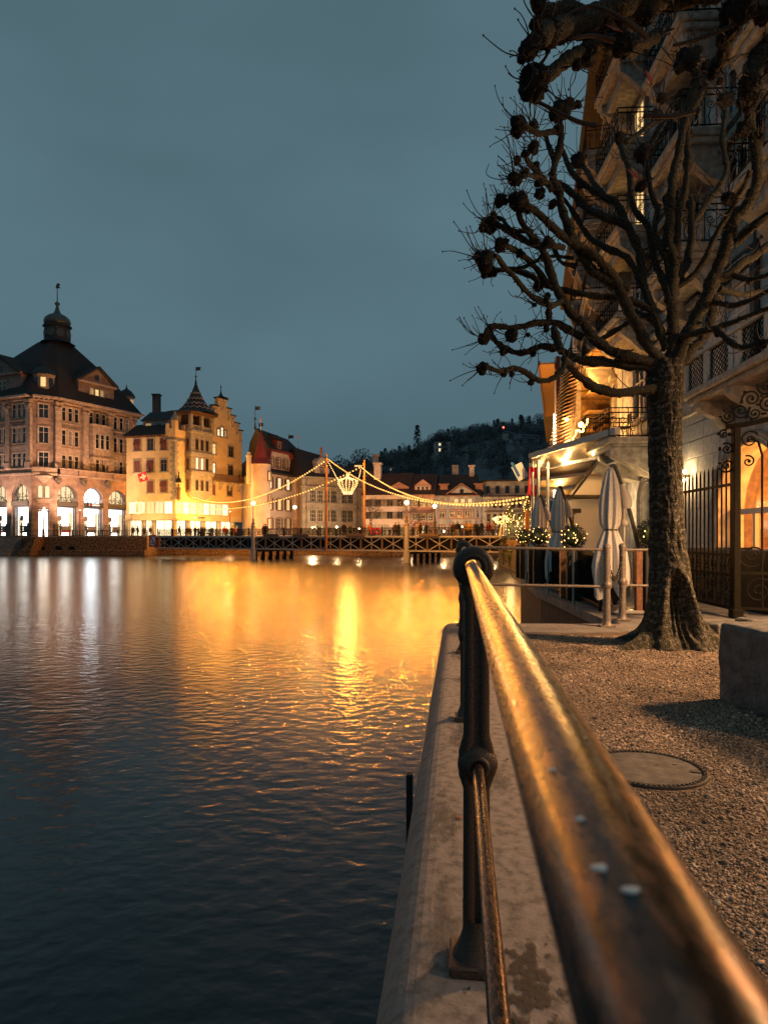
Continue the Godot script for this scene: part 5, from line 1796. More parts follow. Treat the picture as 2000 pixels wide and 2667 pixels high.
func conifer_mesh(h: float, r: float, seed_: int) -> MB:
	var g := RandomNumberGenerator.new()
	g.seed = seed_
	var m := MB.new()
	m.tube(PackedVector3Array([Vector3.ZERO, Vector3(0, h * 0.95, 0)]), PackedFloat32Array([r * 0.09, 0.03]), 5, false)
	for i in 420:
		var t := pow(g.randf(), 0.7)
		var y := h * (0.12 + 0.88 * t)
		var rr := r * (1.0 - t) * g.randf_range(0.35, 1.1) + 0.1
		var a := g.randf() * TAU
		var o := Vector3(cos(a), -0.35, sin(a))
		var p := Vector3(0, y, 0) + o * rr
		var w := Vector3(-sin(a), 0, cos(a)) * h * 0.028
		m.tri(p - w, p + w, p + o * h * 0.075, Vector3(o.x, 0.7, o.z), Vector3(o.x, 0.7, o.z), Vector3(o.x, 0.7, o.z))
	return m


func make_hills() -> void:
	# skyline of the wooded hill: (x, height above the quay, distance)
	var crest := PackedVector2Array([Vector2(-300, 6), Vector2(-120, 10), Vector2(-40, 22), Vector2(-12, 36), Vector2(10, 47), Vector2(30, 54), Vector2(52, 62), Vector2(75, 66), Vector2(110, 68), Vector2(150, 70), Vector2(220, 82), Vector2(340, 90), Vector2(520, 70)])
	var m := MB.new()
	var rows := 10
	var g := RandomNumberGenerator.new()
	g.seed = 31
	var ht := func(x: float, t: float) -> float:
		var y := 0.0
		for i in crest.size() - 1:
			if x >= crest[i].x and x <= crest[i + 1].x:
				y = lerpf(crest[i].y, crest[i + 1].y, (x - crest[i].x) / (crest[i + 1].x - crest[i].x))
		return BANK + y * sin(minf(t, 1.0) * PI * 0.5) + (2.0 * sin(x * 0.11 + t * 5.0) + 1.5 * sin(x * 0.23)) * t
	for i in 80:
		for j in rows:
			var x0 := -300.0 + i * 10.0
			var t0 := float(j) / (rows - 1) * 1.25
			var t1 := float(j + 1) / (rows - 1) * 1.25
			var z0 := -170.0 - 330.0 * t0
			var z1 := -170.0 - 330.0 * t1
			var a := Vector3(x0, ht.call(x0, t0), z0)
			var b := Vector3(x0 + 10, ht.call(x0 + 10, t0), z0)
			var c := Vector3(x0 + 10, ht.call(x0 + 10, t1), z1)
			var d := Vector3(x0, ht.call(x0, t1), z1)
			var nn := (c - a).cross(b - d).normalized()
			if nn.y < 0:
				nn = -nn
			m.quad(a, b, c, d, nn)
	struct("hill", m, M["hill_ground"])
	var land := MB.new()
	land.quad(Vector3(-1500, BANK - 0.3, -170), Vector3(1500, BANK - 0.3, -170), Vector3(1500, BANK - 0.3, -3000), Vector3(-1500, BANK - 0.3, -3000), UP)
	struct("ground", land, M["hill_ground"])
	# woods: bare crowns and conifers
	var kinds := [bare_tree_mesh(13, 0.75, 5, 4, 0.3), bare_tree_mesh(11, 0.9, 6, 4, 0.28), conifer_mesh(15, 3.0, 8)]
	var lf := MB.new()
	leaf_cloud(lf, Vector3(0, 7, 0), Vector3(4.4, 4.2, 4.4), 420, 0.42, g)
	lf.tube(PackedVector3Array([Vector3.ZERO, Vector3(0, 8, 0)]), PackedFloat32Array([0.3, 0.1]), 5, false)
	kinds.append(lf)
	for k in 4:
		var mm := MultiMesh.new()
		mm.transform_format = MultiMesh.TRANSFORM_3D
		mm.mesh = kinds[k].mesh()
		var list := []
		for i in [420, 420, 200, 900][k]:
			var x := g.randf_range(-60, 330)
			var t := pow(g.randf(), 0.8) * 1.08 if i % 3 else g.randf_range(0.9, 1.02)
			if t < 0.22:
				t += 0.2
			var s := g.randf_range(0.7, 1.15) * (0.75 + 0.35 * t)
			list.append(Transform3D(Basis(UP, g.randf() * TAU) * Basis.from_scale(Vector3(s, s, s)), Vector3(x, ht.call(x, t) - 0.4, -170 - 330 * t)))
		mm.instance_count = list.size()
		for i in list.size():
			mm.set_instance_transform(i, list[i])
		var o := MultiMeshInstance3D.new()
		o.name = ["bare_wood", "bare_wood", "fir_wood", "dark_wood"][k] + ("_001" if k == 1 else "")
		o.multimesh = mm
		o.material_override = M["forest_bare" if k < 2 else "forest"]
		o.set_meta("kind", "stuff")
		o.set_meta("label", ["bare winter trees covering the far hill", "more bare winter trees on the far hill", "dark firs scattered over the far hill", "dense dark woodland of the far hill"][k])
		o.set_meta("category", "woodland")
		add_child(o)
	# single trees that stand out above the roofs
	var singles := [[-16.0, -200.0, 19.0, 6.0, 0, "broad dark evergreen crown above the row houses"], [-10.5, -205.0, 21.0, 7.5, 0, "tallest dark evergreen above the row houses behind the crown of lights"], [-4.5, -212.0, 16.0, 6.5, 0, "rounded dark tree right beside the tallest evergreen"], [20.5, -420.0, 24.0, 4.5, 1, "lone pointed fir standing clear of the hill skyline"], [13.0, -430.0, 17.0, 5.0, 2, "bare spreading tree on the hill slope below the fir"], [-14.0, -330.0, 17.0, 5.0, 2, "bare tree low on the skyline at the foot of the hill"]]
	for s in singles:
		var o := thing("hill_tree", s[5], "tree", at(s[0], ht.call(s[0], (-s[1] - 170.0) / 330.0) - 0.5, s[1]))
		var tm := MB.new()
		if s[4] == 0:
			tm.tube(PackedVector3Array([Vector3.ZERO, Vector3(0.2, s[2] * 0.8, 0)]), PackedFloat32Array([0.5, 0.15]), 6, false)
			part("trunk", tm, M["forest"], o)
			tm = MB.new()
			for i in 9:
				var c := Vector3(g.randf_range(-0.5, 0.5) * s[3] * 1.2, s[2] * g.randf_range(0.4, 0.9), g.randf_range(-0.5, 0.5) * s[3])
				leaf_cloud(tm, c, Vector3.ONE * s[3] * g.randf_range(0.3, 0.5), 420, 0.34, g)
			part("crown", tm, M["forest"], o)
		elif s[4] == 1:
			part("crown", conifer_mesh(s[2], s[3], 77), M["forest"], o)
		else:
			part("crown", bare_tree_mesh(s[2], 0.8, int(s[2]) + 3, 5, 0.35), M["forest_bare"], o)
	# houses on the slope
	var hh := [[4.0, -330.0, 7.5, 4.0, 0.0, "long white house low on the wooded slope"], [20.0, -345.0, 5.5, 5.0, 0.45, "small white house with its roof turned up the wooded slope"], [30.0, -350.0, 8.5, 9.0, 0.0, "pale house with cold lit windows on the wooded slope"], [36.0, -310.0, 4.0, 4.0, 0.2, "little pinkish gabled house just above the row roofs"]]
	for s in hh:
		var o := thing("hill_house", s[5], "house", at(s[0], ht.call(s[0], (-s[1] - 170.0) / 330.0) - 1.0, s[1], s[4]), "houses on the far hill")
		boxes("wall", o, Transform3D(), [[-s[2] * 0.5, s[2] * 0.5, -3, s[3], -6, 0]], "pale_render")
		var rm := MB.new()
		rm.prism(PackedVector2Array([Vector2(-s[2] * 0.58, s[3]), Vector2(s[2] * 0.58, s[3]), Vector2(0, s[3] + s[2] * 0.28)]), -6.4, 0.4)
		part("roof", rm, M["roof_tile"], o)
		for i in int(s[2] / 1.8):
			win(o, Transform3D(), -s[2] * 0.5 + 1.0 + i * 1.8, s[3] - 2.2, 1.1, 1.4, "glass_pale" if s[3] > 8 and i == 1 else ("glass_pale" if s[2] > 7 and i == 1 else "glass_dark"), "frame_white", "", Vector2i(2, 1))
			if s[3] > 8:
				win(o, Transform3D(), -s[2] * 0.5 + 1.0 + i * 1.8, s[3] - 5.2, 1.1, 1.7, "glass_pale" if i == 1 else "glass_dark", "frame_white", "", Vector2i(2, 1))
	# tower crane
	var cr := thing("tower_crane", "pale blue tower crane with a red beacon standing before the dark hill", "crane", at(58.6, BANK, -300))
	var jm := MB.new()
	lattice(jm, Vector3(0, 0, 0), Vector3(0, 45.5, 0), 1.5, 22)
	part("mast", jm, M["crane_blue"], cr)
	jm = MB.new()
	lattice(jm, Vector3(1, 44.5, 0), Vector3(48, 40.5, 0), 1.3, 26)
	part("jib", jm, M["crane_blue"], cr)
	jm = MB.new()
	lattice(jm, Vector3(-1, 45, 0), Vector3(-6.6, 46.2, 0), 1.2, 4)
	part("counter_jib", jm, M["crane_blue"], cr)
	boxes("counterweight", cr, Transform3D(), [[-6.6, -4.2, 42.4, 45.4, -0.6, 0.6]], "pale_render")
	boxes("cab", cr, Transform3D(), [[-1.6, 1.6, 42.6, 44.6, -1.0, 1.2]], "crane_blue", 0.2)
	jm = MB.new()
	jm.ball(Vector3(-6.2, 48.2, 0), Vector3.ONE * 0.45, 8, 6)
	part("beacon_light", jm, M["red_beacon"], cr)


func lattice(m: MB, a: Vector3, b: Vector3, w: float, n: int) -> void:
	var d := (b - a).normalized()
	var u := d.cross(Vector3.BACK).normalized() * w * 0.5
	var v := Vector3.BACK * w * 0.5
	for e in [Vector2(-1, -1), Vector2(1, -1), Vector2(-1, 1), Vector2(1, 1)]:
		m.beam(a + u * e.x + v * e.y, b + u * e.x + v * e.y, w * 0.14, w * 0.14, Vector3.BACK)
	for i in n:
		var p := a.lerp(b, float(i) / n)
		var r := a.lerp(b, float(i + 1) / n)
		var s := 1.0 if i % 2 else -1.0
		m.beam(p + u * s + v, r - u * s + v, w * 0.08, w * 0.08, Vector3.BACK)
		m.beam(p + u * s - v, r - u * s - v, w * 0.08, w * 0.08, Vector3.BACK)
		m.beam(p + u + v * s, r + u - v * s, w * 0.08, w * 0.08, Vector3.RIGHT)
		m.beam(p - u + v * s, r - u - v * s, w * 0.08, w * 0.08, Vector3.RIGHT)


func bridge_frame() -> Transform3D:
	return frame(Vector2(-33.8, 102), Vector2(12.7, 73), BANK)


func make_bridge() -> void:
	var f := bridge_frame()
	var t := thing("footbridge", "long iron footbridge with pale crossed truss panels over the river", "bridge", f)
	var L := 54.8
	boxes("deck", t, Transform3D(), [[-1.5, L + 2, -0.12, 0.03, -7.5, -0.12]], "paving")
	boxes("web_plate", t, Transform3D(), [[0, L, -1.45, -0.13, -0.75, -0.68]], "dark_steel")
	for c in [[-0.02, 0.16], [-1.66, -1.5]]:
		boxes("chord", t, Transform3D(), [[-0.5, L + 0.5, c[0], c[1], -0.12, 0.12]], "truss_steel")
		boxes("chord", t, Transform3D(), [[-0.5, L + 0.5, c[0], c[1], -7.52, -7.3]], "truss_steel")
	var n := 18
	var step := L / n
	for i in n + 1:
		boxes("truss_post", t, Transform3D(), [[i * step - 0.08, i * step + 0.08, -1.5, -0.02, -0.1, 0.11]], "truss_brown")
	for i in n:
		for e in 2:
			var m := MB.new()
			var y0 := -1.5 if e == 0 else -0.02
			m.beam(Vector3(i * step + 0.08, y0, 0.03 * e), Vector3((i + 1) * step - 0.08, -1.52 - y0, 0.03 * e), 0.075, 0.04, Vector3.BACK)
			part("diagonal", m, M["truss_steel"], t)
		for h in 2:
			var m := MB.new()
			var xm := (i + 0.25 + 0.5 * h) * step
			m.box(Vector3(xm, -0.76, 0.0), Vector3(0.001, 0.001, 0.001))
		boxes("hanger", t, Transform3D(), [[(i + 0.5) * step - 0.035, (i + 0.5) * step + 0.035, -1.5, -0.02, -0.06, -0.01]], "truss_steel")
	# railing with ring ornaments
	for side in 2:
		var z := 0.0 if side == 0 else -7.4
		var r := part("parapet", MB.new(), M["black_iron"], t)
		boxes("handrail", t, Transform3D(), [[0, L, 1.1, 1.16, z - 0.04, z + 0.04], [0, L, 0.86, 0.89, z - 0.02, z + 0.02], [0, L, 0.3, 0.33, z - 0.02, z + 0.02]], "black_iron")
		r.queue_free()
		var m := MB.new()
		for i in int(L / 0.17):
			m.box(Vector3(i * 0.17, 0.68, z), Vector3(0.026, 0.86, 0.026))
		part("bars", m, M["black_iron"], t).set_meta("kind", "stuff")
		m = MB.new()
		for i in int(L / 0.76):
			m.xf = Transform3D(Basis(Vector3.RIGHT, PI / 2), Vector3(0.38 + i * 0.76, 0.6, z))
			var p := PackedVector2Array()
			for k in 7:
				var a := TAU * k / 6.0
				p.append(Vector2(0.19 + 0.03 * cos(a), 0.03 * sin(a)))
			m.lathe(p, 10)
		part("ring_ornaments", m, M["black_iron"], t).set_meta("kind", "stuff")
		for i in n + 1:
			boxes("railing_post", t, Transform3D(), [[i * step - 0.05, i * step + 0.05, 0.15, 1.3, z - 0.05, z + 0.05]], "black_iron")
	# timber pile piers with grey pylons
	for x in [19.4, 43.1]:
		var pier := part("pylon", MB.new(), M["truss_steel"], t)
		pier.mesh = null
		pier.queue_free()
		boxes("pylon", t, Transform3D(), [[x - 0.22, x + 0.22, -1.7, 1.5, 0.1, 0.5], [x - 0.3, x + 0.3, 1.5, 1.62, 0.04, 0.56], [x - 0.28, x + 0.28, -4.5, -1.7, 0.06, 0.54]], "truss_steel", 0.03)
		for k in 6:
			var m := MB.new()
			var z := -0.2 - k * 1.5
			m.tube(PackedVector3Array([Vector3(x, -4.6, z), Vector3(x, -1.66, z)]), PackedFloat32Array([0.24, 0.22]), 9)
			part("pile", m, M["dark_steel"], t)
			if k < 5:
				m = MB.new()
				m.beam(Vector3(x + 0.2, -3.9, z - 0.1), Vector3(x + 0.2, -2.0, z - 1.4), 0.16, 0.16)
				part("brace", m, M["dark_steel"], t)
		boxes("cap_beam", t, Transform3D(), [[x - 0.25, x + 0.25, -1.95, -1.66, -8.3, 0.3]], "dark_steel")
	# flower boxes on the railing
	for x in [22.5, 27.5, 36.0, 46.0]:
		boxes("flower_box", t, Transform3D(), [[x - 1.3, x + 1.3, 0.1, 0.42, 0.1, 0.42]], "truss_brown", 0.02)
	# no-passage board
	var sg := thing("boat_sign", "square white no-passage board with red border and slash at the bridge end", "sign", f * at(-0.6, -0.55, 0.3))
	boxes("board", sg, Transform3D(), [[-0.75, 0.75, -0.85, 0.85, 0, 0.06]], "sign_white")
	boxes("border", sg, Transform3D(), [[-0.8, 0.8, 0.66, 0.88, 0.0, 0.09], [-0.8, 0.8, -0.88, -0.66, 0.0, 0.09], [-0.8, -0.58, -0.66, 0.66, 0.0, 0.09], [0.58, 0.8, -0.66, 0.66, 0.0, 0.09]], "sign_red")
	var sl := MB.new()
	sl.beam(Vector3(-0.6, 0.68, 0.075), Vector3(0.6, -0.68, 0.075), 0.18, 0.05, Vector3.BACK)
	part("slash", sl, M["sign_red"], sg)
	boxes("waves", sg, Transform3D(), [[-0.35, 0.35, -0.42, -0.3, 0.06, 0.075]], "sign_black")
	# lamps on the bridge
	var where := [[19.4, 0.3, 4.45, "bridge lamp on the grey pylon nearest the white shuttered house"], [20.2, -7.4, 4.2, "bridge lamp on the far parapet before the painted house"], [43.1, 0.3, 3.9, "bridge lamp on the grey pylon before the peach house"], [42.7, -7.4, 3.8, "bridge lamp on the far parapet before the pedimented house"]]
	for w in where:
		var lp := thing("bridge_lamp", w[3], "lamp", f * at(w[0], 0.1, w[1]), "lamps on the footbridge")
		var m := MB.new()
		m.lathe(PackedVector2Array([Vector2(0.2, 0), Vector2(0.2, 1.2), Vector2(0.28, 1.3), Vector2(0.15, 1.5), Vector2(0.26, 1.75), Vector2(0.12, 2.0), Vector2(0.18, 2.2), Vector2(0.07, 2.5), Vector2(0.06, w[2] - 0.35), Vector2(0.16, w[2] - 0.28), Vector2(0, w[2] - 0.28)]), 10)
		part("pole", m, M["truss_brown"], lp)
		m = MB.new()
		m.ball(Vector3(0, w[2], 0), Vector3.ONE * 0.24, 12, 8)
		part("lamp_globe", m, M["globe_lamp"], lp)
		lamp("lamp_glow", lp, Vector3(0, w[2], 0), 110.0, Color(1.0, 0.56, 0.22), 0.2)
	# two tall rust-brown poles that carry the garlands
	for p in [[31.6, 0.35, "nearer tall brown pole on the bridge carrying the light garlands"], [32.0, -7.6, "tall brown pole on the far side of the bridge carrying the light garlands"]]:
		var m := MB.new()
		m.tube(PackedVector3Array([Vector3(0, -1.6, 0), Vector3(0, 4, 0), Vector3(0, 10.4, 0)]), PackedFloat32Array([0.17, 0.16, 0.12]), 10)
		solo("garland_pole", m, M["pole_rust"], p[2], "pole", f * at(p[0], 0, p[1]), "garland poles")


func bulb_mesh(r: float) -> ArrayMesh:
	var m := MB.new()
	m.ball(Vector3.ZERO, Vector3.ONE * r, 7, 5)
	return m.mesh()


func garland(label: String, pts: PackedVector3Array, spacing: float, r: float, material: String, lights: int, energy: float) -> Node3D:
	var t := thing("light_garland", label, "string lights", Transform3D(Basis(), pts[0]), "garlands over the river")
	var inv := -pts[0]
	var m := MB.new()
	m.xf = Transform3D(Basis(), inv)
	m.tube(pts, PackedFloat32Array([0.018]), 4, false)
	part("cable", m, M["rope"], t)
	var key := "bulb%.3f" % r
	if not mesh_cache.has(key):
		mesh_cache[key] = bulb_mesh(r)
	var total := 0.0
	for i in pts.size() - 1:
		total += pts[i].distance_to(pts[i + 1])
	var count := int(total / spacing)
	var seg := 0
	var run := 0.0
	for k in count:
		var s := (k + 0.5) * total / count
		while seg < pts.size() - 2 and run + pts[seg].distance_to(pts[seg + 1]) < s:
			run += pts[seg].distance_to(pts[seg + 1])
			seg += 1
		var p := pts[seg].lerp(pts[seg + 1], (s - run) / pts[seg].distance_to(pts[seg + 1])) + inv + Vector3(0, -r - 0.02, 0)
		part("bulb", mesh_cache[key], M[material], t, at(p.x, p.y, p.z))
		if lights > 0 and k % maxi(1, count / lights) == int(count / lights / 2.0):
			lamp("bulb_glow", t, p, energy, Color(1.0, 0.34, 0.03), 0.1)
	return t


func sag(a: Vector3, b: Vector3, s: float) -> PackedVector3Array:
	var out := PackedVector3Array()
	for i in 33:
		var t := i / 32.0
		out.append(a.lerp(b, t) - UP * (s * 4.0 * t * (1.0 - t)))
	return out


func make_garlands() -> void:
	var p1 := Vector3(-7.0, 11.0, -85.0)
	var p2 := Vector3(-3.1, 10.7, -91.6)
	garland("garland of warm bulbs from the domed corner house to the far pole", sag(Vector3(-47.6, 10.2, -132.5), p2, 4.5), 0.62, 0.1, "bulb_garland", 28, 14.0)
	garland("garland of warm bulbs from the yellow turret up to the nearer pole", sag(Vector3(-34.8, 8.6, -123.4), p1, 2.8), 0.62, 0.1, "bulb_garland", 24, 14.0)
	garland("lower garland of warm bulbs from the nearer pole to the hotel terrace", sag(p1, Vector3(10.5, 3.85, -50), 2.1), 0.52, 0.08, "bulb_garland", 18, 9.5)
	garland("upper garland of warm bulbs from the far pole to the hotel terrace", sag(p2, Vector3(10.6, 4.25, -50), 2.2), 0.52, 0.08, "bulb_garland", 18, 9.5)
	# crown of light hung between the poles
	var c := Vector3(-4.67, 6.75, -88.0)
	var t := thing("crown_light", "open crown outlined in bright bulbs hanging between the two poles over the bridge", "light decoration", Transform3D(Basis(), c))
	var bm := bulb_mesh(0.07)
	var prof := smooth_path(PackedVector3Array([Vector3(0.55, 0, 0), Vector3(0.75, 0.45, 0), Vector3(1.05, 0.9, 0), Vector3(1.26, 1.35, 0), Vector3(1.15, 1.75, 0), Vector3(0.75, 1.92, 0), Vector3(0.3, 2.1, 0), Vector3(0.06, 2.5, 0)]), 4)
	var wire := MB.new()
	for k in 8:
		var b := Basis(UP, TAU * (k + 0.3) / 8.0)
		var rib := PackedVector3Array()
		for p in prof:
			rib.append(b * p)
		wire.tube(rib, PackedFloat32Array([0.025]), 4, false)
		for i in range(0, prof.size(), 2):
			part("bulb", bm, M["bulb_crown"], t, at(rib[i].x, rib[i].y, rib[i].z))
	for ring in [[0.55, 0.02, 16], [0.66, 0.2, 16]]:
		for i in ring[2]:
			var a: float = TAU * (i + 0.5) / float(ring[2])
			part("bulb", bm, M["bulb_crown"], t, at(cos(a) * ring[0], ring[1], sin(a) * ring[0]))
	part("wire_frame", wire, M["pole_rust"], t)
	lamp("crown_glow", t, Vector3(0, 1.0, 0), 70.0, Color(1.0, 0.42, 0.07), 1.0)
	garland("short curved string of bulbs from the nearer pole down to the crown", PackedVector3Array([p1 - UP * 0.3, Vector3(-6.4, 9.6, -85.8), Vector3(-6.0, 8.8, -86.6), Vector3(-5.75, 8.4, -87.6)]), 0.24, 0.06, "bulb_crown", 0, 0)
	garland("short curved string of bulbs from the crown up to the far pole", PackedVector3Array([Vector3(-3.5, 8.35, -88.6), Vector3(-3.35, 8.9, -89.4), Vector3(-3.2, 9.6, -90.6), p2 - UP * 0.3]), 0.24, 0.06, "bulb_crown", 0, 0)


func make_far_details() -> void:
	# lamps on the far bank
	var spots := [[-56.0, -112.6, 4.3, 170.0, 0.27, "globe lamp on a black post in front of the domed corner house"], [-7.9, -114.0, 1.7, 14.0, 0.16, "low lamp behind the bridge railing before the painted house"], [-4.2, -116.0, 1.45, 14.0, 0.16, "low lamp beside the far pole behind the bridge railing"], [9.0, -103.0, 0.9, 26.0, 0.17, "low lamp behind the bridge railing before the pedimented house"], [14.4, -90.0, 0.6, 16.0, 0.12, "low lamp near the lit fir trees at the bridge end"]]
	for s in spots:
		var t := thing("quay_lamp", s[5], "lamp", at(s[0], BANK, s[1]), "lamps along the far bank")
		var m := MB.new()
		m.lathe(PackedVector2Array([Vector2(0.16, 0), Vector2(0.14, s[2] * 0.2), Vector2(0.07, s[2] * 0.3), Vector2(0.05, s[2] - 0.3), Vector2(0.14, s[2] - 0.24), Vector2(0, s[2] - 0.24)]), 9)
		part("pole", m, M["black_iron"], t)
		m = MB.new()
		m.ball(Vector3(0, s[2], 0), Vector3.ONE * s[4], 12, 8)
		if s[2] > 4.0:
			m.ball(Vector3(0, s[2] + 0.5, 0), Vector3.ONE * 0.13, 8, 6)
		part("lamp_globe", m, M["globe_lamp"], t)
		lamp("lamp_glow", t, Vector3(0, s[2], 0), s[3], Color(1.0, 0.6, 0.27), 0.2)
	# floodlights on the shop bands that wash the fronts
	# each: x, y, z, energy, colour, point it is turned to, cone, label
	var fl := [
		[-42.2, 5.2, -114.2, 130.0, Color(1.0, 0.58, 0.19), Vector3(-41, 10, -121), 68.0, "floodlight on a thin mast on the quay before the yellow wing"],
		[-26.8, 5.6, -119.0, 230.0, Color(1.0, 0.5, 0.13), Vector3(-32.5, 13, -128), 66.0, "floodlight on a thin mast facing the stepped yellow gable"],
		[-33.6, 4.6, -121.5, 12.0, Color(1.0, 0.46, 0.08), Vector3(-33.8, 12, -122.6), 70.0, "small floodlight above the restaurant awning below the turret"],
		[-65.5, 5.4, -113.1, 170.0, Color(1.0, 0.6, 0.4), Vector3(-63, 15, -118), 70.0, "floodlight on a thin mast beside the landing steps"],
		[-50.4, 5.6, -113.3, 300.0, Color(1.0, 0.57, 0.35), Vector3(-53.5, 14, -125), 66.0, "floodlight on a thin mast before the side of the domed house"]]
	for s in fl:
		var t := thing("floodlight", s[7], "floodlight", at(s[0], s[1], s[2]), "floodlights on the fronts")
		if s[3] > 100.0:
			boxes("mast", t, Transform3D(), [[-0.04, 0.04, -s[1] + BANK, -0.2, -0.04, 0.04]], "black_iron")
		boxes("housing", t, Transform3D(), [[-0.16, 0.16, -0.2, -0.05, -0.12, 0.12]], "black_iron", 0.02)
		var m := MB.new()
		m.ball(Vector3(0, 0.0, 0), Vector3(0.1, 0.05, 0.08), 8, 5)
		part("lamp_lens", m, M["sconce_light"], t)
		var sp := SpotLight3D.new()
		sp.name = "flood_beam"
		sp.light_energy = s[3]
		sp.light_color = (s[4] as Color).linear_to_srgb()
		sp.light_size = 0.08
		sp.spot_angle = s[6]
		sp.spot_angle_attenuation = 0.6
		sp.spot_range = 60.0
		sp.shadow_enabled = true
		t.add_child(sp)
		sp.look_at_from_position(Vector3(s[0], s[1], s[2]), s[5])
	for s in [[4.0, -114.5, 80.0, "lantern on a post before the peach house in the row"], [13.0, -113.5, 80.0, "lantern on a post before the pedimented house in the row"], [-27.2, -119.3, 36.0, "lantern on a post before the side of the white shuttered house"], [-12.5, -119.5, 110.0, "lantern on a post between the white shuttered house and the painted house"]]:
		var t := thing("quay_lamp", s[3], "lamp", at(s[0], BANK, s[1]), "lamps along the far bank")
		var m := MB.new()
		m.lathe(PackedVector2Array([Vector2(0.12, 0), Vector2(0.06, 0.4), Vector2(0.04, 1.5), Vector2(0.1, 1.55), Vector2(0, 1.55)]), 9)
		part("pole", m, M["black_iron"], t)
		m = MB.new()
		m.ball(Vector3(0, 1.72, 0), Vector3.ONE * 0.13, 10, 7)
		part("lamp_globe", m, M["globe_lamp"], t)
		lamp("lamp_glow", t, Vector3(0, 1.72, 0), s[2], Color(1.0, 0.58, 0.27), 0.15)
	# bare trees and tubs of plants on the far bank
	for s in [[-2.2, -119.0, 8.5, 0.85, "bare street tree with fine twigs before the white row house"], [4.4, -117.0, 6.2, 0.9, "smaller bare street tree beside the peach house"]]:
		var t := thing("street_tree", s[4], "tree", at(s[0], BANK, s[1]))
		part("branches", bare_tree_mesh(s[2], s[3], int(s[2] * 7), 6, 0.13), M["twig"], t)
	var g := RandomNumberGenerator.new()
	g.seed = 8
	var bushes := [[-31.4, -118.8, 1.0, "leafy tub plant at the foot of the yellow gable"], [-25.8, -119.2, 1.3, "spiky tub plant beside the cream side wall"], [-11.3, -118.8, 1.2, "round tub plant near the standing man on the bridge"], [-9.4, -116.0, 0.9, "low tub plant before the painted house"], [-30.0, -119.0, 0.8, "small leafy tub plant near the red coated group"]]
	for s in bushes:
		var t := thing("tub_plant", s[3], "plant", at(s[0], BANK + 0.1, s[1]), "tub plants on the far bank")
		var m := MB.new()
		m.lathe(PackedVector2Array([Vector2(0.3, 0), Vector2(0.42, 0.6), Vector2(0.36, 0.6), Vector2(0, 0.5)]), 10, false)
		part("tub", m, M["truss_brown"], t)
		m = MB.new()
		leaf_cloud(m, Vector3(0, 0.6 + s[2] * 0.6, 0), Vector3.ONE * s[2] * 0.7, 380, 0.09, g)
		part("foliage", m, M["leaf_dark"], t)
	# lifebuoys and red board on the far parapet
	var f := bridge_frame()
	for s in [[37.0, "red lifebuoy on the bridge railing beside the far pole"], [38.0, "second red lifebuoy further along the bridge railing"]]:
		var m := MB.new()
		m.xf = Transform3D(Basis(Vector3.RIGHT, PI / 2), Vector3.ZERO)
		var p := PackedVector2Array()
		for k in 11:
			var a := TAU * k / 10.0
			p.append(Vector2(0.34 + 0.12 * cos(a), 0.12 * sin(a)))
		m.lathe(p, 18)
		solo("lifebuoy", m, M["sign_red"], s[1], "lifebuoy", f * at(s[0], 0.75, -2.0 + 0.4 * (s[0] - 37.0)), "lifebuoys on the bridge")
	# lit firs and frame with fairy lights at the bridge end, lit shrub on the bank
	for s in [[12.4, -67.5, 3.4, 1.5, "fir hung with fairy lights at the end of the bridge"], [13.9, -66.5, 4.2, 1.3, "taller fir thick with fairy lights beside the brown post"]]:
		var t := thing("fairy_light_fir", s[4], "fir tree", at(s[0], 0.9, s[1]), "firs with fairy lights")
		part("needles", conifer_mesh(s[2], s[3], int(s[2] * 10)), M["leaf_light"], t)
		var bm := bulb_mesh(0.035)
		for i in 70:
			var y: float = pow(g.randf(), 0.8)
			var a := g.randf() * TAU
			var rr: float = s[3] * (1.0 - y) * 0.95 + 0.08
			part("bulb", bm, M["bulb_fairy"], t, at(cos(a) * rr, 0.3 + y * (s[2] - 0.4), sin(a) * rr))
		lamp("fairy_glow", t, Vector3(-0.2, s[2] * 0.5, s[3]), 5.0, Color(1.0, 0.6, 0.22), 0.3)
	var wr := thing("light_wreath", "oval wreath of dense fairy lights above the bridge end", "light decoration", at(12.25, 3.0, -71))
	var wb := bulb_mesh(0.05)
	for i in 60:
		var a := TAU * i / 60.0
		part("bulb", wb, M["bulb_fairy"], wr, at(cos(a) * 0.75 + g.randfn() * 0.1, sin(a) * 0.28 + g.randfn() * 0.08, g.randfn() * 0.1))
	boxes("stand", wr, Transform3D(), [[-0.04, 0.04, -2.0, -0.2, -0.04, 0.04]], "black_iron")
	var m := MB.new()
	m.box(Vector3(0, 1.6, 0), Vector3(0.35, 3.4, 0.35))
	solo("brown_post", m, M["pole_rust"], "square brown timber post beside the fairy light firs", "post", at(13.6, 0.4, -65))
	m = MB.new()
	leaf_cloud(m, Vector3(0, 0.9, 0), Vector3(0.95, 0.85, 0.9), 1500, 0.07, g)
	var sh := thing("lit_shrub", "pale green shrub lit from below on the bank beside the bridge end", "shrub", at(11.9, -1.2, -62))
	part("foliage", m, M["leaf_light"], sh)
	var lm := MB.new()
	lm.ball(Vector3(-0.2, 0.15, 1.3), Vector3.ONE * 0.08, 8, 6)
	part("lamp_globe", lm, M["globe_lamp"], sh)
	lamp("shrub_glow", sh, Vector3(-0.2, 0.15, 1.3), 9.0, Color(1.0, 0.8, 0.4), 0.08)
	var ds := thing("dark_shrub", "dark conical shrub standing beside the lit shrub on the bank", "shrub", at(11.0, -1.4, -63))
	part("foliage", conifer_mesh(2.6, 0.8, 41), M["leaf_dark"], ds)
	m = MB.new()
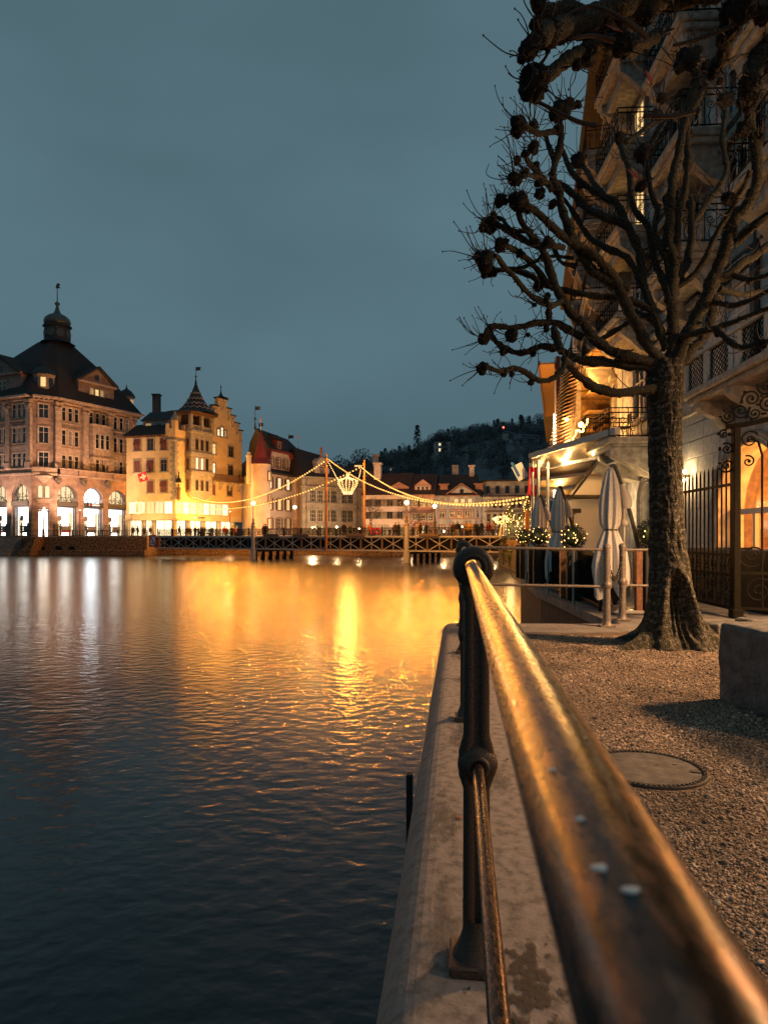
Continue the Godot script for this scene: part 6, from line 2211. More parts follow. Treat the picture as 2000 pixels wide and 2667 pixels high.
	m.lathe(PackedVector2Array([Vector2(0.03, 0), Vector2(0.5, 0.4), Vector2(0.3, 1.4), Vector2(0.12, 2.6), Vector2(0.02, 3.0)]), 9, false)
	solo("closed_parasol", m, M["umbrella_cloth"], "small closed grey parasol at the end of the bridge", "parasol", at(12.55, 0.9, -72))
	# heart of fairy lights in the restaurant window
	var hl := thing("window_lights", "loop of fairy lights in the first floor window of the yellow wing", "light decoration", frame(Vector2(-44.9, 122), Vector2(-36.7, 120), BANK) * at(1.2, 5.2, 0.16))
	var hb := bulb_mesh(0.055)
	for i in 40:
		var a := TAU * i / 40.0
		part("bulb", hb, M["bulb_fairy"], hl, at(cos(a) * 1.25 + g.randfn() * 0.05, sin(a) * 1.0 + 0.15 * absf(cos(a)) + g.randfn() * 0.05, 0))
	# cafe tables and chairs as a low row along the restaurant
	for i in 7:
		var t := thing("cafe_table", "small round cafe table by the lit restaurant, %s" % ["beside the domed house", "before the wing door", "at the corner of the house", "below the turret", "below the shop lettering", "before the gable wall", "at the far end of the awning"][i], "table", at(-43.2 + i * 2.3, BANK + 0.12, -117.2 - (i % 2) * 0.6), "cafe tables by the restaurant")
		var tm := MB.new()
		tm.lathe(PackedVector2Array([Vector2(0.25, 0), Vector2(0.05, 0.05), Vector2(0.04, 0.7), Vector2(0.42, 0.72), Vector2(0.42, 0.75), Vector2(0, 0.75)]), 10, false)
		part("table_top", tm, M["truss_brown"], t)
	var q2 := thing("promenade_fence", "black iron railing along the far bank below the yellow house", "railing", at(-39.0, BANK + 0.12, -118.7))
	iron_fence(q2, Transform3D(), 14.0, 1.1, 0.3, 2.3)
	var q3 := thing("row_fence", "black iron railing along the far bank below the row houses", "railing", at(-4.0, BANK + 0.12, -110.2))
	iron_fence(q3, Transform3D(), 26.0, 1.05, 0.3, 2.5)


# ---------------------------------------------------------------- people

func body_mesh(pose: int) -> MB:
	# one continuous standing figure: tapered capsules joined by a smooth minimum, meshed with surface nets
	var J := []     # [from, to, r0, r1]
	var lean := [0.0, 0.05, 0.0, 0.0][pose] as float
	var hip := Vector3(0, 0.92, 0)
	var chest := Vector3(0, 1.32, lean)
	var neck := Vector3(0, 1.5, lean)
	var head := Vector3(0, 1.65, lean + 0.02)
	J.append([hip, chest, 0.15, 0.17])
	J.append([chest + Vector3(-0.13, 0.05, 0), chest + Vector3(0.13, 0.05, 0), 0.1, 0.1])
	J.append([neck, head, 0.06, 0.07])
	J.append([head + Vector3(0, 0.0, 0.02), head + Vector3(0, 0.06, -0.015), 0.085, 0.1])
	J.append([head + Vector3(0, -0.01, 0.09), head + Vector3(0, 0.01, 0.1), 0.018, 0.015])
	J.append([hip + Vector3(-0.08, -0.05, 0), hip + Vector3(0.08, -0.05, 0), 0.14, 0.14])
	for e in [-1.0, 1.0]:
		var fwd := 0.0
		if pose == 2:
			fwd = 0.16 * e
		var knee := Vector3(e * 0.1, 0.5, 0.04 + fwd * 0.7)
		var ankle := Vector3(e * 0.11, 0.09, fwd)
		J.append([hip + Vector3(e * 0.09, -0.05, 0), knee, 0.105, 0.072])
		J.append([knee, ankle, 0.07, 0.048])
		J.append([ankle + Vector3(0, -0.04, 0), ankle + Vector3(e * 0.02, -0.045, 0.15), 0.045, 0.038])
		var sh := chest + Vector3(e * 0.19, 0.07, 0)
		var elb := sh + Vector3(e * 0.06, -0.28, -0.02)
		var hand := elb + Vector3(e * 0.0, -0.25, 0.07)
		if pose == 1 or (pose == 3 and e > 0):
			elb = sh + Vector3(e * 0.05, -0.26, 0.08)
			hand = elb + Vector3(-e * 0.12, 0.17, 0.2)
		J.append([sh, elb, 0.068, 0.055])
		J.append([elb, hand, 0.052, 0.035])
		J.append([hand, hand + (hand - elb).normalized() * 0.09, 0.04, 0.03])
	var cell := 0.042
	var lo := Vector3(-0.48, -0.06, -0.42)
	var dims := Vector3i(24, 45, 22)
	var field := PackedFloat32Array()
	field.resize(dims.x * dims.y * dims.z)
	var i := 0
	for z in dims.z:
		for y in dims.y:
			for x in dims.x:
				var p := lo + Vector3(x, y, z) * cell
				var d := 9.0
				for j in J:
					var a: Vector3 = j[0]
					var ab: Vector3 = j[1] - a
					var t := clampf((p - a).dot(ab) / maxf(ab.length_squared(), 1e-6), 0, 1)
					var dj := p.distance_to(a + ab * t) - lerpf(j[2], j[3], t)
					if dj < d + 0.05:
						var h := clampf(0.5 + 0.5 * (d - dj) / 0.045, 0, 1)
						d = lerpf(d, dj, h) - 0.045 * h * (1 - h)
				field[i] = d
				i += 1
	var id := func(x: int, y: int, z: int) -> int: return x + dims.x * (y + dims.y * z)
	var verts := {}
	for z in dims.z - 1:
		for y in dims.y - 1:
			for x in dims.x - 1:
				var sum := Vector3.ZERO
				var n := 0
				for e in 12:
					var ax := e / 4
					var o := [0, 0, 0]
					o[(ax + 1) % 3] = e & 1
					o[(ax + 2) % 3] = (e >> 1) & 1
					var c0 := Vector3i(x + o[0], y + o[1], z + o[2])
					var c1 := c0
					c1[ax] += 1
					var f0 := field[id.call(c0.x, c0.y, c0.z)]
					var f1 := field[id.call(c1.x, c1.y, c1.z)]
					if (f0 < 0) != (f1 < 0):
						sum += Vector3(c0).lerp(Vector3(c1), f0 / (f0 - f1))
						n += 1
				if n:
					verts[Vector3i(x, y, z)] = lo + sum / n * cell
	var grad := func(p: Vector3) -> Vector3:
		var q := (p - lo) / cell
		var c := Vector3i(clampi(int(q.x + 0.5), 1, dims.x - 2), clampi(int(q.y + 0.5), 1, dims.y - 2), clampi(int(q.z + 0.5), 1, dims.z - 2))
		return Vector3(field[id.call(c.x + 1, c.y, c.z)] - field[id.call(c.x - 1, c.y, c.z)], field[id.call(c.x, c.y + 1, c.z)] - field[id.call(c.x, c.y - 1, c.z)], field[id.call(c.x, c.y, c.z + 1)] - field[id.call(c.x, c.y, c.z - 1)]).normalized()
	var m := MB.new()
	for z in range(1, dims.z - 1):
		for y in range(1, dims.y - 1):
			for x in range(1, dims.x - 1):
				var f0 := field[id.call(x, y, z)]
				for ax in 3:
					var c := Vector3i(x, y, z)
					c[ax] += 1
					var f1 := field[id.call(c.x, c.y, c.z)]
					if (f0 < 0) == (f1 < 0):
						continue
					var u := Vector3i.ZERO
					var w := Vector3i.ZERO
					u[(ax + 1) % 3] = 1
					w[(ax + 2) % 3] = 1
					var b := Vector3i(x, y, z)
					var ks := [b, b - u, b - u - w, b - w]
					if not (verts.has(ks[0]) and verts.has(ks[1]) and verts.has(ks[2]) and verts.has(ks[3])):
						continue
					var p0: Vector3 = verts[ks[0]]
					var p1: Vector3 = verts[ks[1]]
					var p2: Vector3 = verts[ks[2]]
					var p3: Vector3 = verts[ks[3]]
					var n0: Vector3 = grad.call(p0)
					var n2: Vector3 = grad.call(p2)
					m.tri(p0, p1, p2, n0, grad.call(p1), n2)
					m.tri(p0, p2, p3, n0, n2, grad.call(p3))
	return m


func make_people() -> void:
	var poses := []
	for k in 4:
		poses.append(body_mesh(k))
	var f := bridge_frame()
	var coats := {"black": Color(0.015, 0.015, 0.018), "dark blue": Color(0.02, 0.026, 0.045), "brown": Color(0.08, 0.045, 0.025), "red": Color(0.3, 0.03, 0.03), "yellow": Color(0.5, 0.28, 0.05), "grey": Color(0.09, 0.085, 0.08), "beige": Color(0.3, 0.22, 0.15), "orange": Color(0.4, 0.14, 0.04), "pink": Color(0.4, 0.14, 0.14), "olive": Color(0.06, 0.055, 0.03)}
	# [where, x, z, turn, pose, coat, label]; where 0 = far bank (world), 1 = bridge (along, across)
	var list := [
		[0, -42.0, -114.4, 0.5, 0, "dark blue", "person in a dark blue coat standing at the quay edge before the corner house end"],
		[0, -41.3, -114.8, -0.7, 1, "black", "person in black facing the one in dark blue at the quay edge"],
		[0, -41.6, -118.6, 0.2, 0, "brown", "person in brown standing in the lit door of the yellow wing"],
		[0, -40.6, -118.9, 2.8, 2, "grey", "person in grey walking into the lit door of the yellow wing"],
		[0, -35.2, -117.6, 1.2, 2, "black", "slim person in black walking alone before the lit restaurant"],
		[0, -34.0, -118.3, 0.4, 0, "olive", "person in olive at the near end of the dark group before the restaurant"],
		[0, -33.4, -118.0, -0.3, 1, "brown", "person in brown, second in the dark group before the restaurant"],
		[0, -32.7, -118.4, 0.9, 0, "black", "person in black in the middle of the dark group before the restaurant"],
		[0, -32.0, -118.0, -0.6, 1, "grey", "person in grey, fourth in the dark group before the restaurant"],
		[0, -31.3, -118.3, 0.2, 0, "dark blue", "person in dark blue closing the dark group before the restaurant"],
		[0, -27.6, -118.0, 0.3, 0, "red", "person in a red coat at the near edge of the group by the gable end"],
		[0, -27.0, -117.5, -0.8, 1, "orange", "person in an orange coat bending over a pram by the gable end"],
		[0, -26.2, -117.8, 0.1, 0, "brown", "person in brown between the red and orange coats by the gable end"],
		[0, -25.5, -118.1, -0.4, 0, "pink", "person in a dull pink coat closing the group by the gable end"],
		[1, 19.9, -1.3, 0.6, 0, "red", "person in a red coat beside the first grey pylon on the bridge"],
		[1, 20.4, -1.1, -2.4, 1, "black", "person in black with back turned beside the first grey pylon"],
		[1, 33.4, -0.9, 0.9, 3, "black", "person in black raising a hand on the bridge beside the nearer pole"],
		[1, 34.1, -1.3, -0.2, 0, "grey", "person in grey crouched over the railing beside the one raising a hand"],
		[1, 36.4, -2.2, 0.3, 0, "orange", "person in orange just past the far pole on the bridge"],
		[1, 40.6, -1.4, 0.4, 1, "brown", "person in brown at the left of the group before the second pylon"],
		[1, 41.2, -1.1, -0.5, 0, "black", "person in black in the group before the second pylon"],
		[1, 41.8, -1.6, 0.7, 1, "orange", "person in an orange jacket in the group before the second pylon"],
		[1, 43.6, -1.5, 0.1, 0, "beige", "person in beige just behind the second pylon"],
		[1, 44.2, -1.0, 2.9, 0, "black", "person in a long black coat leaning at the railing past the second pylon"],
		[1, 44.8, -1.2, 2.6, 1, "dark blue", "person in dark blue close beside the long black coat"],
		[1, 48.3, -1.3, 0.4, 0, "brown", "person in brown at the start of the crowd near the bridge end"],
		[1, 48.9, -1.1, -2.6, 2, "black", "person in black with pale trousers near the bridge end"],
		[1, 49.5, -2.2, -0.4, 1, "dark blue", "person in dark blue between the black coat and the yellow coat"],
		[1, 49.9, -1.4, 0.5, 0, "beige", "person in beige just before the yellow coat near the bridge end"],
		[1, 50.5, -1.0, 0.0, 0, "yellow", "person in a bright yellow jacket at the railing near the bridge end"],
		[1, 51.0, -1.5, 0.6, 1, "olive", "person in olive right behind the yellow jacket"],
		[1, 51.8, -1.2, -0.3, 0, "black", "person in black past the yellow jacket near the bridge end"],
		[1, 52.3, -2.0, 0.8, 2, "red", "person in dark red walking off the end of the bridge"],
		[1, 53.1, -1.4, -0.5, 0, "beige", "person in a pale coat at the very end of the bridge"],
		[1, 53.7, -2.2, 0.3, 1, "brown", "person in brown talking at the very end of the bridge"],
	]
	var bal := frame(Vector2(-36.7, 120), Vector2(-28.4, 136.6), BANK)
	list.append([2, 0, 0, 0.0, 0, "black", "person in black standing at the end of the balcony on the yellow gable"])
	var g := RandomNumberGenerator.new()
	g.seed = 55
	for p in list:
		var src: MB = poses[p[4]]
		var m := MB.new()
		m.v = src.v
		m.n = src.n
		m.tinted = true
		var coat: Color = coats[p[5]]
		var legs := Color(0.02, 0.02, 0.025) if g.randf() < 0.75 else Color(0.3, 0.26, 0.22)
		if "pale trousers" in p[6]:
			legs = Color(0.45, 0.4, 0.36)
		var hair: Color = [Color(0.02, 0.014, 0.01), Color(0.07, 0.04, 0.02), Color(0.2, 0.16, 0.12)][g.randi() % 3]
		var hem := g.randf_range(0.6, 0.88)
		var cols := PackedColorArray()
		for v in m.v:
			if v.y > 1.53:
				cols.append(hair if v.y > 1.7 or v.z < 0.02 else Color(0.42, 0.26, 0.19))
			elif v.y < 0.09:
				cols.append(Color(0.02, 0.017, 0.015))
			elif v.y < hem and absf(v.x) < 0.24:
				cols.append(legs)
			else:
				cols.append(coat)
		m.c = cols
		var s := g.randf_range(0.94, 1.04)
		var xf := Transform3D(Basis(UP, p[3]) * Basis.from_scale(Vector3(s * 1.08, s, s * 1.08)), Vector3.ZERO)
		if p[0] == 0:
			xf.origin = Vector3(p[1], BANK + 0.12, p[2])
		elif p[0] == 1:
			xf = f * Transform3D(xf.basis, Vector3(p[1], 0.03, p[2]))
		else:
			xf = bal * Transform3D(xf.basis, Vector3(16.9, 10.8, 0.7))
		solo("person", m, M["person_paint"], p[6], "person", xf, "people across the river")


# ---------------------------------------------------------------- hotel, terrace, gate

func iron_balcony(th: Node3D, f: Transform3D, w: float, d: float, rail_h := 1.0) -> void:
	# stone slab on rounded consoles with a wrought-iron railing; f at the slab top, x along the wall, z out
	var o := boxes("balcony_slab", th, f, [[-w * 0.5, w * 0.5, -0.22, 0.0, 0, d], [-w * 0.5 + 0.06, w * 0.5 - 0.06, -0.4, -0.22, 0, d - 0.1]], "hotel_stone", 0.03)
	var cm: MB
	for e in [-1.0, 1.0]:
		cm = MB.new()
		cm.xf = Transform3D(Basis(UP, -PI / 2), Vector3(e * (w * 0.5 - 0.35), -0.4, 0))
		cm.prism(PackedVector2Array([Vector2(0, 0), Vector2(d - 0.15, 0), Vector2(d - 0.2, -0.25), Vector2(d * 0.6, -0.5), Vector2(d * 0.35, -0.85), Vector2(0.0, -1.0)]), -0.16, 0.16)
		part("console", cm, M["hotel_stone"], o)
	cm = MB.new()
	cm.prism(PackedVector2Array([Vector2(-w * 0.5 + 0.5, -0.4), Vector2(w * 0.5 - 0.5, -0.4), Vector2(w * 0.3, -0.75), Vector2(-w * 0.3, -0.75)]), 0, d * 0.75)
	part("underside", cm, M["hotel_stone"], o)
	var m := MB.new()
	var sides := [[Vector3(-w * 0.5 + 0.05, 0, d - 0.06), Vector3(w * 0.5 - 0.05, 0, d - 0.06)], [Vector3(-w * 0.5 + 0.05, 0, 0.05), Vector3(-w * 0.5 + 0.05, 0, d - 0.06)], [Vector3(w * 0.5 - 0.05, 0, 0.05), Vector3(w * 0.5 - 0.05, 0, d - 0.06)]]
	for s in sides:
		var a: Vector3 = s[0]
		var b: Vector3 = s[1]
		for y in [0.06, rail_h - 0.16, rail_h]:
			m.tube(PackedVector3Array([a + UP * y, b + UP * y]), PackedFloat32Array([0.022]), 5)
		var n := int(a.distance_to(b) / 0.3)
		for i in n:
			var p := a.lerp(b, (i + 0.5) / n)
			var dir := (b - a).normalized()
			var c := PackedVector3Array()
			for q2 in spiral(0.12, 0.02, 1.4, PI * (i % 2), 12):
				c.append(p + dir * q2.x + UP * (0.6 + q2.y))
			m.tube(c, PackedFloat32Array([0.013]), 4, false)
			m.tube(PackedVector3Array([p + UP * 0.06, p + dir * 0.05 + UP * 0.28, p + UP * 0.48]), PackedFloat32Array([0.013]), 4, false)
			m.tube(PackedVector3Array([p + dir * 0.15 + UP * 0.06, p + dir * 0.15 + UP * rail_h]), PackedFloat32Array([0.013]), 4, false)
	part("railing", m, M["black_iron"], o)


func tall_window(th: Node3D, f: Transform3D, x: float, y: float, w: float, h: float, pane: String) -> void:
	var o := win(th, f, x, y, w, h, pane, "frame_white", "hotel_stone", Vector2i(2, 2))
	boxes("pediment", o, Transform3D(), [[-w * 0.5 - 0.3, w * 0.5 + 0.3, h + 0.3, h + 0.5, 0, 0.3]], "hotel_stone", 0.03)


func make_hotel() -> void:
	# the near front; x runs from its far end towards the viewer
	var f := frame(Vector2(9.45, 27.0), Vector2(8.6, 10.0), 0.0)
	var th := thing("hotel", "tall pale hotel with stone balconies, arched ground floor windows and ashlar blocks behind the tree", "building", f)
	var R := Transform3D()
	var L := 17.02
	# ground floor openings, far to near: pointed doors and the wide arched window
	var op := [[2.2, 3.7, 3.15], [4.9, 6.1, 3.15], [8.5, 12.2, 3.55], [13.4, 16.6, 3.55]]
	wall_part("wall", th, R, arch_wall(op, 0, L, 4.9), 0.7, "hotel_render")
	wall_part("wall", th, R, rect(0, 4.9, L, 21.4), 0.7, "hotel_render")
	# ashlar facing of the visible stretch, block by block
	var r := RandomNumberGenerator.new()
	r.seed = 5
	var meshes := []
	for k in 4:
		var m := MB.new()
		m.box(Vector3(0, 0, 0.025), Vector3([1.05, 0.8, 0.52, 0.3][k] - 0.016, 0.5 - 0.016, 0.05), Basis.IDENTITY, 0.012)
		meshes.append(m.mesh())
	for row in 16:
		var y := 0.25 + row * 0.5
		if y > 7.6:
			break
		var x := 4.4 + (0.5 if row % 2 else 0.0)
		while x < L - 0.6:
			var k := 0
			var hit := false
			for o in op:
				var half: float = (o[1] - o[0]) * 0.5
				var mid: float = (o[0] + o[1]) * 0.5
				var sp: float = o[2] - half
				var yy := y - 0.25
				var reach := half + 0.22 if yy < sp else sqrt(maxf(0.0, (half + 0.25) * (half + 0.25) - (yy - sp) * (yy - sp)))
				if absf(x + 0.52 - mid) < reach + 0.5:
					hit = true
					# fill in with a narrower block where one fits
					for kk in [2, 3]:
						var w: float = [1.05, 0.8, 0.52, 0.3][kk]
						if absf(x + w * 0.5 - mid) > reach + w * 0.5:
							k = kk
							hit = false
							break
			if hit:
				x += 0.2
				continue
			var w: float = [1.05, 0.8, 0.52, 0.3][k]
			part("stone", meshes[k], M["ashlar"], th, at(x + w * 0.5, y, 0.002 + r.randf() * 0.006))
			x += w
	for o in op:
		# moulded arch surround and glazing
		var half: float = (o[1] - o[0]) * 0.5
		var mid: float = (o[0] + o[1]) * 0.5
		var sp: float = o[2] - half
		for ring in 3:
			var pts := PackedVector3Array([Vector3(mid + half + 0.1 * ring, 0.0, 0.02 - ring * 0.0)])
			for i in 17:
				var a := PI * i / 16.0
				pts.append(Vector3(mid + cos(a) * (half + 0.1 * ring), sp + sin(a) * (half + 0.1 * ring), 0.03 + 0.02 * ring))
			pts.append(Vector3(mid - half - 0.1 * ring, 0.0, 0.02))
			var am := MB.new()
			am.tube(pts, PackedFloat32Array([0.06]), 8)
			part("arch_moulding", am, M["hotel_stone"], th)
		var m := MB.new()
		for x in [-0.92, -0.3, 0.3, 0.92]:
			m.box(Vector3(mid + x * half, sp * 0.5 + 0.1, -0.4), Vector3(0.11, sp + 0.2, 0.1))
		m.box(Vector3(mid, sp + 0.15, -0.4), Vector3(half * 1.95, 0.14, 0.11))
		m.box(Vector3(mid, 0.45, -0.4), Vector3(half * 1.95, 0.9, 0.08))
		var w := part("arched_window", m, M["frame_white"], th)
		var poly := PackedVector2Array([Vector2(mid - half, 0.5), Vector2(mid + half, 0.5)])
		for i in 15:
			var a := PI * i / 14.0
			poly.append(Vector2(mid + cos(a) * half, sp + sin(a) * half))
		var pm := MB.new()
		pm.prism(poly, -0.46, -0.45)
		part("pane", pm, M["clear_pane"], w)
	# dining room behind the arches: warm walls, lamps, shelves
	var room := boxes("dining_room", th, R, [[4.2, 17.0, 0.0, 4.8, -5.2, -5.0], [4.2, 17.0, 4.6, 4.8, -5.0, -0.7], [4.2, 17.0, 0.0, 0.1, -5.0, -0.7], [4.1, 4.2, 0, 4.8, -5.0, -0.7]], "ochre_render")
	boxes("bar_counter", room, R, [[9.0, 16.5, 0.1, 1.15, -3.6, -3.0], [8.6, 16.8, 2.0, 2.1, -4.9, -4.5], [8.6, 16.8, 2.7, 2.8, -4.9, -4.5]], "hotel_wood")
	for s in [[9.4, 3.1], [12.6, 3.2], [10.6, 1.6], [13.6, 1.6]]:
		var m := MB.new()
		m.ball(Vector3(s[0], s[1], -2.4), Vector3.ONE * 0.13, 10, 7)
		part("lamp_globe", m, M["glass_pale"], room)
		lamp("dining_glow", room, Vector3(s[0], s[1], -2.4), 15.0, Color(1.0, 0.36, 0.06), 0.12)
	# first-floor balcony with lattice panels
	var by := 4.95
	boxes("stone_balcony", th, R, [[8.9, L, by - 0.16, by, 0, 1.15], [9.0, L, by - 0.3, by - 0.16, 0, 1.0]], "hotel_stone", 0.02)
	boxes("balcony_rail", th, R, [[8.95, L, by + 0.78, by + 0.92, 0.9, 1.12]], "ashlar", 0.02)
	for x in [9.05, 10.35, 11.7, 12.0, 13.3, 14.6]:
		boxes("balcony_pier", th, R, [[x - 0.11, x + 0.13, by, by + 0.78, 0.93, 1.09]], "ashlar", 0.02)
	for s in [[9.2, 10.22], [10.5, 11.58], [12.15, 13.17], [13.45, 14.47]]:
		var m := MB.new()
		var x0: float = s[0]
		var x1: float = s[1]
		var n := 6
		for i in n:
			var t0 := float(i) / n
			m.tube(PackedVector3Array([Vector3(lerpf(x0, x1, t0), by + 0.03, 1.02), Vector3(x1, by + 0.03 + 0.74 * (1.0 - t0), 1.02)]), PackedFloat32Array([0.012]), 4)
			m.tube(PackedVector3Array([Vector3(lerpf(x0, x1, t0), by + 0.77, 1.01), Vector3(x1, by + 0.77 - 0.74 * (1.0 - t0), 1.01)]), PackedFloat32Array([0.012]), 4)
			m.tube(PackedVector3Array([Vector3(x0, by + 0.03 + 0.74 * t0, 1.02), Vector3(lerpf(x0, x1, 1.0 - t0), by + 0.77, 1.02)]), PackedFloat32Array([0.012]), 4)
			m.tube(PackedVector3Array([Vector3(x0, by + 0.77 - 0.74 * t0, 1.01), Vector3(lerpf(x0, x1, 1.0 - t0), by + 0.03, 1.01)]), PackedFloat32Array([0.012]), 4)
		part("lattice", m, M["black_iron"], th)
	for x in [9.5, 11.3, 13.4, 15.5]:
		var m := MB.new()
		m.prism(PackedVector2Array([Vector2(0, 0), Vector2(0.95, 0), Vector2(0.95, -0.15), Vector2(0.78, -0.3), Vector2(0.5, -0.42), Vector2(0.28, -0.7), Vector2(0, -0.75)]), -0.16, 0.16)
		for e in [-0.17, 0.17]:
			var c := PackedVector3Array()
			for p in spiral(0.15, 0.02, 1.8, 0.0, 20):
				c.append(Vector3(0.7 + p.x, -0.17 + p.y, e))
			m.tube(c, PackedFloat32Array([0.022]), 5, false)
		part("scroll_bracket", m, M["hotel_stone"], th, Transform3D(Basis(UP, -PI / 2), Vector3(x, by - 0.3, 0)))
	# upper floors
	var floors := [5.6, 9.0, 12.0, 15.0, 18.0]
	var lit := {"0_12": "glass_pale", "2_2": "glass_warm", "3_2": "glass_warm", "0_14": "glass_warm"}
	for fl_ in 5:
		for x in [2.2, 4.6, 7.0, 9.8, 12.3, 14.8]:
			var key := "%d_%d" % [fl_, int(x)]
			tall_window(th, R, x, floors[fl_] - 0.1, 1.15, 2.0, lit.get(key, "glass_dark"))
	for fl_ in range(1, 5):
		iron_balcony(th, at(2.3, floors[fl_] - 0.15, 0), 3.0, 1.35)
		iron_balcony(th, at(7.9, floors[fl_] - 0.15, 0), 2.9, 1.35)
		iron_balcony(th, at(13.5, floors[fl_] - 0.15, 0), 3.0, 1.35)
	for x in [5.7, 10.9]:
		var m := MB.new()
		m.tube(PackedVector3Array([Vector3(x, 5.0, 0.12), Vector3(x, 21, 0.12)]), PackedFloat32Array([0.08]), 8)
		part("drainpipe", m, M["slate"], th)
	boxes("string_course", th, R, [[0, 8.8, 4.75, 4.95, 0, 0.2], [0, L, 8.2, 8.4, 0, 0.16], [0, L, 17.3, 17.5, 0, 0.16]], "hotel_stone", 0.02)
	boxes("eave", th, R, [[-0.4, L, 21.2, 21.5, -0.7, 1.1]], "hotel_wood")
	# far front of the hotel, turned with the bend of the quay
	var g := frame(Vector2(16.6, 60), Vector2(9.42, 27.05), 0.0)
	var G := f.affine_inverse() * g
	wall_part("wall", th, G, rect(0, 0, 33.7, 21.4), 0.7, "hotel_render")
	boxes("eave", th, G, [[0, 34.0, 21.2, 21.5, -0.7, 1.1], [0, 34.0, 20.9, 21.2, 0, 0.5]], "hotel_wood")
	for fl_ in 5:
		for i in 8:
			tall_window(th, G, 31.4 - i * 2.6, floors[fl_] - 0.1, 1.15, 2.0, "glass_dark")
		for i in 3:
			iron_balcony(th, G * at(30.2 - i * 5.2, floors[fl_] - 0.15, 0), 2.8, 1.3)
	# covered terrace balcony with carved frieze and a row of consoles
	var by2 := 4.55
	boxes("terrace_balcony", th, R, [[-1.0, 4.2, by2 - 0.2, by2, 0, 1.75], [-1.0, 4.1, by2 - 0.35, by2 - 0.2, 0, 1.6]], "hotel_stone", 0.02)
	var fz := MB.new()
	var fp := PackedVector2Array([Vector2(0, by2 - 0.35), Vector2(1.6, by2 - 0.35), Vector2(1.62, by2 - 0.6), Vector2(1.35, by2 - 0.72), Vector2(1.1, by2 - 0.85), Vector2(0.7, by2 - 1.0), Vector2(0.3, by2 - 1.25), Vector2(0, by2 - 1.3)])
	fz.prism(fp, -0.12, 0.12)
	for c in [[0.45, -0.72, 0.24, 1.0], [0.95, -0.58, 0.16, -1.0], [1.32, -0.5, 0.12, 1.0]]:
		var pts := PackedVector3Array()
		for p in spiral(c[2], 0.03, 2.0 * c[3], 0.5, 26):
			pts.append(Vector3(c[0] + p.x, by2 + c[1] + p.y, 0.13))
		fz.tube(pts, PackedFloat32Array([0.028]), 6, false)
	part("carved_frieze", fz, M["hotel_stone"], th, Transform3D(Basis(UP, -PI / 2), Vector3(4.05, 0, 0)))
	for i in 5:
		var cm := MB.new()
		cm.prism(PackedVector2Array([Vector2(0, 0), Vector2(1.5, 0), Vector2(1.5, -0.12), Vector2(1.2, -0.2), Vector2(0.95, -0.42), Vector2(0.5, -0.5), Vector2(0.32, -0.8), Vector2(0, -0.95)]), -0.18, 0.18)
		part("console", cm, M["hotel_stone"], th, Transform3D(Basis(UP, -PI / 2), Vector3(3.1 - i * 1.0, by2 - 0.35, 0)))
	iron_balcony(th, at(2.9, by2 + 0.02, 0), 2.2, 1.7)
	# up and down lights between the doors
	for s in [[1.35, 2.42], [4.3, 2.42], [6.75, 3.0]]:
		var m := MB.new()
		m.box(Vector3(s[0], s[1], 0.16), Vector3(0.09, 0.1, 0.16), Basis.IDENTITY, 0.01)
		var fit := part("sconce", m, M["alu"], th)
		for e in [-1.0, 1.0]:
			m = MB.new()
			m.ball(Vector3(s[0], s[1] + e * 0.13, 0.2), Vector3.ONE * 0.055, 9, 6)
			part("lamp_bulb", m, M["sconce_light"], fit)
			lamp("sconce_glow", fit, Vector3(s[0], s[1] + e * 0.13, 0.2), 1.5, Color(1.0, 0.64, 0.28), 0.05)
	# star-bright lamp on the terrace balcony and lamps under the upper slab
	var st := thing("balcony_lamp", "bright lantern on the corner post of the terrace balcony above the canopy", "lamp", f * at(-0.4, by2, 1.55))
	var pl := MB.new()
	pl.lathe(PackedVector2Array([Vector2(0.06, 0), Vector2(0.035, 0.1), Vector2(0.03, 1.0), Vector2(0.08, 1.05), Vector2(0, 1.06)]), 9)
	part("pole", pl, M["black_iron"], st)
	pl = MB.new()
	pl.ball(Vector3(0, 1.16, 0), Vector3.ONE * 0.095, 12, 8)
	part("lamp_globe", pl, M["lamp_star"], st)
	lamp("lantern_glow", st, Vector3(0, 1.16, 0), 9.0, Color(1.0, 0.4, 0.07), 0.09)
	# dark cafe chair shapes on the balcony
	var ch := thing("balcony_chair", "dark cafe chair and table stacked on the terrace balcony", "chair", f * at(3.0, by2 + 0.03, 0.9))
	boxes("seat", ch, Transform3D(), [[-0.22, 0.22, 0.44, 0.48, -0.22, 0.22]], "black_iron", 0.01)
	boxes("backrest", ch, Transform3D(), [[-0.22, 0.22, 0.6, 0.95, -0.24, -0.21]], "black_iron", 0.01)
	for e in [Vector2(-1, -1), Vector2(1, -1), Vector2(-1, 1), Vector2(1, 1)]:
		boxes("leg", ch, Transform3D(), [[e.x * 0.2 - 0.015, e.x * 0.2 + 0.015, 0, 0.44 if e.y > 0 else 0.6, e.y * 0.2 - 0.015, e.y * 0.2 + 0.015]], "black_iron")
	# garland of fairy lights on the balcony railing
	var fg := thing("railing_lights", "fairy lights wound along the railing above the canopy", "string lights", f * at(-1.0, by2, 1.7))
	var bm := bulb_mesh(0.035)
	for i in 34:
		var t := i / 33.0
		part("bulb", bm, M["bulb_fairy"], fg, at(2.4 * t - 4.0 * (1.0 - t), 0.95 + 0.12 * sin(t * 14.0), 0.03 * sin(i * 5.0) - 0.5 * (1.0 - t)))


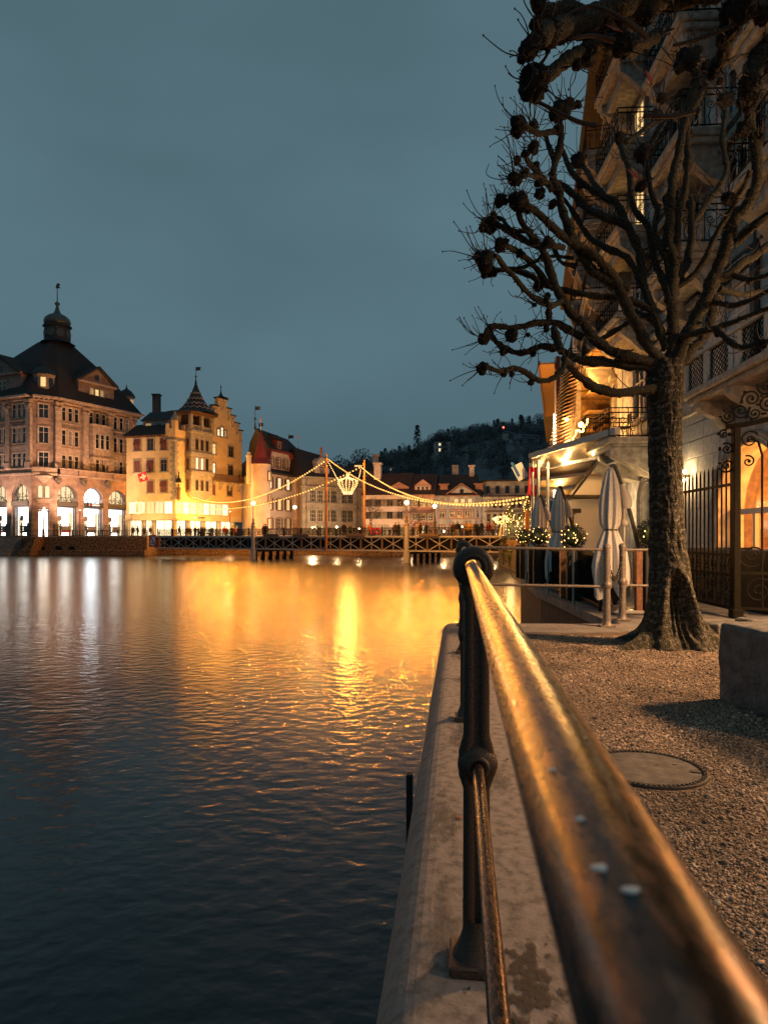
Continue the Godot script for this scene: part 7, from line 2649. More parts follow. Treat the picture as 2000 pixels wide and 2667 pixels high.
func make_timber_house() -> void:
	# half-timbered house beyond the hotel, its deep eave lit from below
	var f := frame(Vector2(11.5, 45.5), Vector2(8.0, 31.8), 0.0)
	var th := thing("timber_house", "half-timbered house with a deep printed eave lit orange beyond the canopy", "building", f)
	var L := 14.1
	wall_part("wall", th, Transform3D(), rect(0, 0, L, 9.6), 4.0, "infill")
	var fm := frame(Vector2(8.0, 31.78), Vector2(12.0, 31.78), 0.0)
	var F := f.affine_inverse() * fm
	wall_part("front_wall", th, F, rect(0, 0, 4.0, 9.6), 0.3, "infill")
	for x in [0.08, 0.75, 1.6, 2.6]:
		boxes("timber", th, F, [[x - 0.08, x + 0.08, 0, 9.6, 0.0, 0.05]], "timber_red", 0.01)
	for y in [3.2, 4.3, 5.4, 6.5, 7.6, 8.8]:
		boxes("timber", th, F, [[0, 4.0, y - 0.08, y + 0.08, 0.0, 0.045]], "timber_red", 0.01)
	for s in [[0.15, 3.3, 0.7, 4.2], [0.15, 5.4, 0.7, 6.4], [0.8, 6.5, 1.5, 7.5]]:
		var m := MB.new()
		m.beam(Vector3(s[0], s[1], 0.02), Vector3(s[2], s[3], 0.02), 0.12, 0.04, Vector3.BACK)
		part("timber", m, M["timber_red"], th, F)
	# boarded lower front with lit doors
	for i in 20:
		boxes("board", th, F, [[0.02 + i * 0.195, 0.2 + i * 0.195, 0.1, 2.9, 0.05, 0.075]], "cream_render" if i % 7 else "hotel_wood", 0.004)
	for x in [0.75, 2.5]:
		win(th, F * at(0, 0, 0.08), x, 0.2, 0.95, 2.1, "glass_dim", "frame_brown", "hotel_wood", Vector2i(2, 2))
	boxes("awning_board", th, F, [[-0.1, 4.0, 2.95, 3.1, 0.0, 0.9]], "hotel_wood", 0.02)
	# eave: soffit boards with a printed pattern, red fascia, tiles above
	boxes("soffit", th, Transform3D(), [[0, L + 0.1, 9.25, 9.32, 0.02, 0.72]], "soffit_print")
	boxes("fascia", th, Transform3D(), [[0, L + 0.15, 9.2, 9.42, 0.72, 0.82], [0, L + 0.15, 9.0, 9.24, 0.0, 0.05]], "timber_red")
	var rm := MB.new()
	rm.prism(PackedVector2Array([Vector2(-0.9, 9.4), Vector2(4.2, 9.4), Vector2(2.6, 11.4), Vector2(0.4, 10.4)]), -L, 0.3)
	part("roof", rm, M["roof_tile"], th, Transform3D(Basis(UP, PI / 2), Vector3(0, 0, 0)))
	# tubes of light on the corner
	for s in [[5.0, 6.9], [2.4, 3.7]]:
		var m := MB.new()
		m.box(Vector3(-0.1, (s[0] + s[1]) * 0.5, 0.12), Vector3(0.1, s[1] - s[0], 0.08), Basis.IDENTITY, 0.02)
		part("light_tube", m, M["sconce_light"], th, F)
		lamp("tube_glow", th, F * Vector3(-0.22, (s[0] + s[1]) * 0.5, 0.3), 4.0, Color(1.0, 0.5, 0.14), 0.2)
	lamp("eave_glow", th, Vector3(L - 1.2, 5.6, 1.0), 12.0, Color(1.0, 0.42, 0.08), 0.2)
	# ochre loggia with boarded ceilings between this house and the hotel
	var lo := thing("loggia", "ochre loggia with boarded ceilings glowing orange above the terrace canopy", "loggia", frame(Vector2(8.6, 31.0), Vector2(12.6, 31.0), 0.0))
	boxes("back_wall", lo, Transform3D(), [[0, 4, 4.0, 9.4, -0.3, 0]], "ochre_render")
	for i in 5:
		boxes("ceiling_board", lo, Transform3D(), [[0.1, 3.6, 9.0 - i * 0.02, 9.12 - i * 0.02, 0.2 + i * 0.75, 0.85 + i * 0.75]], "ochre_render", 0.03)
	for i in 3:
		boxes("ceiling_board", lo, Transform3D(), [[0.3, 3.6, 7.4 - i * 0.8, 7.55 - i * 0.8, 0.1, 1.4 - i * 0.25]], "ochre_render", 0.03)
	for x in [0.15, 1.7]:
		boxes("pillar", lo, Transform3D(), [[x - 0.12, x + 0.12, 4.0, 9.2, 0.0, 0.24]], "hotel_stone", 0.02)
	var slats := MB.new()
	for i in 26:
		slats.box(Vector3(-0.25 - 0.03 * i, 8.6 - i * 0.17, 0.6), Vector3(0.55, 0.05, 1.6), Basis(Vector3.BACK, 0.35))
	part("shutter_slats", slats, M["frame_brown"], lo)
	for s in [[0.05, 7.9], [-0.75, 6.25]]:
		var m := MB.new()
		m.ball(Vector3(s[0], s[1], 1.6), Vector3.ONE * 0.07, 9, 6)
		part("lamp_globe", m, M["sconce_light"], lo)
		lamp("loggia_glow", lo, Vector3(s[0], s[1], 1.6), 3.6, Color(1.0, 0.44, 0.09), 0.08)


func umbrella(label: String, xf: Transform3D, seed_: int) -> void:
	var t := thing("closed_umbrella", label, "umbrella", xf, "closed umbrellas on the terrace")
	var m := MB.new()
	# pleated cloth, tied at mid height, its hem hanging in points
	var hs := [2.26, 2.22, 2.05, 1.8, 1.55, 1.38, 1.31, 1.24, 1.05, 0.85, 0.7, 0.55, 0.45]
	var rs := [0.02, 0.05, 0.085, 0.115, 0.125, 0.11, 0.078, 0.095, 0.15, 0.19, 0.205, 0.2, 0.19]
	var n := 64
	var rings: Array[PackedVector3Array] = []
	for i in hs.size():
		var ring := PackedVector3Array()
		var t2 := clampf((1.31 - hs[i]) / 0.86, 0.0, 1.0)
		for k in n:
			var a := TAU * k / n
			var amp: float = 0.2 + 0.14 * t2
			var r: float = 1.14 * rs[i] * (1.0 + amp * cos(8.0 * a + seed_ + hs[i] * 1.2) + 0.09 * cos(17.0 * a + seed_ * 2.0 + hs[i] * 4.0))
			var y: float = hs[i]
			if i >= 10:
				y -= (i - 9) * 0.045 * (1.0 + 1.3 * cos(4.0 * a + seed_ * 1.3)) * 0.8
			ring.append(Vector3(-0.21 + cos(a) * r + 0.03 * t2 * sin(seed_), y, sin(a) * r * 0.95))
		rings.append(ring)
	for i in rings.size() - 1:
		for k in n:
			var j := (k + 1) % n
			var axis := Vector3(-0.21, 0, 0)
			var na := func(q1: int, ii: int) -> Vector3:
				var u := rings[ii][(q1 + 1) % n] - rings[ii][(q1 + n - 1) % n]
				var v := rings[mini(ii + 1, rings.size() - 1)][q1] - rings[maxi(ii - 1, 0)][q1]
				var nn := u.cross(v).normalized()
				var out := rings[ii][q1] - axis
				out.y = 0
				return nn if nn.dot(out) > 0 else -nn
			m.tri(rings[i][k], rings[i][j], rings[i + 1][j], na.call(k, i), na.call(j, i), na.call(j, i + 1))
			m.tri(rings[i][k], rings[i + 1][j], rings[i + 1][k], na.call(k, i), na.call(j, i + 1), na.call(k, i + 1))
	part("cloth", m, M["umbrella_cloth"], t)
	m = MB.new()
	m.xf = Transform3D(Basis(), Vector3(-0.21, 1.3, 0))
	m.lathe(PackedVector2Array([Vector2(0.1, -0.012), Vector2(0.108, -0.006), Vector2(0.108, 0.008), Vector2(0.1, 0.014)]), 24)
	part("strap", m, M["frame_dark"], t)
	m = MB.new()
	m.xf = Transform3D(Basis(), Vector3(-0.21, 2.2, 0))
	m.lathe(PackedVector2Array([Vector2(0.05, 0), Vector2(0.055, 0.03), Vector2(0.04, 0.07), Vector2(0, 0.09)]), 12)
	part("cap", m, M["umbrella_shell"], t)
	m = MB.new()
	m.tube(smooth_path(PackedVector3Array([Vector3(-0.21, 2.3, 0), Vector3(-0.15, 2.31, 0), Vector3(-0.1, 2.2, 0), Vector3(-0.02, 1.98, 0)]), 4), PackedFloat32Array([0.03]), 10)
	part("arm", m, M["frame_dark"], t)
	m = MB.new()
	m.tube(PackedVector3Array([Vector3(-0.03, 2.02, 0), Vector3(0.0, 1.92, 0), Vector3(0.035, 1.8, 0), Vector3(0.045, 1.68, 0), Vector3(0.045, 1.64, 0)]), PackedFloat32Array([0.035, 0.055, 0.085, 0.088, 0.06]), 14)
	part("housing", m, M["umbrella_shell"], t)
	m = MB.new()
	m.tube(smooth_path(PackedVector3Array([Vector3(0.06, 1.72, -0.02), Vector3(0.15, 1.45, -0.05), Vector3(0.27, 1.0, -0.1), Vector3(0.36, 0.5, -0.14), Vector3(0.36, 0.1, -0.14)]), 4), PackedFloat32Array([0.032]), 10)
	part("curved_pole", m, M["frame_dark"], t)
	m = MB.new()
	m.tube(PackedVector3Array([Vector3(0, 0, 0), Vector3(0, 1.68, 0)]), PackedFloat32Array([0.032]), 12)
	m.box(Vector3(0.1, 0.03, -0.05), Vector3(0.7, 0.06, 0.7), Basis.IDENTITY, 0.02)
	part("mast", m, M["alu"], t)
	m = MB.new()
	m.ball(Vector3(0, 1.41, 0.02), Vector3(0.06, 0.06, 0.06), 14, 9)
	part("crank_box", m, M["umbrella_shell"], t)


func make_terrace() -> void:
	var m := MB.new()
	slab(m, PackedVector2Array([Vector2(3.28, -10.02), Vector2(3.5, -15.3), Vector2(4.4, -22), Vector2(7.2, -32), Vector2(10.6, -50), Vector2(12.4, -74), Vector2(60, -74), Vector2(60, -10.02)]), -4.0, -0.16)
	struct("terrace_quay", m, M["quay_dark"])
	m = MB.new()
	slab(m, PackedVector2Array([Vector2(3.2, -10.02), Vector2(3.42, -15.3), Vector2(4.3, -22), Vector2(7.1, -32), Vector2(30, -32), Vector2(30, -10.02)]), -0.156, -0.012)
	struct("terrace_floor", m, M["terrace_slab"])
	m = MB.new()
	slab(m, PackedVector2Array([Vector2(7.4, -33), Vector2(10.8, -50), Vector2(12.6, -73.9), Vector2(60, -73.9), Vector2(60, -33)]), -0.156, 0.9)
	struct("bank", m, M["quay_stone"])
	umbrella("largest closed white cantilever umbrella in front of the lit doors, nearest the railing", at(3.77, 0, -10.75), 1)
	umbrella("middle one of the closed white cantilever umbrellas, swung out over the water", at(4.12, 0, -15.4, 0.25), 3)
	umbrella("farthest closed white cantilever umbrella below the end of the canopy", at(4.42, 0, -18.6, -0.15), 5)
	# planters along the edge, with copper side panels and ball shrubs carrying fairy lights
	var g := RandomNumberGenerator.new()
	g.seed = 19
	var foliage := MB.new()
	for i in 1700:
		var d := Vector3(g.randfn(), g.randfn(), g.randfn()).normalized()
		var p := d * 0.235 * g.randf_range(0.8, 1.08)
		var a := Vector3(g.randfn(), g.randfn(), g.randfn()).normalized()
		var b := a.cross(d).normalized()
		var nn := (d + a * 0.5).normalized()
		foliage.tri(p - b * 0.009, p + b * 0.009, p + (a + d * 0.6).normalized() * 0.032, nn, nn, nn)
	foliage.ball(Vector3.ZERO, Vector3.ONE * 0.17, 12, 8)
	var fm := foliage.mesh()
	var bm := bulb_mesh(0.0095)
	var rows := [[4.16, -10.6, 1.02, "black planter box right behind the tree trunk"], [3.62, -13.0, 0.98, "second black planter with a light-strung ball shrub beyond the big umbrella"], [3.78, -16.6, 0.98, "black planter with a light-strung ball shrub beside the middle umbrella"], [4.05, -19.6, 0.98, "farthest black planter with a light-strung ball shrub at the water"]]
	for s in rows:
		var t := thing("planter", s[3], "planter", at(s[0], 0, s[1]), "planters along the terrace edge")
		boxes("box", t, Transform3D(), [[-0.17, 0.3, 0.0, s[2], -0.25, 0.17]], "planter_black", 0.012)
		boxes("side_panel", t, Transform3D(), [[-0.29, -0.19, 0.02, s[2] - 0.02, 0.02, 0.12]], "copper_panel" if s[1] > -14.0 else "planter_black", 0.006)
		var b := thing("ball_shrub", ["ball shrub with fairy lights right behind the tree trunk", "ball shrub with fairy lights just beyond the largest umbrella", "ball shrub with fairy lights beside the middle umbrella", "ball shrub with fairy lights beside the farthest umbrella"][rows.find(s)], "shrub", at(s[0] - 0.02, s[2] + 0.2, s[1]), "ball shrubs on the planters")
		part("foliage", fm, M["leaf_dark"], b)
		for i in 20:
			var d := Vector3(g.randfn(), g.randfn() * 0.8, absf(g.randfn()) + 0.2).normalized() * 0.262
			part("bulb", bm, M["bulb_fairy"], b, at(d.x, d.y, d.z))
		lamp("shrub_glow", b, Vector3(-0.15, 0.1, 0.35), 0.09, Color(1.0, 0.6, 0.2), 0.1)
	# iron panels between the planters
	for s in [[3.45, -10.9, 3.62, -12.7, "dark wrought iron panel between the first two planters"], [3.66, -13.5, 3.76, -16.2, "dark wrought iron panel between the second and third planters"], [3.84, -17.0, 4.02, -19.2, "dark wrought iron panel before the farthest planter"]]:
		var f := frame(Vector2(s[2], -s[3]), Vector2(s[0], -s[1]), 0.0)
		var t := thing("scroll_fence", s[4], "railing", f, "iron panels along the terrace edge")
		var L := Vector2(s[0] - s[2], s[1] - s[3]).length()
		boxes("trough", t, Transform3D(), [[0.05, L - 0.05, 0.0, 0.86, -0.4, -0.1]], "planter_black", 0.01)
		boxes("frame", t, Transform3D(), [[0, L, 0.88, 0.93, -0.02, 0.02], [0, L, 0.08, 0.12, -0.02, 0.02], [0, 0.04, 0, 0.95, -0.02, 0.02], [L - 0.04, L, 0, 0.95, -0.02, 0.02]], "black_iron")
		var sc := MB.new()
		for i in int(L / 0.11):
			var x := 0.08 + i * 0.11
			sc.tube(PackedVector3Array([Vector3(x, 0.1, 0), Vector3(x + 0.03, 0.4, 0.01), Vector3(x - 0.02, 0.6, 0), Vector3(x, 0.9, 0)]), PackedFloat32Array([0.011]), 4, false)
			if i % 2 == 0:
				var c := PackedVector3Array()
				for p in spiral(0.07, 0.015, 1.5, i * 1.3, 12):
					c.append(Vector3(x + 0.05 + p.x, 0.5 + 0.22 * sin(i * 2.1) + p.y, 0.012))
				sc.tube(c, PackedFloat32Array([0.011]), 4, false)
		part("scrollwork", sc, M["black_iron"], t)
	# slim rails continuing along the terrace at the water
	var tr := thing("edge_rail", "slim pale posts and rails running along the water side of the terrace", "railing", at(0, 0, 0))
	for p in [Vector3(3.3, 0, -11.9), Vector3(3.4, 0, -14.2), Vector3(3.62, 0, -17.4)]:
		var pm := MB.new()
		pm.tube(PackedVector3Array([p, p + UP * 1.0]), PackedFloat32Array([0.022]), 8)
		part("post", pm, M["alu"], tr)
	# canopy over the far terrace, with beams and posts
	var ca := thing("canopy", "sloping metal canopy with dark beams over the terrace, lit from below", "canopy", at(0, 0, 0))
	var A := Vector3(7.75, 4.62, -23)
	var B := Vector3(6.44, 4.62, -30)
	var C := Vector3(8.6, 3.02, -32)
	var D := Vector3(7.4, 3.2, -34.5)
	var rows_n := 4
	for i in rows_n:
		var t0 := float(i) / rows_n
		var t1 := float(i + 1) / rows_n
		var pm := MB.new()
		var a: Vector3 = A.lerp(C, t0)
		var b := B.lerp(D, t0)
		var c := B.lerp(D, t1 - 0.01)
		var d := A.lerp(C, t1 - 0.01)
		var nn := (b - a).cross(d - a).normalized()
		pm.quad(a, b, c, d, nn)
		pm.quad(a - nn * 0.03, b - nn * 0.03, c - nn * 0.03, d - nn * 0.03, -nn)
		part("panel", pm, M["canopy_metal"], ca)
		var bmh := MB.new()
		bmh.beam(A.lerp(C, t1) - UP * 0.08, B.lerp(D, t1) - UP * 0.08, 0.09, 0.12)
		part("beam", bmh, M["alu"], ca)
	for s in [[A, C, 0.12], [B, D, 0.12]]:
		var bmh := MB.new()
		bmh.beam(s[0] - UP * 0.1, s[1] - UP * 0.1, s[2], 0.16)
		part("edge_beam", bmh, M["frame_dark"], ca)
	var eb := MB.new()
	eb.beam(A + UP * 0.12 + (A - B).normalized() * 0.2, B + UP * 0.12, 0.2, 0.22)
	part("front_edge", eb, M["canopy_edge"], ca)
	for s in [[6.95, -29.0], [6.62, -29.3], [6.5, -29.9]]:
		var pm := MB.new()
		pm.tube(PackedVector3Array([Vector3(s[0], 0, s[1]), Vector3(s[0], 4.5, s[1])]), PackedFloat32Array([0.075]), 10)
		part("post", pm, M["alu"], ca)
	for i in 3:
		var pm := MB.new()
		var p := A.lerp(B, 0.2 + 0.35 * i) - UP * 0.35 + Vector3(0.3, 0, -1.0)
		pm.ball(p, Vector3.ONE * 0.06, 8, 6)
		part("lamp_bulb", pm, M["sconce_light"], ca)
		lamp("canopy_glow", ca, p, 15.0, Color(1.0, 0.6, 0.22), 0.06)
	# pale screen walls of the far terrace under the canopy
	m = MB.new()
	m.box(Vector3(8.0, 1.2, -34.0), Vector3(1.4, 2.4, 0.1))
	solo("terrace_screen", m, M["cream_render"], "pale screen wall of the far terrace under the canopy", "screen")
	# flags hanging off the canopy end
	var fl := thing("terrace_flag", "red flag with a white cross hanging at the end of the canopy", "flag", at(6.2, 3.0, -29.6))
	swiss_flag(fl, Transform3D(Basis(Vector3.BACK, -0.06) * Basis(UP, 0.5), Vector3(-0.02, 0, 0)), 0.62, 1.25)
	var fw := thing("striped_flag", "white and blue flag hanging behind the red flag at the canopy end", "flag", at(5.95, 4.05, -29.9))
	var wm := MB.new()
	wm.box(Vector3(0, 0, 0), Vector3(0.5, 0.7, 0.012), Basis(Vector3.BACK, 0.5))
	part("cloth", wm, M["flag_white"], fw)
	wm = MB.new()
	wm.box(Vector3(-0.2, 0.1, 0.004), Vector3(0.12, 0.7, 0.012), Basis(Vector3.BACK, 0.5))
	part("stripe", wm, M["flag_blue"], fw)


func scroll(m: MB, c: Vector3, r: float, turns: float, start: float, thick: float, ux: Vector3, flip := 1.0) -> void:
	var pts := PackedVector3Array()
	for p in spiral(r, r * 0.16, turns * flip, start, 26):
		pts.append(c + ux * p.x + UP * p.y)
	var rad := PackedFloat32Array()
	for i in pts.size():
		rad.append(thick * lerpf(1.0, 0.75, float(i) / pts.size()))
	m.tube(pts, rad, 6)
	m.ball(pts[pts.size() - 1], Vector3.ONE * thick * 1.7, 7, 5)


func make_gate() -> void:
	# iron fence running back from the gate post, bar by bar
	var p0 := Vector3(5.2, 0, -10.1)
	var dir := Vector3(0.1, 0, -1.9).normalized()
	var t := thing("iron_fence", "dark iron fence of pointed bars with scrollwork below, between tree trunk and gate post", "fence", at(p0.x, 0, p0.z))
	for i in 22:
		var x := 0.16 * (i + 1)
		var top := 2.28 + (0.22 * exp(-x * 2.5))
		var m := MB.new()
		var b := dir * x
		m.tube(PackedVector3Array([b + UP * 0.15, b + UP * (top - 0.1), b + UP * top]), PackedFloat32Array([0.014, 0.014, 0.003]), 7)
		part("bar", m, M["black_iron"], t)
	for y in [1.98, 0.92, 0.62, 0.12]:
		var m := MB.new()
		m.beam(UP * y, dir * 3.6 + UP * y, 0.02, 0.045)
		part("rail", m, M["black_iron"], t)
	var sm := MB.new()
	for i in 12:
		var x := 0.15 + i * 0.3
		scroll(sm, dir * x + UP * 0.77, 0.11, 1.6, PI * 0.5, 0.011, dir, 1.0 if i % 2 else -1.0)
		scroll(sm, dir * x + UP * 0.48, 0.13, 1.5, -PI * 0.5, 0.011, dir, -1.0 if i % 2 else 1.0)
		scroll(sm, dir * (x + 0.1) + UP * 0.24, 0.1, 1.5, 0.0, 0.011, dir, 1.0)
	part("scrollwork", sm, M["black_iron"], t)
	# planting strip walls behind the fence
	var g := thing("garden_gate", "tall wrought iron gate with curling scroll crest and square post before the lit windows", "gate", at(p0.x, 0, p0.z))
	var m := MB.new()
	m.box(Vector3(0, 1.4, 0), Vector3(0.105, 2.85, 0.105), Basis.IDENTITY, 0.012)
	m.box(Vector3(0, 0.06, 0), Vector3(0.16, 0.14, 0.16), Basis.IDENTITY, 0.015)
	part("gate_post", m, M["bronze_iron"], g)
	var gd := Vector3(1.2, 0, 0.55).normalized()
	m = MB.new()
	var arc := PackedVector3Array()
	for i in 15:
		var s := i / 14.0
		arc.append(gd * (-0.14 + 1.5 * s) + UP * (2.83 + 0.42 * s * s * (1.4 - 0.4 * s)))
	for i in arc.size() - 1:
		m.beam(arc[i], arc[i + 1] + (arc[i + 1] - arc[i]) * 0.05, 0.13, 0.06)
	part("crest_bar", m, M["bronze_iron"], g)
	for x in [0.34, 0.66, 0.98]:
		m = MB.new()
		m.tube(PackedVector3Array([gd * x + UP * 0.15, gd * x + UP * (2.3 + 0.25 * x), gd * (x - 0.05) + UP * (2.5 + 0.25 * x), gd * (x - 0.15) + UP * (2.55 + 0.25 * x)]), PackedFloat32Array([0.017]), 8)
		part("bar", m, M["bronze_iron"], g)
	for y in [0.14, 0.66]:
		m = MB.new()
		m.beam(UP * y, gd * 1.4 + UP * y, 0.03, 0.04)
		part("rail", m, M["bronze_iron"], g)
	m = MB.new()
	for s in [[0.18, 2.62, 0.13, 1.5, 0.6, 1], [0.52, 2.55, 0.17, 1.6, 1.2, -1], [0.9, 2.75, 0.2, 1.7, 0.4, 1], [0.16, 2.3, 0.09, 1.3, 2.0, -1]]:
		scroll(m, gd * s[0] + UP * s[1], s[2], s[3], s[4], 0.014, gd, s[5])
	part("upper_scrolls", m, M["bronze_iron"], g)
	m = MB.new()
	for s in [[0.3, 0.4, 0.2, 1.7, 0.5, 1], [0.72, 0.4, 0.22, 1.7, 2.5, -1], [0.22, 0.92, 0.2, 1.6, 3.0, 1], [0.62, 0.95, 0.2, 1.6, 0.0, -1], [1.05, 0.9, 0.2, 1.6, 1.0, 1], [1.12, 0.4, 0.2, 1.6, 0.5, 1]]:
		scroll(m, gd * s[0] + UP * s[1], s[2], s[3], s[4], 0.014, gd, s[5])
	part("lower_scrolls", m, M["bronze_iron"], g)
	# crest of curling leaves
	var r := RandomNumberGenerator.new()
	r.seed = 3
	m = MB.new()
	for s in [[-0.1, 2.98, 0.1, 1.6, 3.4, 1], [0.06, 3.05, 0.12, 1.7, 0.4, -1], [0.24, 3.0, 0.1, 1.6, 2.0, 1], [0.2, 3.22, 0.13, 1.6, 3.6, -1], [0.42, 3.12, 0.13, 1.7, 0.8, 1], [0.4, 3.38, 0.13, 1.6, 2.8, 1], [0.6, 3.3, 0.15, 1.7, 0.2, -1], [0.62, 3.58, 0.14, 1.6, 3.2, 1], [0.82, 3.48, 0.15, 1.7, 1.2, 1], [0.84, 3.76, 0.13, 1.6, 2.6, -1], [1.05, 3.66, 0.16, 1.7, 0.5, 1], [1.0, 3.95, 0.13, 1.5, 3.0, 1], [0.98, 3.32, 0.13, 1.6, 1.8, -1], [-0.16, 2.72, 0.07, 1.4, 1.0, 1], [-0.12, 2.5, 0.09, 1.5, 2.2, -1], [-0.12, 2.25, 0.1, 1.5, 4.0, 1]]:
		scroll(m, gd * s[0] + UP * s[1], s[2], s[3], s[4], 0.015, gd, s[5])
		for k in 3:
			var a := r.randf() * TAU
			m.ball(gd * (s[0] + cos(a) * s[2] * 1.05) + UP * (s[1] + sin(a) * s[2] * 1.05), Vector3(0.028, 0.02, 0.014), 6, 4)
	part("crest", m, M["black_iron"], g)
	# low hedge-dark wall panels between fence and hotel
	var h := thing("terrace_wall", "low dark planted screen between the iron fence and the hotel windows", "screen", at(0, 0, 0))
	boxes("panel", h, Transform3D(Basis(UP, 0.0), Vector3.ZERO), [[5.9, 6.05, 0, 0.98, -15.5, -9.4]], "planter_black", 0.02)
	boxes("panel", h, Transform3D(), [[5.7, 8.4, 0, 0.95, -15.7, -15.55]], "planter_black", 0.02)


# ---------------------------------------------------------------- trees

func trunk_mesh() -> MB:
	# tapered bole with root flares and an old hollow between two root legs, in metres round the foot
	var nz := FastNoiseLite.new()
	nz.frequency = 2.2
	nz.fractal_octaves = 4
	nz.seed = 14
	var ctrl := [[-0.12, 3.235, 0.46], [0.0, 3.23, 0.385], [0.12, 3.22, 0.315], [0.3, 3.21, 0.262], [0.55, 3.195, 0.232], [0.8, 3.18, 0.208], [1.1, 3.16, 0.192], [1.5, 3.145, 0.176], [2.0, 3.135, 0.168], [2.4, 3.13, 0.172], [2.7, 3.13, 0.186], [2.95, 3.13, 0.2], [3.15, 3.13, 0.18]]
	var m := MB.new()
	var na := 110
	var nh := 130
	var rings: Array[PackedVector3Array] = []
	# directions of the root lobes (angle measured from +x towards the viewer)
	var lobes := [[0.35, 0.5], [1.25, 0.26], [2.0, 0.22], [2.75, 0.55], [3.9, 0.4], [5.1, 0.45]]
	for j in nh + 1:
		var y := lerpf(-0.12, 3.15, pow(float(j) / nh, 1.15))
		var k := 0
		while k < ctrl.size() - 2 and ctrl[k + 1][0] < y:
			k += 1
		var t := clampf((y - ctrl[k][0]) / (ctrl[k + 1][0] - ctrl[k][0]), 0.0, 1.0)
		var cx: float = lerpf(ctrl[k][1], ctrl[k + 1][1], t)
		var r: float = lerpf(ctrl[k][2], ctrl[k + 1][2], t)
		var ring := PackedVector3Array()
		for i in na:
			var a := TAU * i / na
			var rr := r
			var fl := exp(-maxf(y, 0.0) / 0.22)
			for lb in lobes:
				var da := absf(angle_difference(a, lb[0]))
				rr += lb[1] * 0.62 * fl * fl * exp(-da * da / 0.035) + lb[1] * 0.1 * exp(-maxf(y, 0.0) / 0.5) * exp(-da * da / 0.09)
			# hollow facing the viewer, with swollen lips
			var dh := angle_difference(a, 1.62)
			var wid := 0.5 * sqrt(maxf(0.0, 1.0 - pow(clampf(y / 0.83, 0.0, 1.0), 3.0)))
			if y < 0.95:
				var inside := smoothstep(wid + 0.1, wid - 0.08, absf(dh)) if wid > 0.02 else 0.0
				rr -= inside * 0.085 * smoothstep(0.86, 0.6, y)
				var lipd := (absf(dh) - wid - 0.2) / 0.2
				rr += 0.055 * exp(-lipd * lipd) * smoothstep(0.95, 0.6, y)
				if y > 0.7:
					rr += 0.03 * exp(-dh * dh / 0.3) * exp(-pow((y - 0.84) / 0.07, 2.0))
				rr += inside * 0.02 * sin(dh * 26.0 + y * 5.0) * smoothstep(0.86, 0.6, y)
			var p := Vector3(cos(a), y, sin(a))
			rr += 0.022 * nz.get_noise_3d(p.x * 1.0, y * 1.2, p.z * 1.0) + 0.012 * nz.get_noise_3d(p.x * 4.0 + 9.0, y * 5.0, p.z * 4.0)
			ring.append(Vector3(cx + cos(a) * rr, y, -7.62 + sin(a) * rr))
		rings.append(ring)
	var nrm := func(j: int, i: int) -> Vector3:
		var u := rings[j][(i + 1) % na] - rings[j][(i + na - 1) % na]
		var v := rings[mini(j + 1, nh)][i] - rings[maxi(j - 1, 0)][i]
		return v.cross(u).normalized()
	for j in nh:
		for i in na:
			var i2 := (i + 1) % na
			var n0: Vector3 = nrm.call(j, i)
			var n1: Vector3 = nrm.call(j, i2)
			var n2: Vector3 = nrm.call(j + 1, i2)
			var n3: Vector3 = nrm.call(j + 1, i)
			m.tri(rings[j][i], rings[j][i2], rings[j + 1][i2], n0, n1, n2)
			m.tri(rings[j][i], rings[j + 1][i2], rings[j + 1][i], n0, n2, n3)
	return m


func limb_mesh(pts4: PackedVector4Array, nz: FastNoiseLite, sides: int, lumps: float) -> MB:
	var c := PackedVector3Array()
	for p in pts4:
		c.append(Vector3(p.x, p.y, p.z))
	var path := smooth_path(c, 12)
	var m := MB.new()
	var rings: Array[PackedVector3Array] = []
	var norms: Array[PackedVector3Array] = []
	var u := Vector3.ZERO
	var n := path.size()
	for i in n:
		var t := (path[mini(i + 1, n - 1)] - path[maxi(i - 1, 0)]).normalized()
		u = t.cross(Vector3.RIGHT).normalized() if i == 0 else (u - t * u.dot(t)).normalized()
		var w := t.cross(u)
		var f := float(i) / 12.0
		var k := mini(int(f), pts4.size() - 2)
		var r := lerpf(pts4[k].w, pts4[k + 1].w, f - k)
		# swollen old pruning collars along the limb
		r *= 1.0 + 0.5 * lumps * maxf(0.0, nz.get_noise_3dv(path[i] * 3.1) - 0.05)
		var off := Vector3(nz.get_noise_3dv(path[i] * 1.3 + Vector3(9, 0, 0)), nz.get_noise_3dv(path[i] * 1.3 + Vector3(0, 31, 0)), 0) * r * 0.7
		var ring := PackedVector3Array()
		var rn := PackedVector3Array()
		for s in sides:
			var a := TAU * s / sides
			var d := u * cos(a) + w * sin(a)
			var rr := r * (1.0 + 0.36 * nz.get_noise_3dv((path[i] + d * r) * 5.0) + 0.3 * nz.get_noise_3dv((path[i] + d * r) * 15.0))
			ring.append(path[i] + off + d * rr)
			rn.append(d)
		rings.append(ring)
		norms.append(rn)
	for i in n - 1:
		for s in sides:
			var j := (s + 1) % sides
			m.tri(rings[i][s], rings[i][j], rings[i + 1][j], norms[i][s], norms[i][j], norms[i + 1][j])
			m.tri(rings[i][s], rings[i + 1][j], rings[i + 1][s], norms[i][s], norms[i + 1][j], norms[i + 1][s])
	for e in [0, n - 1]:
		for s in range(1, sides - 1):
			m.flat(rings[e][0], rings[e][s], rings[e][s + 1], (path[e] - path[1 if e == 0 else n - 2]).normalized())
	return m


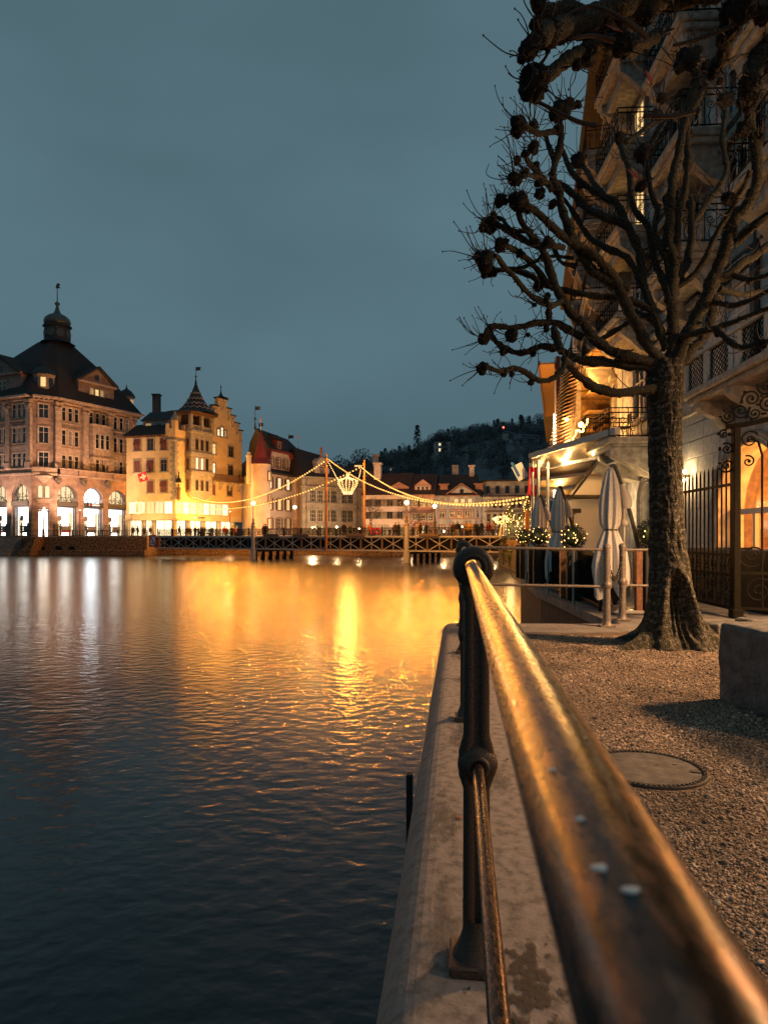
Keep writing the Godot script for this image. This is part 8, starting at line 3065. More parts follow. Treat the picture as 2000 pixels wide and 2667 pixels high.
func knob_mesh(r: float, g: RandomNumberGenerator, nz: FastNoiseLite, spikes: int) -> MB:
	# pollard head: several lumpy burrs grown together, bristling with stubs and scraps of bark
	var m := MB.new()
	var lobes := [[Vector3.ZERO, 0.78]]
	for i in 4:
		lobes.append([Vector3(g.randfn(), g.randfn(), g.randfn()).normalized() * 0.55, g.randf_range(0.38, 0.6)])
	for lb in lobes:
		var segs := 14
		var rws := 9
		var o := Vector3(g.randf() * 50, g.randf() * 50, 0)
		var pt := func(i: int, k: int) -> Vector3:
			var t := PI * i / rws
			var a := TAU * (k % segs) / segs
			var d := Vector3(sin(t) * cos(a), cos(t), sin(t) * sin(a))
			return (lb[0] + d * lb[1] * (0.92 + 0.3 * nz.get_noise_3dv(d * 1.6 + o) + 0.3 * nz.get_noise_3dv(d * 5.0 + o))) * r
		for i in rws:
			for k in segs:
				var a: Vector3 = pt.call(i, k)
				var b: Vector3 = pt.call(i, k + 1)
				var c: Vector3 = pt.call(i + 1, k + 1)
				var d: Vector3 = pt.call(i + 1, k)
				var ctr: Vector3 = lb[0] * r
				if i > 0:
					m.face(a, b, c, c, ctr)
				if i < rws - 1:
					m.face(a, c, d, d, ctr)
		for i in spikes / 5:
			var d := Vector3(g.randfn(), g.randfn(), g.randfn()).normalized()
			var side := d.cross(Vector3(g.randfn(), g.randfn(), g.randfn())).normalized()
			var up := d.cross(side)
			var w: float = r * lb[1] * g.randf_range(0.06, 0.17)
			var base: Vector3 = (lb[0] + d * lb[1] * 0.85) * r
			var tip: Vector3 = (lb[0] + d * lb[1] * g.randf_range(1.0, 1.3) + side * g.randf_range(-0.12, 0.12)) * r
			for q3 in 3:
				var a0 := TAU * q3 / 3.0
				var a1 := TAU * (q3 + 1) / 3.0
				var b0 := base + (side * cos(a0) + up * sin(a0)) * w
				var b1 := base + (side * cos(a1) + up * sin(a1)) * w
				m.face(b0, b1, tip, tip, base)
	return m


func twigs_mesh(r: float, g: RandomNumberGenerator, count: int, length: float, lean: Vector3) -> MB:
	var m := MB.new()
	for i in count:
		var d := (Vector3(g.randfn(), g.randfn(), g.randfn() * 0.8) + lean).normalized()
		var ln := length * pow(g.randf(), 1.6) * 1.5 + 0.06
		var side := d.cross(Vector3(g.randfn(), g.randfn(), g.randfn())).normalized() * ln * g.randf_range(0.05, 0.22)
		var up := Vector3(0, ln * g.randf_range(-0.05, 0.25), 0)
		var p := PackedVector3Array([d * r * 0.8, d * (r + ln * 0.35) + side * 0.8, d * (r + ln * 0.7) + side + up * 0.5, d * (r + ln) + side * 0.5 + up])
		var t := clampf(0.0035 + ln * 0.006, 0.0035, 0.0085)
		m.tube(smooth_path(p, 3), PackedFloat32Array([t, t, t, t * 0.85, t * 0.85, t * 0.8, t * 0.75, t * 0.7, t * 0.7, t * 0.65]), 5)
		m.ball(p[3], Vector3(t * 1.5, t * 1.9, t * 1.5), 5, 4)
	return m


func make_trees() -> void:
	var nz := FastNoiseLite.new()
	nz.frequency = 1.0
	nz.fractal_octaves = 3
	nz.seed = 23
	var g := RandomNumberGenerator.new()
	g.seed = 404
	var t := thing("plane_tree", "pollarded plane tree with mossy hollow trunk and knobbed bare branches standing on the gravel", "tree", at(3.22, 0, -7.62))
	var inv := at(-3.22, 0, 7.62)
	part("trunk", trunk_mesh(), M["bark"], t, inv)
	for lb in plane_tree_limbs():
		part("branch", limb_mesh(lb[0], nz, 14, 1.0), M["bark_dark"], t, inv)
		for k in lb[1]:
			var kp := Vector3(k.x, k.y, k.z)
			var ko := part("knob", knob_mesh(k.w * 1.12, g, nz, 150), M["knob_bark"], t, inv * at(kp.x, kp.y, kp.z))
			var lean := (kp - Vector3(3.3, 3.2, -7.6)).normalized() * 0.7 + UP * 0.35
			part("twigs", twigs_mesh(k.w, g, 6 if k.w < 0.06 else 12, 0.13 if k.w < 0.06 else 0.2, lean), M["twig"], ko).set_meta("kind", "stuff")
	# old pruning stubs and warty bumps along the limbs
	var wm := MB.new()
	for lb in plane_tree_limbs() + overhead_limbs():
		var l4: PackedVector4Array = lb[0]
		for i in l4.size() * 3:
			var k := g.randi_range(0, l4.size() - 2)
			var f := g.randf()
			var r := lerpf(l4[k].w, l4[k + 1].w, f)
			var d := Vector3(g.randfn(), g.randfn(), g.randfn()).normalized()
			var p := Vector3(l4[k].x, l4[k].y, l4[k].z).lerp(Vector3(l4[k + 1].x, l4[k + 1].y, l4[k + 1].z), f) + d * r * 0.8
			wm.xf = Transform3D(Basis(UP, g.randf() * 3.0) * Basis(Vector3.RIGHT, g.randf() * 3.0), p)
			var br := r * g.randf_range(0.22, 0.6)
			wm.ball(Vector3.ZERO, Vector3(br, br * g.randf_range(0.6, 1.5), br * g.randf_range(0.7, 1.1)), 7, 5)
			if g.randf() < 0.3:
				wm.xf = Transform3D()
				wm.tube(PackedVector3Array([p, p + d * r * g.randf_range(0.7, 1.7)]), PackedFloat32Array([r * 0.2, r * 0.13]), 5)
	part("stubs", wm, M["bark_dark"], t, inv).set_meta("kind", "stuff")
	# long shoots springing from the limbs
	var sh := MB.new()
	var limbs := plane_tree_limbs()
	for i in 210:
		var lb: PackedVector4Array = limbs[g.randi() % limbs.size()][0]
		var k := g.randi_range(1, lb.size() - 1)
		var p := Vector3(lb[k].x, lb[k].y, lb[k].z)
		var d := Vector3(g.randfn() * 0.8, g.randf_range(-0.4, 0.8), g.randfn() * 0.5).normalized()
		var ln := g.randf_range(0.12, 0.42)
		var s := Vector3(g.randfn(), g.randfn(), 0) * ln * 0.14
		sh.tube(smooth_path(PackedVector3Array([p, p + d * ln * 0.4 + s, p + d * ln * 0.8 + s + UP * ln * 0.1, p + d * ln + UP * ln * 0.25]), 3), PackedFloat32Array([0.006, 0.0055, 0.005, 0.005, 0.0045, 0.0045, 0.004, 0.004, 0.0035, 0.003]), 5)
	part("shoots", sh, M["twig"], t, inv).set_meta("kind", "stuff")
	# the next tree of the row: its trunk stands out of view, its heavy limbs hang into the top of the picture
	var o := thing("overhanging_plane_tree", "second pollarded plane tree whose heavy dark limbs hang in from above with big burred knobs", "tree", at(4.6, 0, -3.7))
	var inv2 := at(-4.6, 0, 3.7)
	var tm := MB.new()
	tm.tube(PackedVector3Array([Vector3(4.6, -0.1, -3.7), Vector3(4.6, 0.2, -3.7), Vector3(4.6, 1.2, -3.75), Vector3(4.58, 3.2, -3.9), Vector3(4.5, 4.6, -4.2)]), PackedFloat32Array([0.45, 0.32, 0.24, 0.22, 0.2]), 20)
	part("trunk", tm, M["bark"], o, inv2)
	for e in [[Vector3(4.5, 4.5, -4.2), Vector3(4.3, 5.0, -5.0), Vector3(3.6, 5.35, -5.3)], [Vector3(4.5, 4.4, -4.2), Vector3(4.0, 4.7, -5.0), Vector3(3.3, 4.95, -5.3)], [Vector3(4.5, 4.3, -4.2), Vector3(4.1, 4.5, -5.0), Vector3(3.4, 4.65, -5.3)]]:
		var am := MB.new()
		am.tube(smooth_path(PackedVector3Array(e), 5), PackedFloat32Array([0.16, 0.15, 0.14, 0.13, 0.12, 0.11, 0.1]), 12)
		part("branch", am, M["bark_dark"], o, inv2)
	for lb in overhead_limbs():
		part("branch", limb_mesh(lb[0], nz, 16, 1.3), M["bark_dark"], o, inv2)
		for k in lb[1]:
			var ko := part("knob", knob_mesh(k.w * 1.15, g, nz, 260), M["knob_bark"], o, inv2 * at(k.x, k.y, k.z))
			part("twigs", twigs_mesh(k.w, g, 5, 0.16, Vector3(-0.3, -0.1, 0)), M["twig"], ko).set_meta("kind", "stuff")
	# thick forked shoots against the sky, and a few last red leaves
	for s in [[[1.96, 4.93, -5.1], [1.72, 5.0, -5.0], [1.5, 5.08, -5.0], [1.3, 4.99, -5.0], [1.12, 4.94, -5.0]], [[1.7, 4.86, -5.05], [1.5, 4.86, -5.0], [1.25, 4.8, -5.0], [1.18, 4.7, -5.0], [1.1, 4.58, -5.0]], [[1.55, 4.2, -5.0], [1.4, 4.24, -5.0], [1.12, 4.38, -5.0]], [[1.9, 4.28, -5.0], [2.1, 4.27, -5.0], [2.3, 4.31, -5.0]]]:
		var pts := PackedVector3Array()
		for p in s:
			pts.append(Vector3(p[0], p[1], p[2]))
		var fm := MB.new()
		fm.tube(smooth_path(pts, 4), PackedFloat32Array([0.022, 0.02, 0.018, 0.017, 0.016, 0.015, 0.014, 0.013, 0.013, 0.012, 0.012, 0.011]), 8)
		fm.ball(pts[pts.size() - 1], Vector3.ONE * 0.022, 7, 5)
		part("shoot", fm, M["twig"], o, inv2)
	for s in [[1.98, 4.62, -5.1, 0.4], [1.66, 4.88, -4.95, 1.2], [1.86, 3.9, -5.1, 0.9], [4.3, 3.9, -5.25, 0.2], [4.45, 3.75, -5.3, 1.6]]:
		var lm := MB.new()
		lm.xf = Transform3D(Basis(Vector3.BACK, s[3]) * Basis(UP, 0.7), Vector3(s[0], s[1], s[2]))
		lm.prism(PackedVector2Array([Vector2(0, 0.07), Vector2(0.028, 0.02), Vector2(0.045, -0.02), Vector2(0.012, -0.03), Vector2(0, -0.08), Vector2(-0.018, -0.03), Vector2(-0.04, 0.0)]), -0.002, 0.002)
		part("leaf", lm, M["leaf_red"], o, inv2)


func plane_tree_limbs() -> Array:
	return [
		[PackedVector4Array([Vector4(3.13, 2.84, -7.55, 0.053), Vector4(3.01, 2.82, -7.52, 0.051), Vector4(2.77, 2.77, -7.47, 0.049), Vector4(2.53, 2.76, -7.41, 0.046), Vector4(2.28, 2.79, -7.35, 0.044), Vector4(2.13, 2.86, -7.28, 0.041), Vector4(2.01, 2.94, -7.21, 0.039), Vector4(1.91, 3.01, -7.13, 0.037), Vector4(1.85, 3.04, -7.05, 0.034)]), []],
		[PackedVector4Array([Vector4(1.88, 3.03, -7.08, 0.033), Vector4(1.82, 2.90, -7.04, 0.032), Vector4(1.72, 2.81, -6.99, 0.030), Vector4(1.60, 2.77, -6.93, 0.029), Vector4(1.49, 2.79, -6.86, 0.028), Vector4(1.39, 2.83, -6.79, 0.027), Vector4(1.27, 2.84, -6.72, 0.026), Vector4(1.17, 2.81, -6.64, 0.025), Vector4(1.08, 2.79, -6.55, 0.024), Vector4(0.98, 2.80, -6.47, 0.022), Vector4(0.91, 2.78, -6.38, 0.021)]), [Vector4(0.91, 2.77, -6.38, 0.060), Vector4(1.16, 2.78, -6.64, 0.043), Vector4(1.48, 2.74, -6.86, 0.036), Vector4(1.26, 2.79, -6.72, 0.031)]],
		[PackedVector4Array([Vector4(3.13, 3.02, -7.55, 0.048), Vector4(3.01, 3.05, -7.56, 0.047), Vector4(2.78, 3.09, -7.57, 0.045), Vector4(2.53, 3.13, -7.59, 0.044), Vector4(2.25, 3.15, -7.61, 0.043), Vector4(2.09, 3.21, -7.63, 0.041), Vector4(1.97, 3.29, -7.65, 0.040), Vector4(1.86, 3.32, -7.67, 0.038), Vector4(1.75, 3.33, -7.69, 0.037), Vector4(1.63, 3.29, -7.72, 0.035), Vector4(1.53, 3.28, -7.74, 0.034), Vector4(1.41, 3.32, -7.77, 0.033), Vector4(1.32, 3.39, -7.80, 0.031), Vector4(1.25, 3.47, -7.82, 0.030), Vector4(1.22, 3.55, -7.85, 0.028)]), [Vector4(1.68, 3.26, -7.72, 0.042), Vector4(1.36, 3.30, -7.77, 0.052)]],
		[PackedVector4Array([Vector4(2.21, 3.40, -7.55, 0.043), Vector4(2.06, 3.48, -7.55, 0.041), Vector4(1.95, 3.54, -7.54, 0.039), Vector4(1.86, 3.55, -7.53, 0.038), Vector4(1.76, 3.54, -7.52, 0.036), Vector4(1.65, 3.54, -7.51, 0.034), Vector4(1.53, 3.51, -7.50, 0.033), Vector4(1.41, 3.49, -7.49, 0.031), Vector4(1.30, 3.50, -7.48, 0.030), Vector4(1.19, 3.50, -7.47, 0.028), Vector4(1.13, 3.46, -7.46, 0.026), Vector4(1.09, 3.37, -7.45, 0.025)]), [Vector4(1.08, 3.34, -7.45, 0.070), Vector4(1.40, 3.39, -7.49, 0.075), Vector4(1.16, 3.47, -7.46, 0.046), Vector4(1.79, 3.48, -7.52, 0.041), Vector4(1.58, 3.41, -7.50, 0.030)]],
		[PackedVector4Array([Vector4(3.12, 3.06, -7.55, 0.060), Vector4(3.02, 3.11, -7.54, 0.058), Vector4(2.77, 3.17, -7.53, 0.056), Vector4(2.55, 3.22, -7.52, 0.054), Vector4(2.38, 3.32, -7.50, 0.052), Vector4(2.28, 3.42, -7.49, 0.050), Vector4(2.16, 3.55, -7.47, 0.048), Vector4(2.03, 3.66, -7.45, 0.046), Vector4(1.94, 3.78, -7.43, 0.044), Vector4(1.87, 3.89, -7.41, 0.042), Vector4(1.81, 4.04, -7.39, 0.040), Vector4(1.76, 4.18, -7.37, 0.038), Vector4(1.70, 4.29, -7.35, 0.036), Vector4(1.59, 4.41, -7.32, 0.034), Vector4(1.51, 4.51, -7.30, 0.032), Vector4(1.45, 4.60, -7.28, 0.030), Vector4(1.41, 4.69, -7.25, 0.028)]), [Vector4(1.41, 4.75, -7.25, 0.105), Vector4(1.24, 4.77, -7.25, 0.077), Vector4(1.50, 4.69, -7.25, 0.066), Vector4(1.63, 4.37, -7.32, 0.038)]],
		[PackedVector4Array([Vector4(1.83, 3.54, -7.53, 0.033), Vector4(1.81, 3.66, -7.49, 0.032), Vector4(1.80, 3.71, -7.44, 0.032), Vector4(1.71, 3.73, -7.38, 0.031), Vector4(1.59, 3.77, -7.32, 0.030), Vector4(1.48, 3.82, -7.25, 0.030), Vector4(1.37, 3.91, -7.17, 0.029), Vector4(1.26, 3.98, -7.10, 0.028), Vector4(1.18, 4.04, -7.01, 0.027), Vector4(1.12, 4.05, -6.93, 0.027)]), [Vector4(1.03, 4.01, -6.93, 0.111), Vector4(0.96, 4.04, -6.93, 0.063), Vector4(1.61, 3.68, -7.32, 0.027)]],
		[PackedVector4Array([Vector4(1.95, 3.76, -7.43, 0.032), Vector4(1.82, 3.66, -7.27, 0.032), Vector4(1.68, 3.58, -7.03, 0.031)]), [Vector4(1.67, 3.64, -7.03, 0.036)]],
		[PackedVector4Array([Vector4(1.87, 3.49, -7.53, 0.039), Vector4(1.89, 3.34, -7.45, 0.040), Vector4(1.91, 3.18, -7.33, 0.041)]), []],
		[PackedVector4Array([Vector4(3.07, 3.39, -7.55, 0.041), Vector4(2.99, 3.65, -7.57, 0.040), Vector4(2.75, 3.81, -7.59, 0.039), Vector4(2.60, 3.87, -7.62, 0.038), Vector4(2.47, 3.89, -7.66, 0.037), Vector4(2.27, 3.92, -7.69, 0.036), Vector4(2.11, 3.97, -7.73, 0.035), Vector4(1.95, 4.02, -7.77, 0.034), Vector4(1.83, 4.08, -7.82, 0.033), Vector4(1.72, 4.17, -7.86, 0.033), Vector4(1.61, 4.24, -7.91, 0.032), Vector4(1.50, 4.30, -7.95, 0.031), Vector4(1.39, 4.32, -8.00, 0.030), Vector4(1.31, 4.32, -8.05, 0.029)]), [Vector4(1.27, 4.32, -8.05, 0.076), Vector4(1.18, 4.28, -8.05, 0.049)]],
		[PackedVector4Array([Vector4(1.92, 4.02, -7.78, 0.034), Vector4(1.85, 4.06, -7.74, 0.033), Vector4(1.75, 4.15, -7.68, 0.032), Vector4(1.66, 4.22, -7.61, 0.032), Vector4(1.55, 4.28, -7.54, 0.031), Vector4(1.45, 4.31, -7.46, 0.030), Vector4(1.36, 4.32, -7.37, 0.029), Vector4(1.29, 4.31, -7.28, 0.028)]), [Vector4(1.25, 4.30, -7.28, 0.080), Vector4(1.48, 4.29, -7.46, 0.052), Vector4(1.74, 4.03, -7.74, 0.068), Vector4(1.86, 3.93, -7.78, 0.047)]],
		[PackedVector4Array([Vector4(1.74, 4.27, -7.35, 0.032), Vector4(1.63, 4.34, -7.38, 0.031), Vector4(1.52, 4.41, -7.41, 0.031), Vector4(1.40, 4.50, -7.46, 0.030), Vector4(1.28, 4.60, -7.50, 0.030), Vector4(1.23, 4.65, -7.55, 0.029)]), [Vector4(1.17, 4.64, -7.55, 0.106), Vector4(1.21, 4.73, -7.55, 0.053)]],
		[PackedVector4Array([Vector4(1.60, 4.46, -7.31, 0.022), Vector4(1.52, 4.48, -7.35, 0.022), Vector4(1.42, 4.51, -7.41, 0.021), Vector4(1.34, 4.59, -7.47, 0.021), Vector4(1.31, 4.69, -7.54, 0.020), Vector4(1.27, 4.75, -7.61, 0.020)]), []],
		[PackedVector4Array([Vector4(3.12, 3.05, -7.55, 0.064), Vector4(3.02, 3.16, -7.54, 0.062), Vector4(2.84, 3.38, -7.52, 0.059), Vector4(2.72, 3.57, -7.49, 0.057), Vector4(2.63, 3.78, -7.47, 0.055), Vector4(2.56, 3.93, -7.44, 0.053), Vector4(2.41, 4.09, -7.41, 0.050), Vector4(2.28, 4.20, -7.37, 0.048), Vector4(2.11, 4.31, -7.34, 0.046), Vector4(1.94, 4.39, -7.30, 0.044), Vector4(1.82, 4.46, -7.27, 0.041), Vector4(1.70, 4.55, -7.23, 0.039), Vector4(1.57, 4.63, -7.19, 0.037), Vector4(1.49, 4.66, -7.15, 0.035)]), [Vector4(1.43, 4.71, -7.15, 0.087)]],
		[PackedVector4Array([Vector4(1.72, 4.27, -7.35, 0.021), Vector4(1.67, 4.20, -7.45, 0.020), Vector4(1.57, 4.19, -7.59, 0.020), Vector4(1.46, 4.23, -7.75, 0.020)]), []],
		[PackedVector4Array([Vector4(2.10, 4.27, -7.55, 0.019), Vector4(1.97, 4.34, -7.67, 0.019), Vector4(1.90, 4.41, -7.85, 0.019), Vector4(1.86, 4.47, -8.05, 0.019)]), []],
		[PackedVector4Array([Vector4(1.92, 4.30, -7.31, 0.032), Vector4(1.78, 4.29, -7.23, 0.030), Vector4(1.67, 4.25, -7.11, 0.027)]), [Vector4(1.71, 4.26, -7.11, 0.067)]],
		[PackedVector4Array([Vector4(2.12, 4.18, -7.55, 0.025), Vector4(1.98, 4.22, -7.55, 0.024), Vector4(1.91, 4.31, -7.55, 0.023), Vector4(1.87, 4.39, -7.55, 0.021)]), []],
		[PackedVector4Array([Vector4(2.68, 3.93, -7.45, 0.053), Vector4(2.52, 3.95, -7.45, 0.052), Vector4(2.31, 4.06, -7.45, 0.051), Vector4(2.19, 4.21, -7.45, 0.049), Vector4(2.10, 4.37, -7.45, 0.048), Vector4(2.03, 4.53, -7.45, 0.046), Vector4(1.97, 4.67, -7.45, 0.045), Vector4(1.92, 4.85, -7.45, 0.044), Vector4(1.93, 4.92, -7.45, 0.042), Vector4(1.87, 5.02, -7.45, 0.041), Vector4(1.84, 5.17, -7.45, 0.039), Vector4(1.87, 5.34, -7.45, 0.038), Vector4(1.92, 5.48, -7.45, 0.037), Vector4(1.93, 5.59, -7.45, 0.035), Vector4(1.93, 5.71, -7.45, 0.034), Vector4(1.93, 5.77, -7.45, 0.032)]), [Vector4(1.92, 5.84, -7.45, 0.114), Vector4(2.02, 5.90, -7.45, 0.073), Vector4(2.11, 5.91, -7.45, 0.052), Vector4(1.84, 5.80, -7.45, 0.057)]],
		[PackedVector4Array([Vector4(1.93, 5.58, -7.45, 0.032), Vector4(1.83, 5.58, -7.41, 0.031), Vector4(1.72, 5.53, -7.35, 0.030), Vector4(1.64, 5.49, -7.29, 0.028), Vector4(1.57, 5.48, -7.22, 0.027), Vector4(1.48, 5.48, -7.15, 0.026)]), [Vector4(1.58, 5.54, -7.22, 0.064), Vector4(1.41, 5.50, -7.15, 0.107), Vector4(1.88, 5.63, -7.41, 0.045)]],
		[PackedVector4Array([Vector4(1.85, 5.31, -7.45, 0.027), Vector4(1.81, 5.45, -7.49, 0.026), Vector4(1.80, 5.60, -7.56, 0.025), Vector4(1.80, 5.70, -7.65, 0.024)]), []],
		[PackedVector4Array([Vector4(1.84, 4.97, -7.45, 0.032), Vector4(1.75, 5.05, -7.41, 0.031), Vector4(1.64, 5.13, -7.35, 0.030), Vector4(1.54, 5.18, -7.29, 0.028), Vector4(1.50, 5.22, -7.22, 0.027), Vector4(1.52, 5.23, -7.15, 0.026)]), [Vector4(1.56, 5.27, -7.15, 0.072), Vector4(1.41, 5.18, -7.22, 0.051), Vector4(1.64, 5.20, -7.35, 0.040), Vector4(1.48, 5.24, -7.22, 0.040)]],
		[PackedVector4Array([Vector4(1.76, 5.03, -7.41, 0.027), Vector4(1.64, 5.04, -7.30, 0.025), Vector4(1.52, 4.97, -7.12, 0.023), Vector4(1.40, 4.84, -6.91, 0.021)]), [Vector4(1.32, 4.81, -6.91, 0.080), Vector4(1.47, 4.99, -7.12, 0.061), Vector4(1.65, 4.98, -7.30, 0.049)]],
		[PackedVector4Array([Vector4(3.10, 3.28, -7.55, 0.048), Vector4(2.99, 3.65, -7.57, 0.047), Vector4(2.91, 3.92, -7.61, 0.045), Vector4(2.88, 4.13, -7.65, 0.044), Vector4(2.85, 4.43, -7.69, 0.042), Vector4(2.77, 4.69, -7.74, 0.041), Vector4(2.71, 4.88, -7.79, 0.039), Vector4(2.64, 5.04, -7.85, 0.037), Vector4(2.51, 5.16, -7.90, 0.036), Vector4(2.39, 5.27, -7.96, 0.034), Vector4(2.26, 5.40, -8.02, 0.033), Vector4(2.18, 5.61, -8.09, 0.031), Vector4(2.13, 5.80, -8.15, 0.029)]), [Vector4(2.30, 5.29, -7.96, 0.049)]],
		[PackedVector4Array([Vector4(2.85, 4.42, -7.69, 0.045), Vector4(2.74, 4.71, -7.72, 0.044), Vector4(2.52, 4.82, -7.75, 0.042), Vector4(2.41, 4.90, -7.79, 0.041), Vector4(2.33, 4.98, -7.84, 0.039), Vector4(2.22, 5.13, -7.89, 0.038), Vector4(2.12, 5.24, -7.94, 0.036), Vector4(2.03, 5.32, -7.99, 0.035)]), []],
		[PackedVector4Array([Vector4(2.53, 5.15, -7.89, 0.032), Vector4(2.49, 5.35, -8.06, 0.031), Vector4(2.49, 5.60, -8.31, 0.030), Vector4(2.51, 5.85, -8.59, 0.029)]), [Vector4(2.43, 5.90, -8.59, 0.097), Vector4(2.50, 5.97, -8.59, 0.047)]],
		[PackedVector4Array([Vector4(2.90, 3.95, -7.62, 0.039), Vector4(2.85, 4.08, -7.64, 0.038), Vector4(2.81, 4.21, -7.69, 0.036), Vector4(2.71, 4.37, -7.74, 0.035), Vector4(2.53, 4.48, -7.79, 0.034), Vector4(2.43, 4.57, -7.85, 0.032), Vector4(2.37, 4.67, -7.91, 0.031), Vector4(2.30, 4.84, -7.98, 0.030), Vector4(2.23, 5.02, -8.04, 0.028), Vector4(2.11, 5.23, -8.12, 0.027)]), [Vector4(2.00, 5.15, -8.12, 0.057), Vector4(1.85, 5.26, -8.12, 0.072)]],
		[PackedVector4Array([Vector4(3.14, 3.02, -7.55, 0.060), Vector4(3.16, 3.28, -7.54, 0.058), Vector4(3.16, 3.62, -7.53, 0.057), Vector4(3.15, 3.90, -7.52, 0.055), Vector4(3.18, 4.18, -7.51, 0.054), Vector4(3.12, 4.43, -7.50, 0.052), Vector4(3.11, 4.69, -7.48, 0.050), Vector4(3.11, 4.91, -7.47, 0.049), Vector4(3.12, 4.80, -7.45, 0.047), Vector4(3.15, 5.05, -7.44, 0.046), Vector4(3.21, 5.39, -7.42, 0.044), Vector4(3.25, 5.71, -7.40, 0.042), Vector4(3.30, 5.93, -7.39, 0.041), Vector4(3.36, 6.09, -7.37, 0.039), Vector4(3.32, 6.21, -7.35, 0.038)]), [Vector4(3.28, 6.34, -7.35, 0.123), Vector4(3.36, 6.41, -7.35, 0.067), Vector4(3.17, 6.25, -7.35, 0.067), Vector4(3.36, 6.12, -7.37, 0.052)]],
		[PackedVector4Array([Vector4(3.17, 3.79, -7.53, 0.042), Vector4(3.24, 4.05, -7.54, 0.042), Vector4(3.24, 4.32, -7.57, 0.041), Vector4(3.27, 4.63, -7.60, 0.040), Vector4(3.29, 4.93, -7.63, 0.039), Vector4(3.33, 4.88, -7.67, 0.039), Vector4(3.42, 5.25, -7.71, 0.038), Vector4(3.45, 5.54, -7.75, 0.037), Vector4(3.46, 5.89, -7.79, 0.037), Vector4(3.57, 6.16, -7.83, 0.036), Vector4(3.68, 6.37, -7.88, 0.035), Vector4(3.73, 6.55, -7.93, 0.035)]), [Vector4(3.76, 6.65, -7.93, 0.073), Vector4(3.68, 6.35, -7.88, 0.067), Vector4(3.48, 5.77, -7.79, 0.059)]],
		[PackedVector4Array([Vector4(3.21, 3.94, -7.54, 0.033), Vector4(3.31, 3.99, -7.50, 0.032), Vector4(3.40, 4.08, -7.45, 0.031), Vector4(3.48, 4.23, -7.39, 0.030), Vector4(3.52, 4.36, -7.33, 0.029), Vector4(3.57, 4.48, -7.26, 0.027), Vector4(3.63, 4.60, -7.18, 0.026), Vector4(3.67, 4.73, -7.11, 0.025), Vector4(3.69, 4.79, -7.02, 0.024), Vector4(3.71, 4.92, -6.94, 0.023)]), [Vector4(3.57, 4.72, -7.11, 0.080)]],
		[PackedVector4Array([Vector4(3.18, 3.02, -7.55, 0.075), Vector4(3.25, 3.20, -7.53, 0.073), Vector4(3.35, 3.45, -7.51, 0.071), Vector4(3.50, 3.74, -7.48, 0.069), Vector4(3.57, 3.98, -7.45, 0.066), Vector4(3.64, 4.22, -7.42, 0.064), Vector4(3.72, 4.46, -7.39, 0.062), Vector4(3.80, 4.67, -7.35, 0.059), Vector4(3.86, 4.71, -7.31, 0.057), Vector4(3.94, 4.97, -7.27, 0.055), Vector4(3.93, 5.22, -7.23, 0.052), Vector4(3.87, 5.48, -7.19, 0.050), Vector4(3.82, 5.64, -7.15, 0.048)]), [Vector4(3.80, 5.78, -7.15, 0.131), Vector4(3.78, 5.48, -7.19, 0.088), Vector4(3.94, 5.37, -7.19, 0.066)]],
		[PackedVector4Array([Vector4(3.78, 4.38, -7.39, 0.047), Vector4(3.87, 4.43, -7.29, 0.044), Vector4(3.91, 4.46, -7.15, 0.041), Vector4(3.97, 4.52, -6.98, 0.038), Vector4(4.03, 4.56, -6.79, 0.035)]), []],
		[PackedVector4Array([Vector4(3.59, 3.99, -7.45, 0.048), Vector4(3.80, 4.10, -7.48, 0.046), Vector4(3.93, 4.22, -7.51, 0.044), Vector4(4.07, 4.28, -7.56, 0.041), Vector4(4.30, 4.43, -7.60, 0.039), Vector4(4.53, 4.56, -7.65, 0.037)]), []],
		[PackedVector4Array([Vector4(3.78, 4.07, -7.47, 0.031), Vector4(3.87, 4.00, -7.40, 0.028), Vector4(3.95, 3.95, -7.30, 0.025), Vector4(4.08, 3.96, -7.17, 0.022)]), []],
		[PackedVector4Array([Vector4(3.52, 3.77, -7.48, 0.033), Vector4(3.64, 3.71, -7.39, 0.030), Vector4(3.72, 3.65, -7.27, 0.028), Vector4(3.81, 3.65, -7.12, 0.026), Vector4(3.85, 3.66, -6.96, 0.023), Vector4(3.91, 3.68, -6.78, 0.021)]), []],
		[PackedVector4Array([Vector4(3.65, 3.90, -7.46, 0.029), Vector4(3.83, 3.89, -7.54, 0.027), Vector4(4.01, 3.90, -7.66, 0.026), Vector4(4.26, 3.98, -7.80, 0.024), Vector4(4.53, 4.08, -7.96, 0.022)]), [Vector4(4.18, 4.11, -7.80, 0.043)]],
		[PackedVector4Array([Vector4(3.16, 3.39, -7.54, 0.035), Vector4(3.23, 3.38, -7.48, 0.033), Vector4(3.35, 3.38, -7.38, 0.031), Vector4(3.47, 3.40, -7.27, 0.030), Vector4(3.63, 3.43, -7.15, 0.028), Vector4(3.76, 3.47, -7.02, 0.026), Vector4(3.89, 3.50, -6.89, 0.024), Vector4(3.99, 3.51, -6.74, 0.022)]), [Vector4(3.55, 3.38, -7.27, 0.051)]],
		[PackedVector4Array([Vector4(3.52, 3.40, -7.23, 0.032), Vector4(3.55, 3.27, -7.12, 0.030), Vector4(3.57, 3.14, -6.96, 0.027), Vector4(3.59, 3.07, -6.77, 0.025), Vector4(3.62, 3.06, -6.56, 0.023), Vector4(3.65, 3.02, -6.33, 0.021)]), [Vector4(3.62, 3.04, -6.56, 0.056)]],
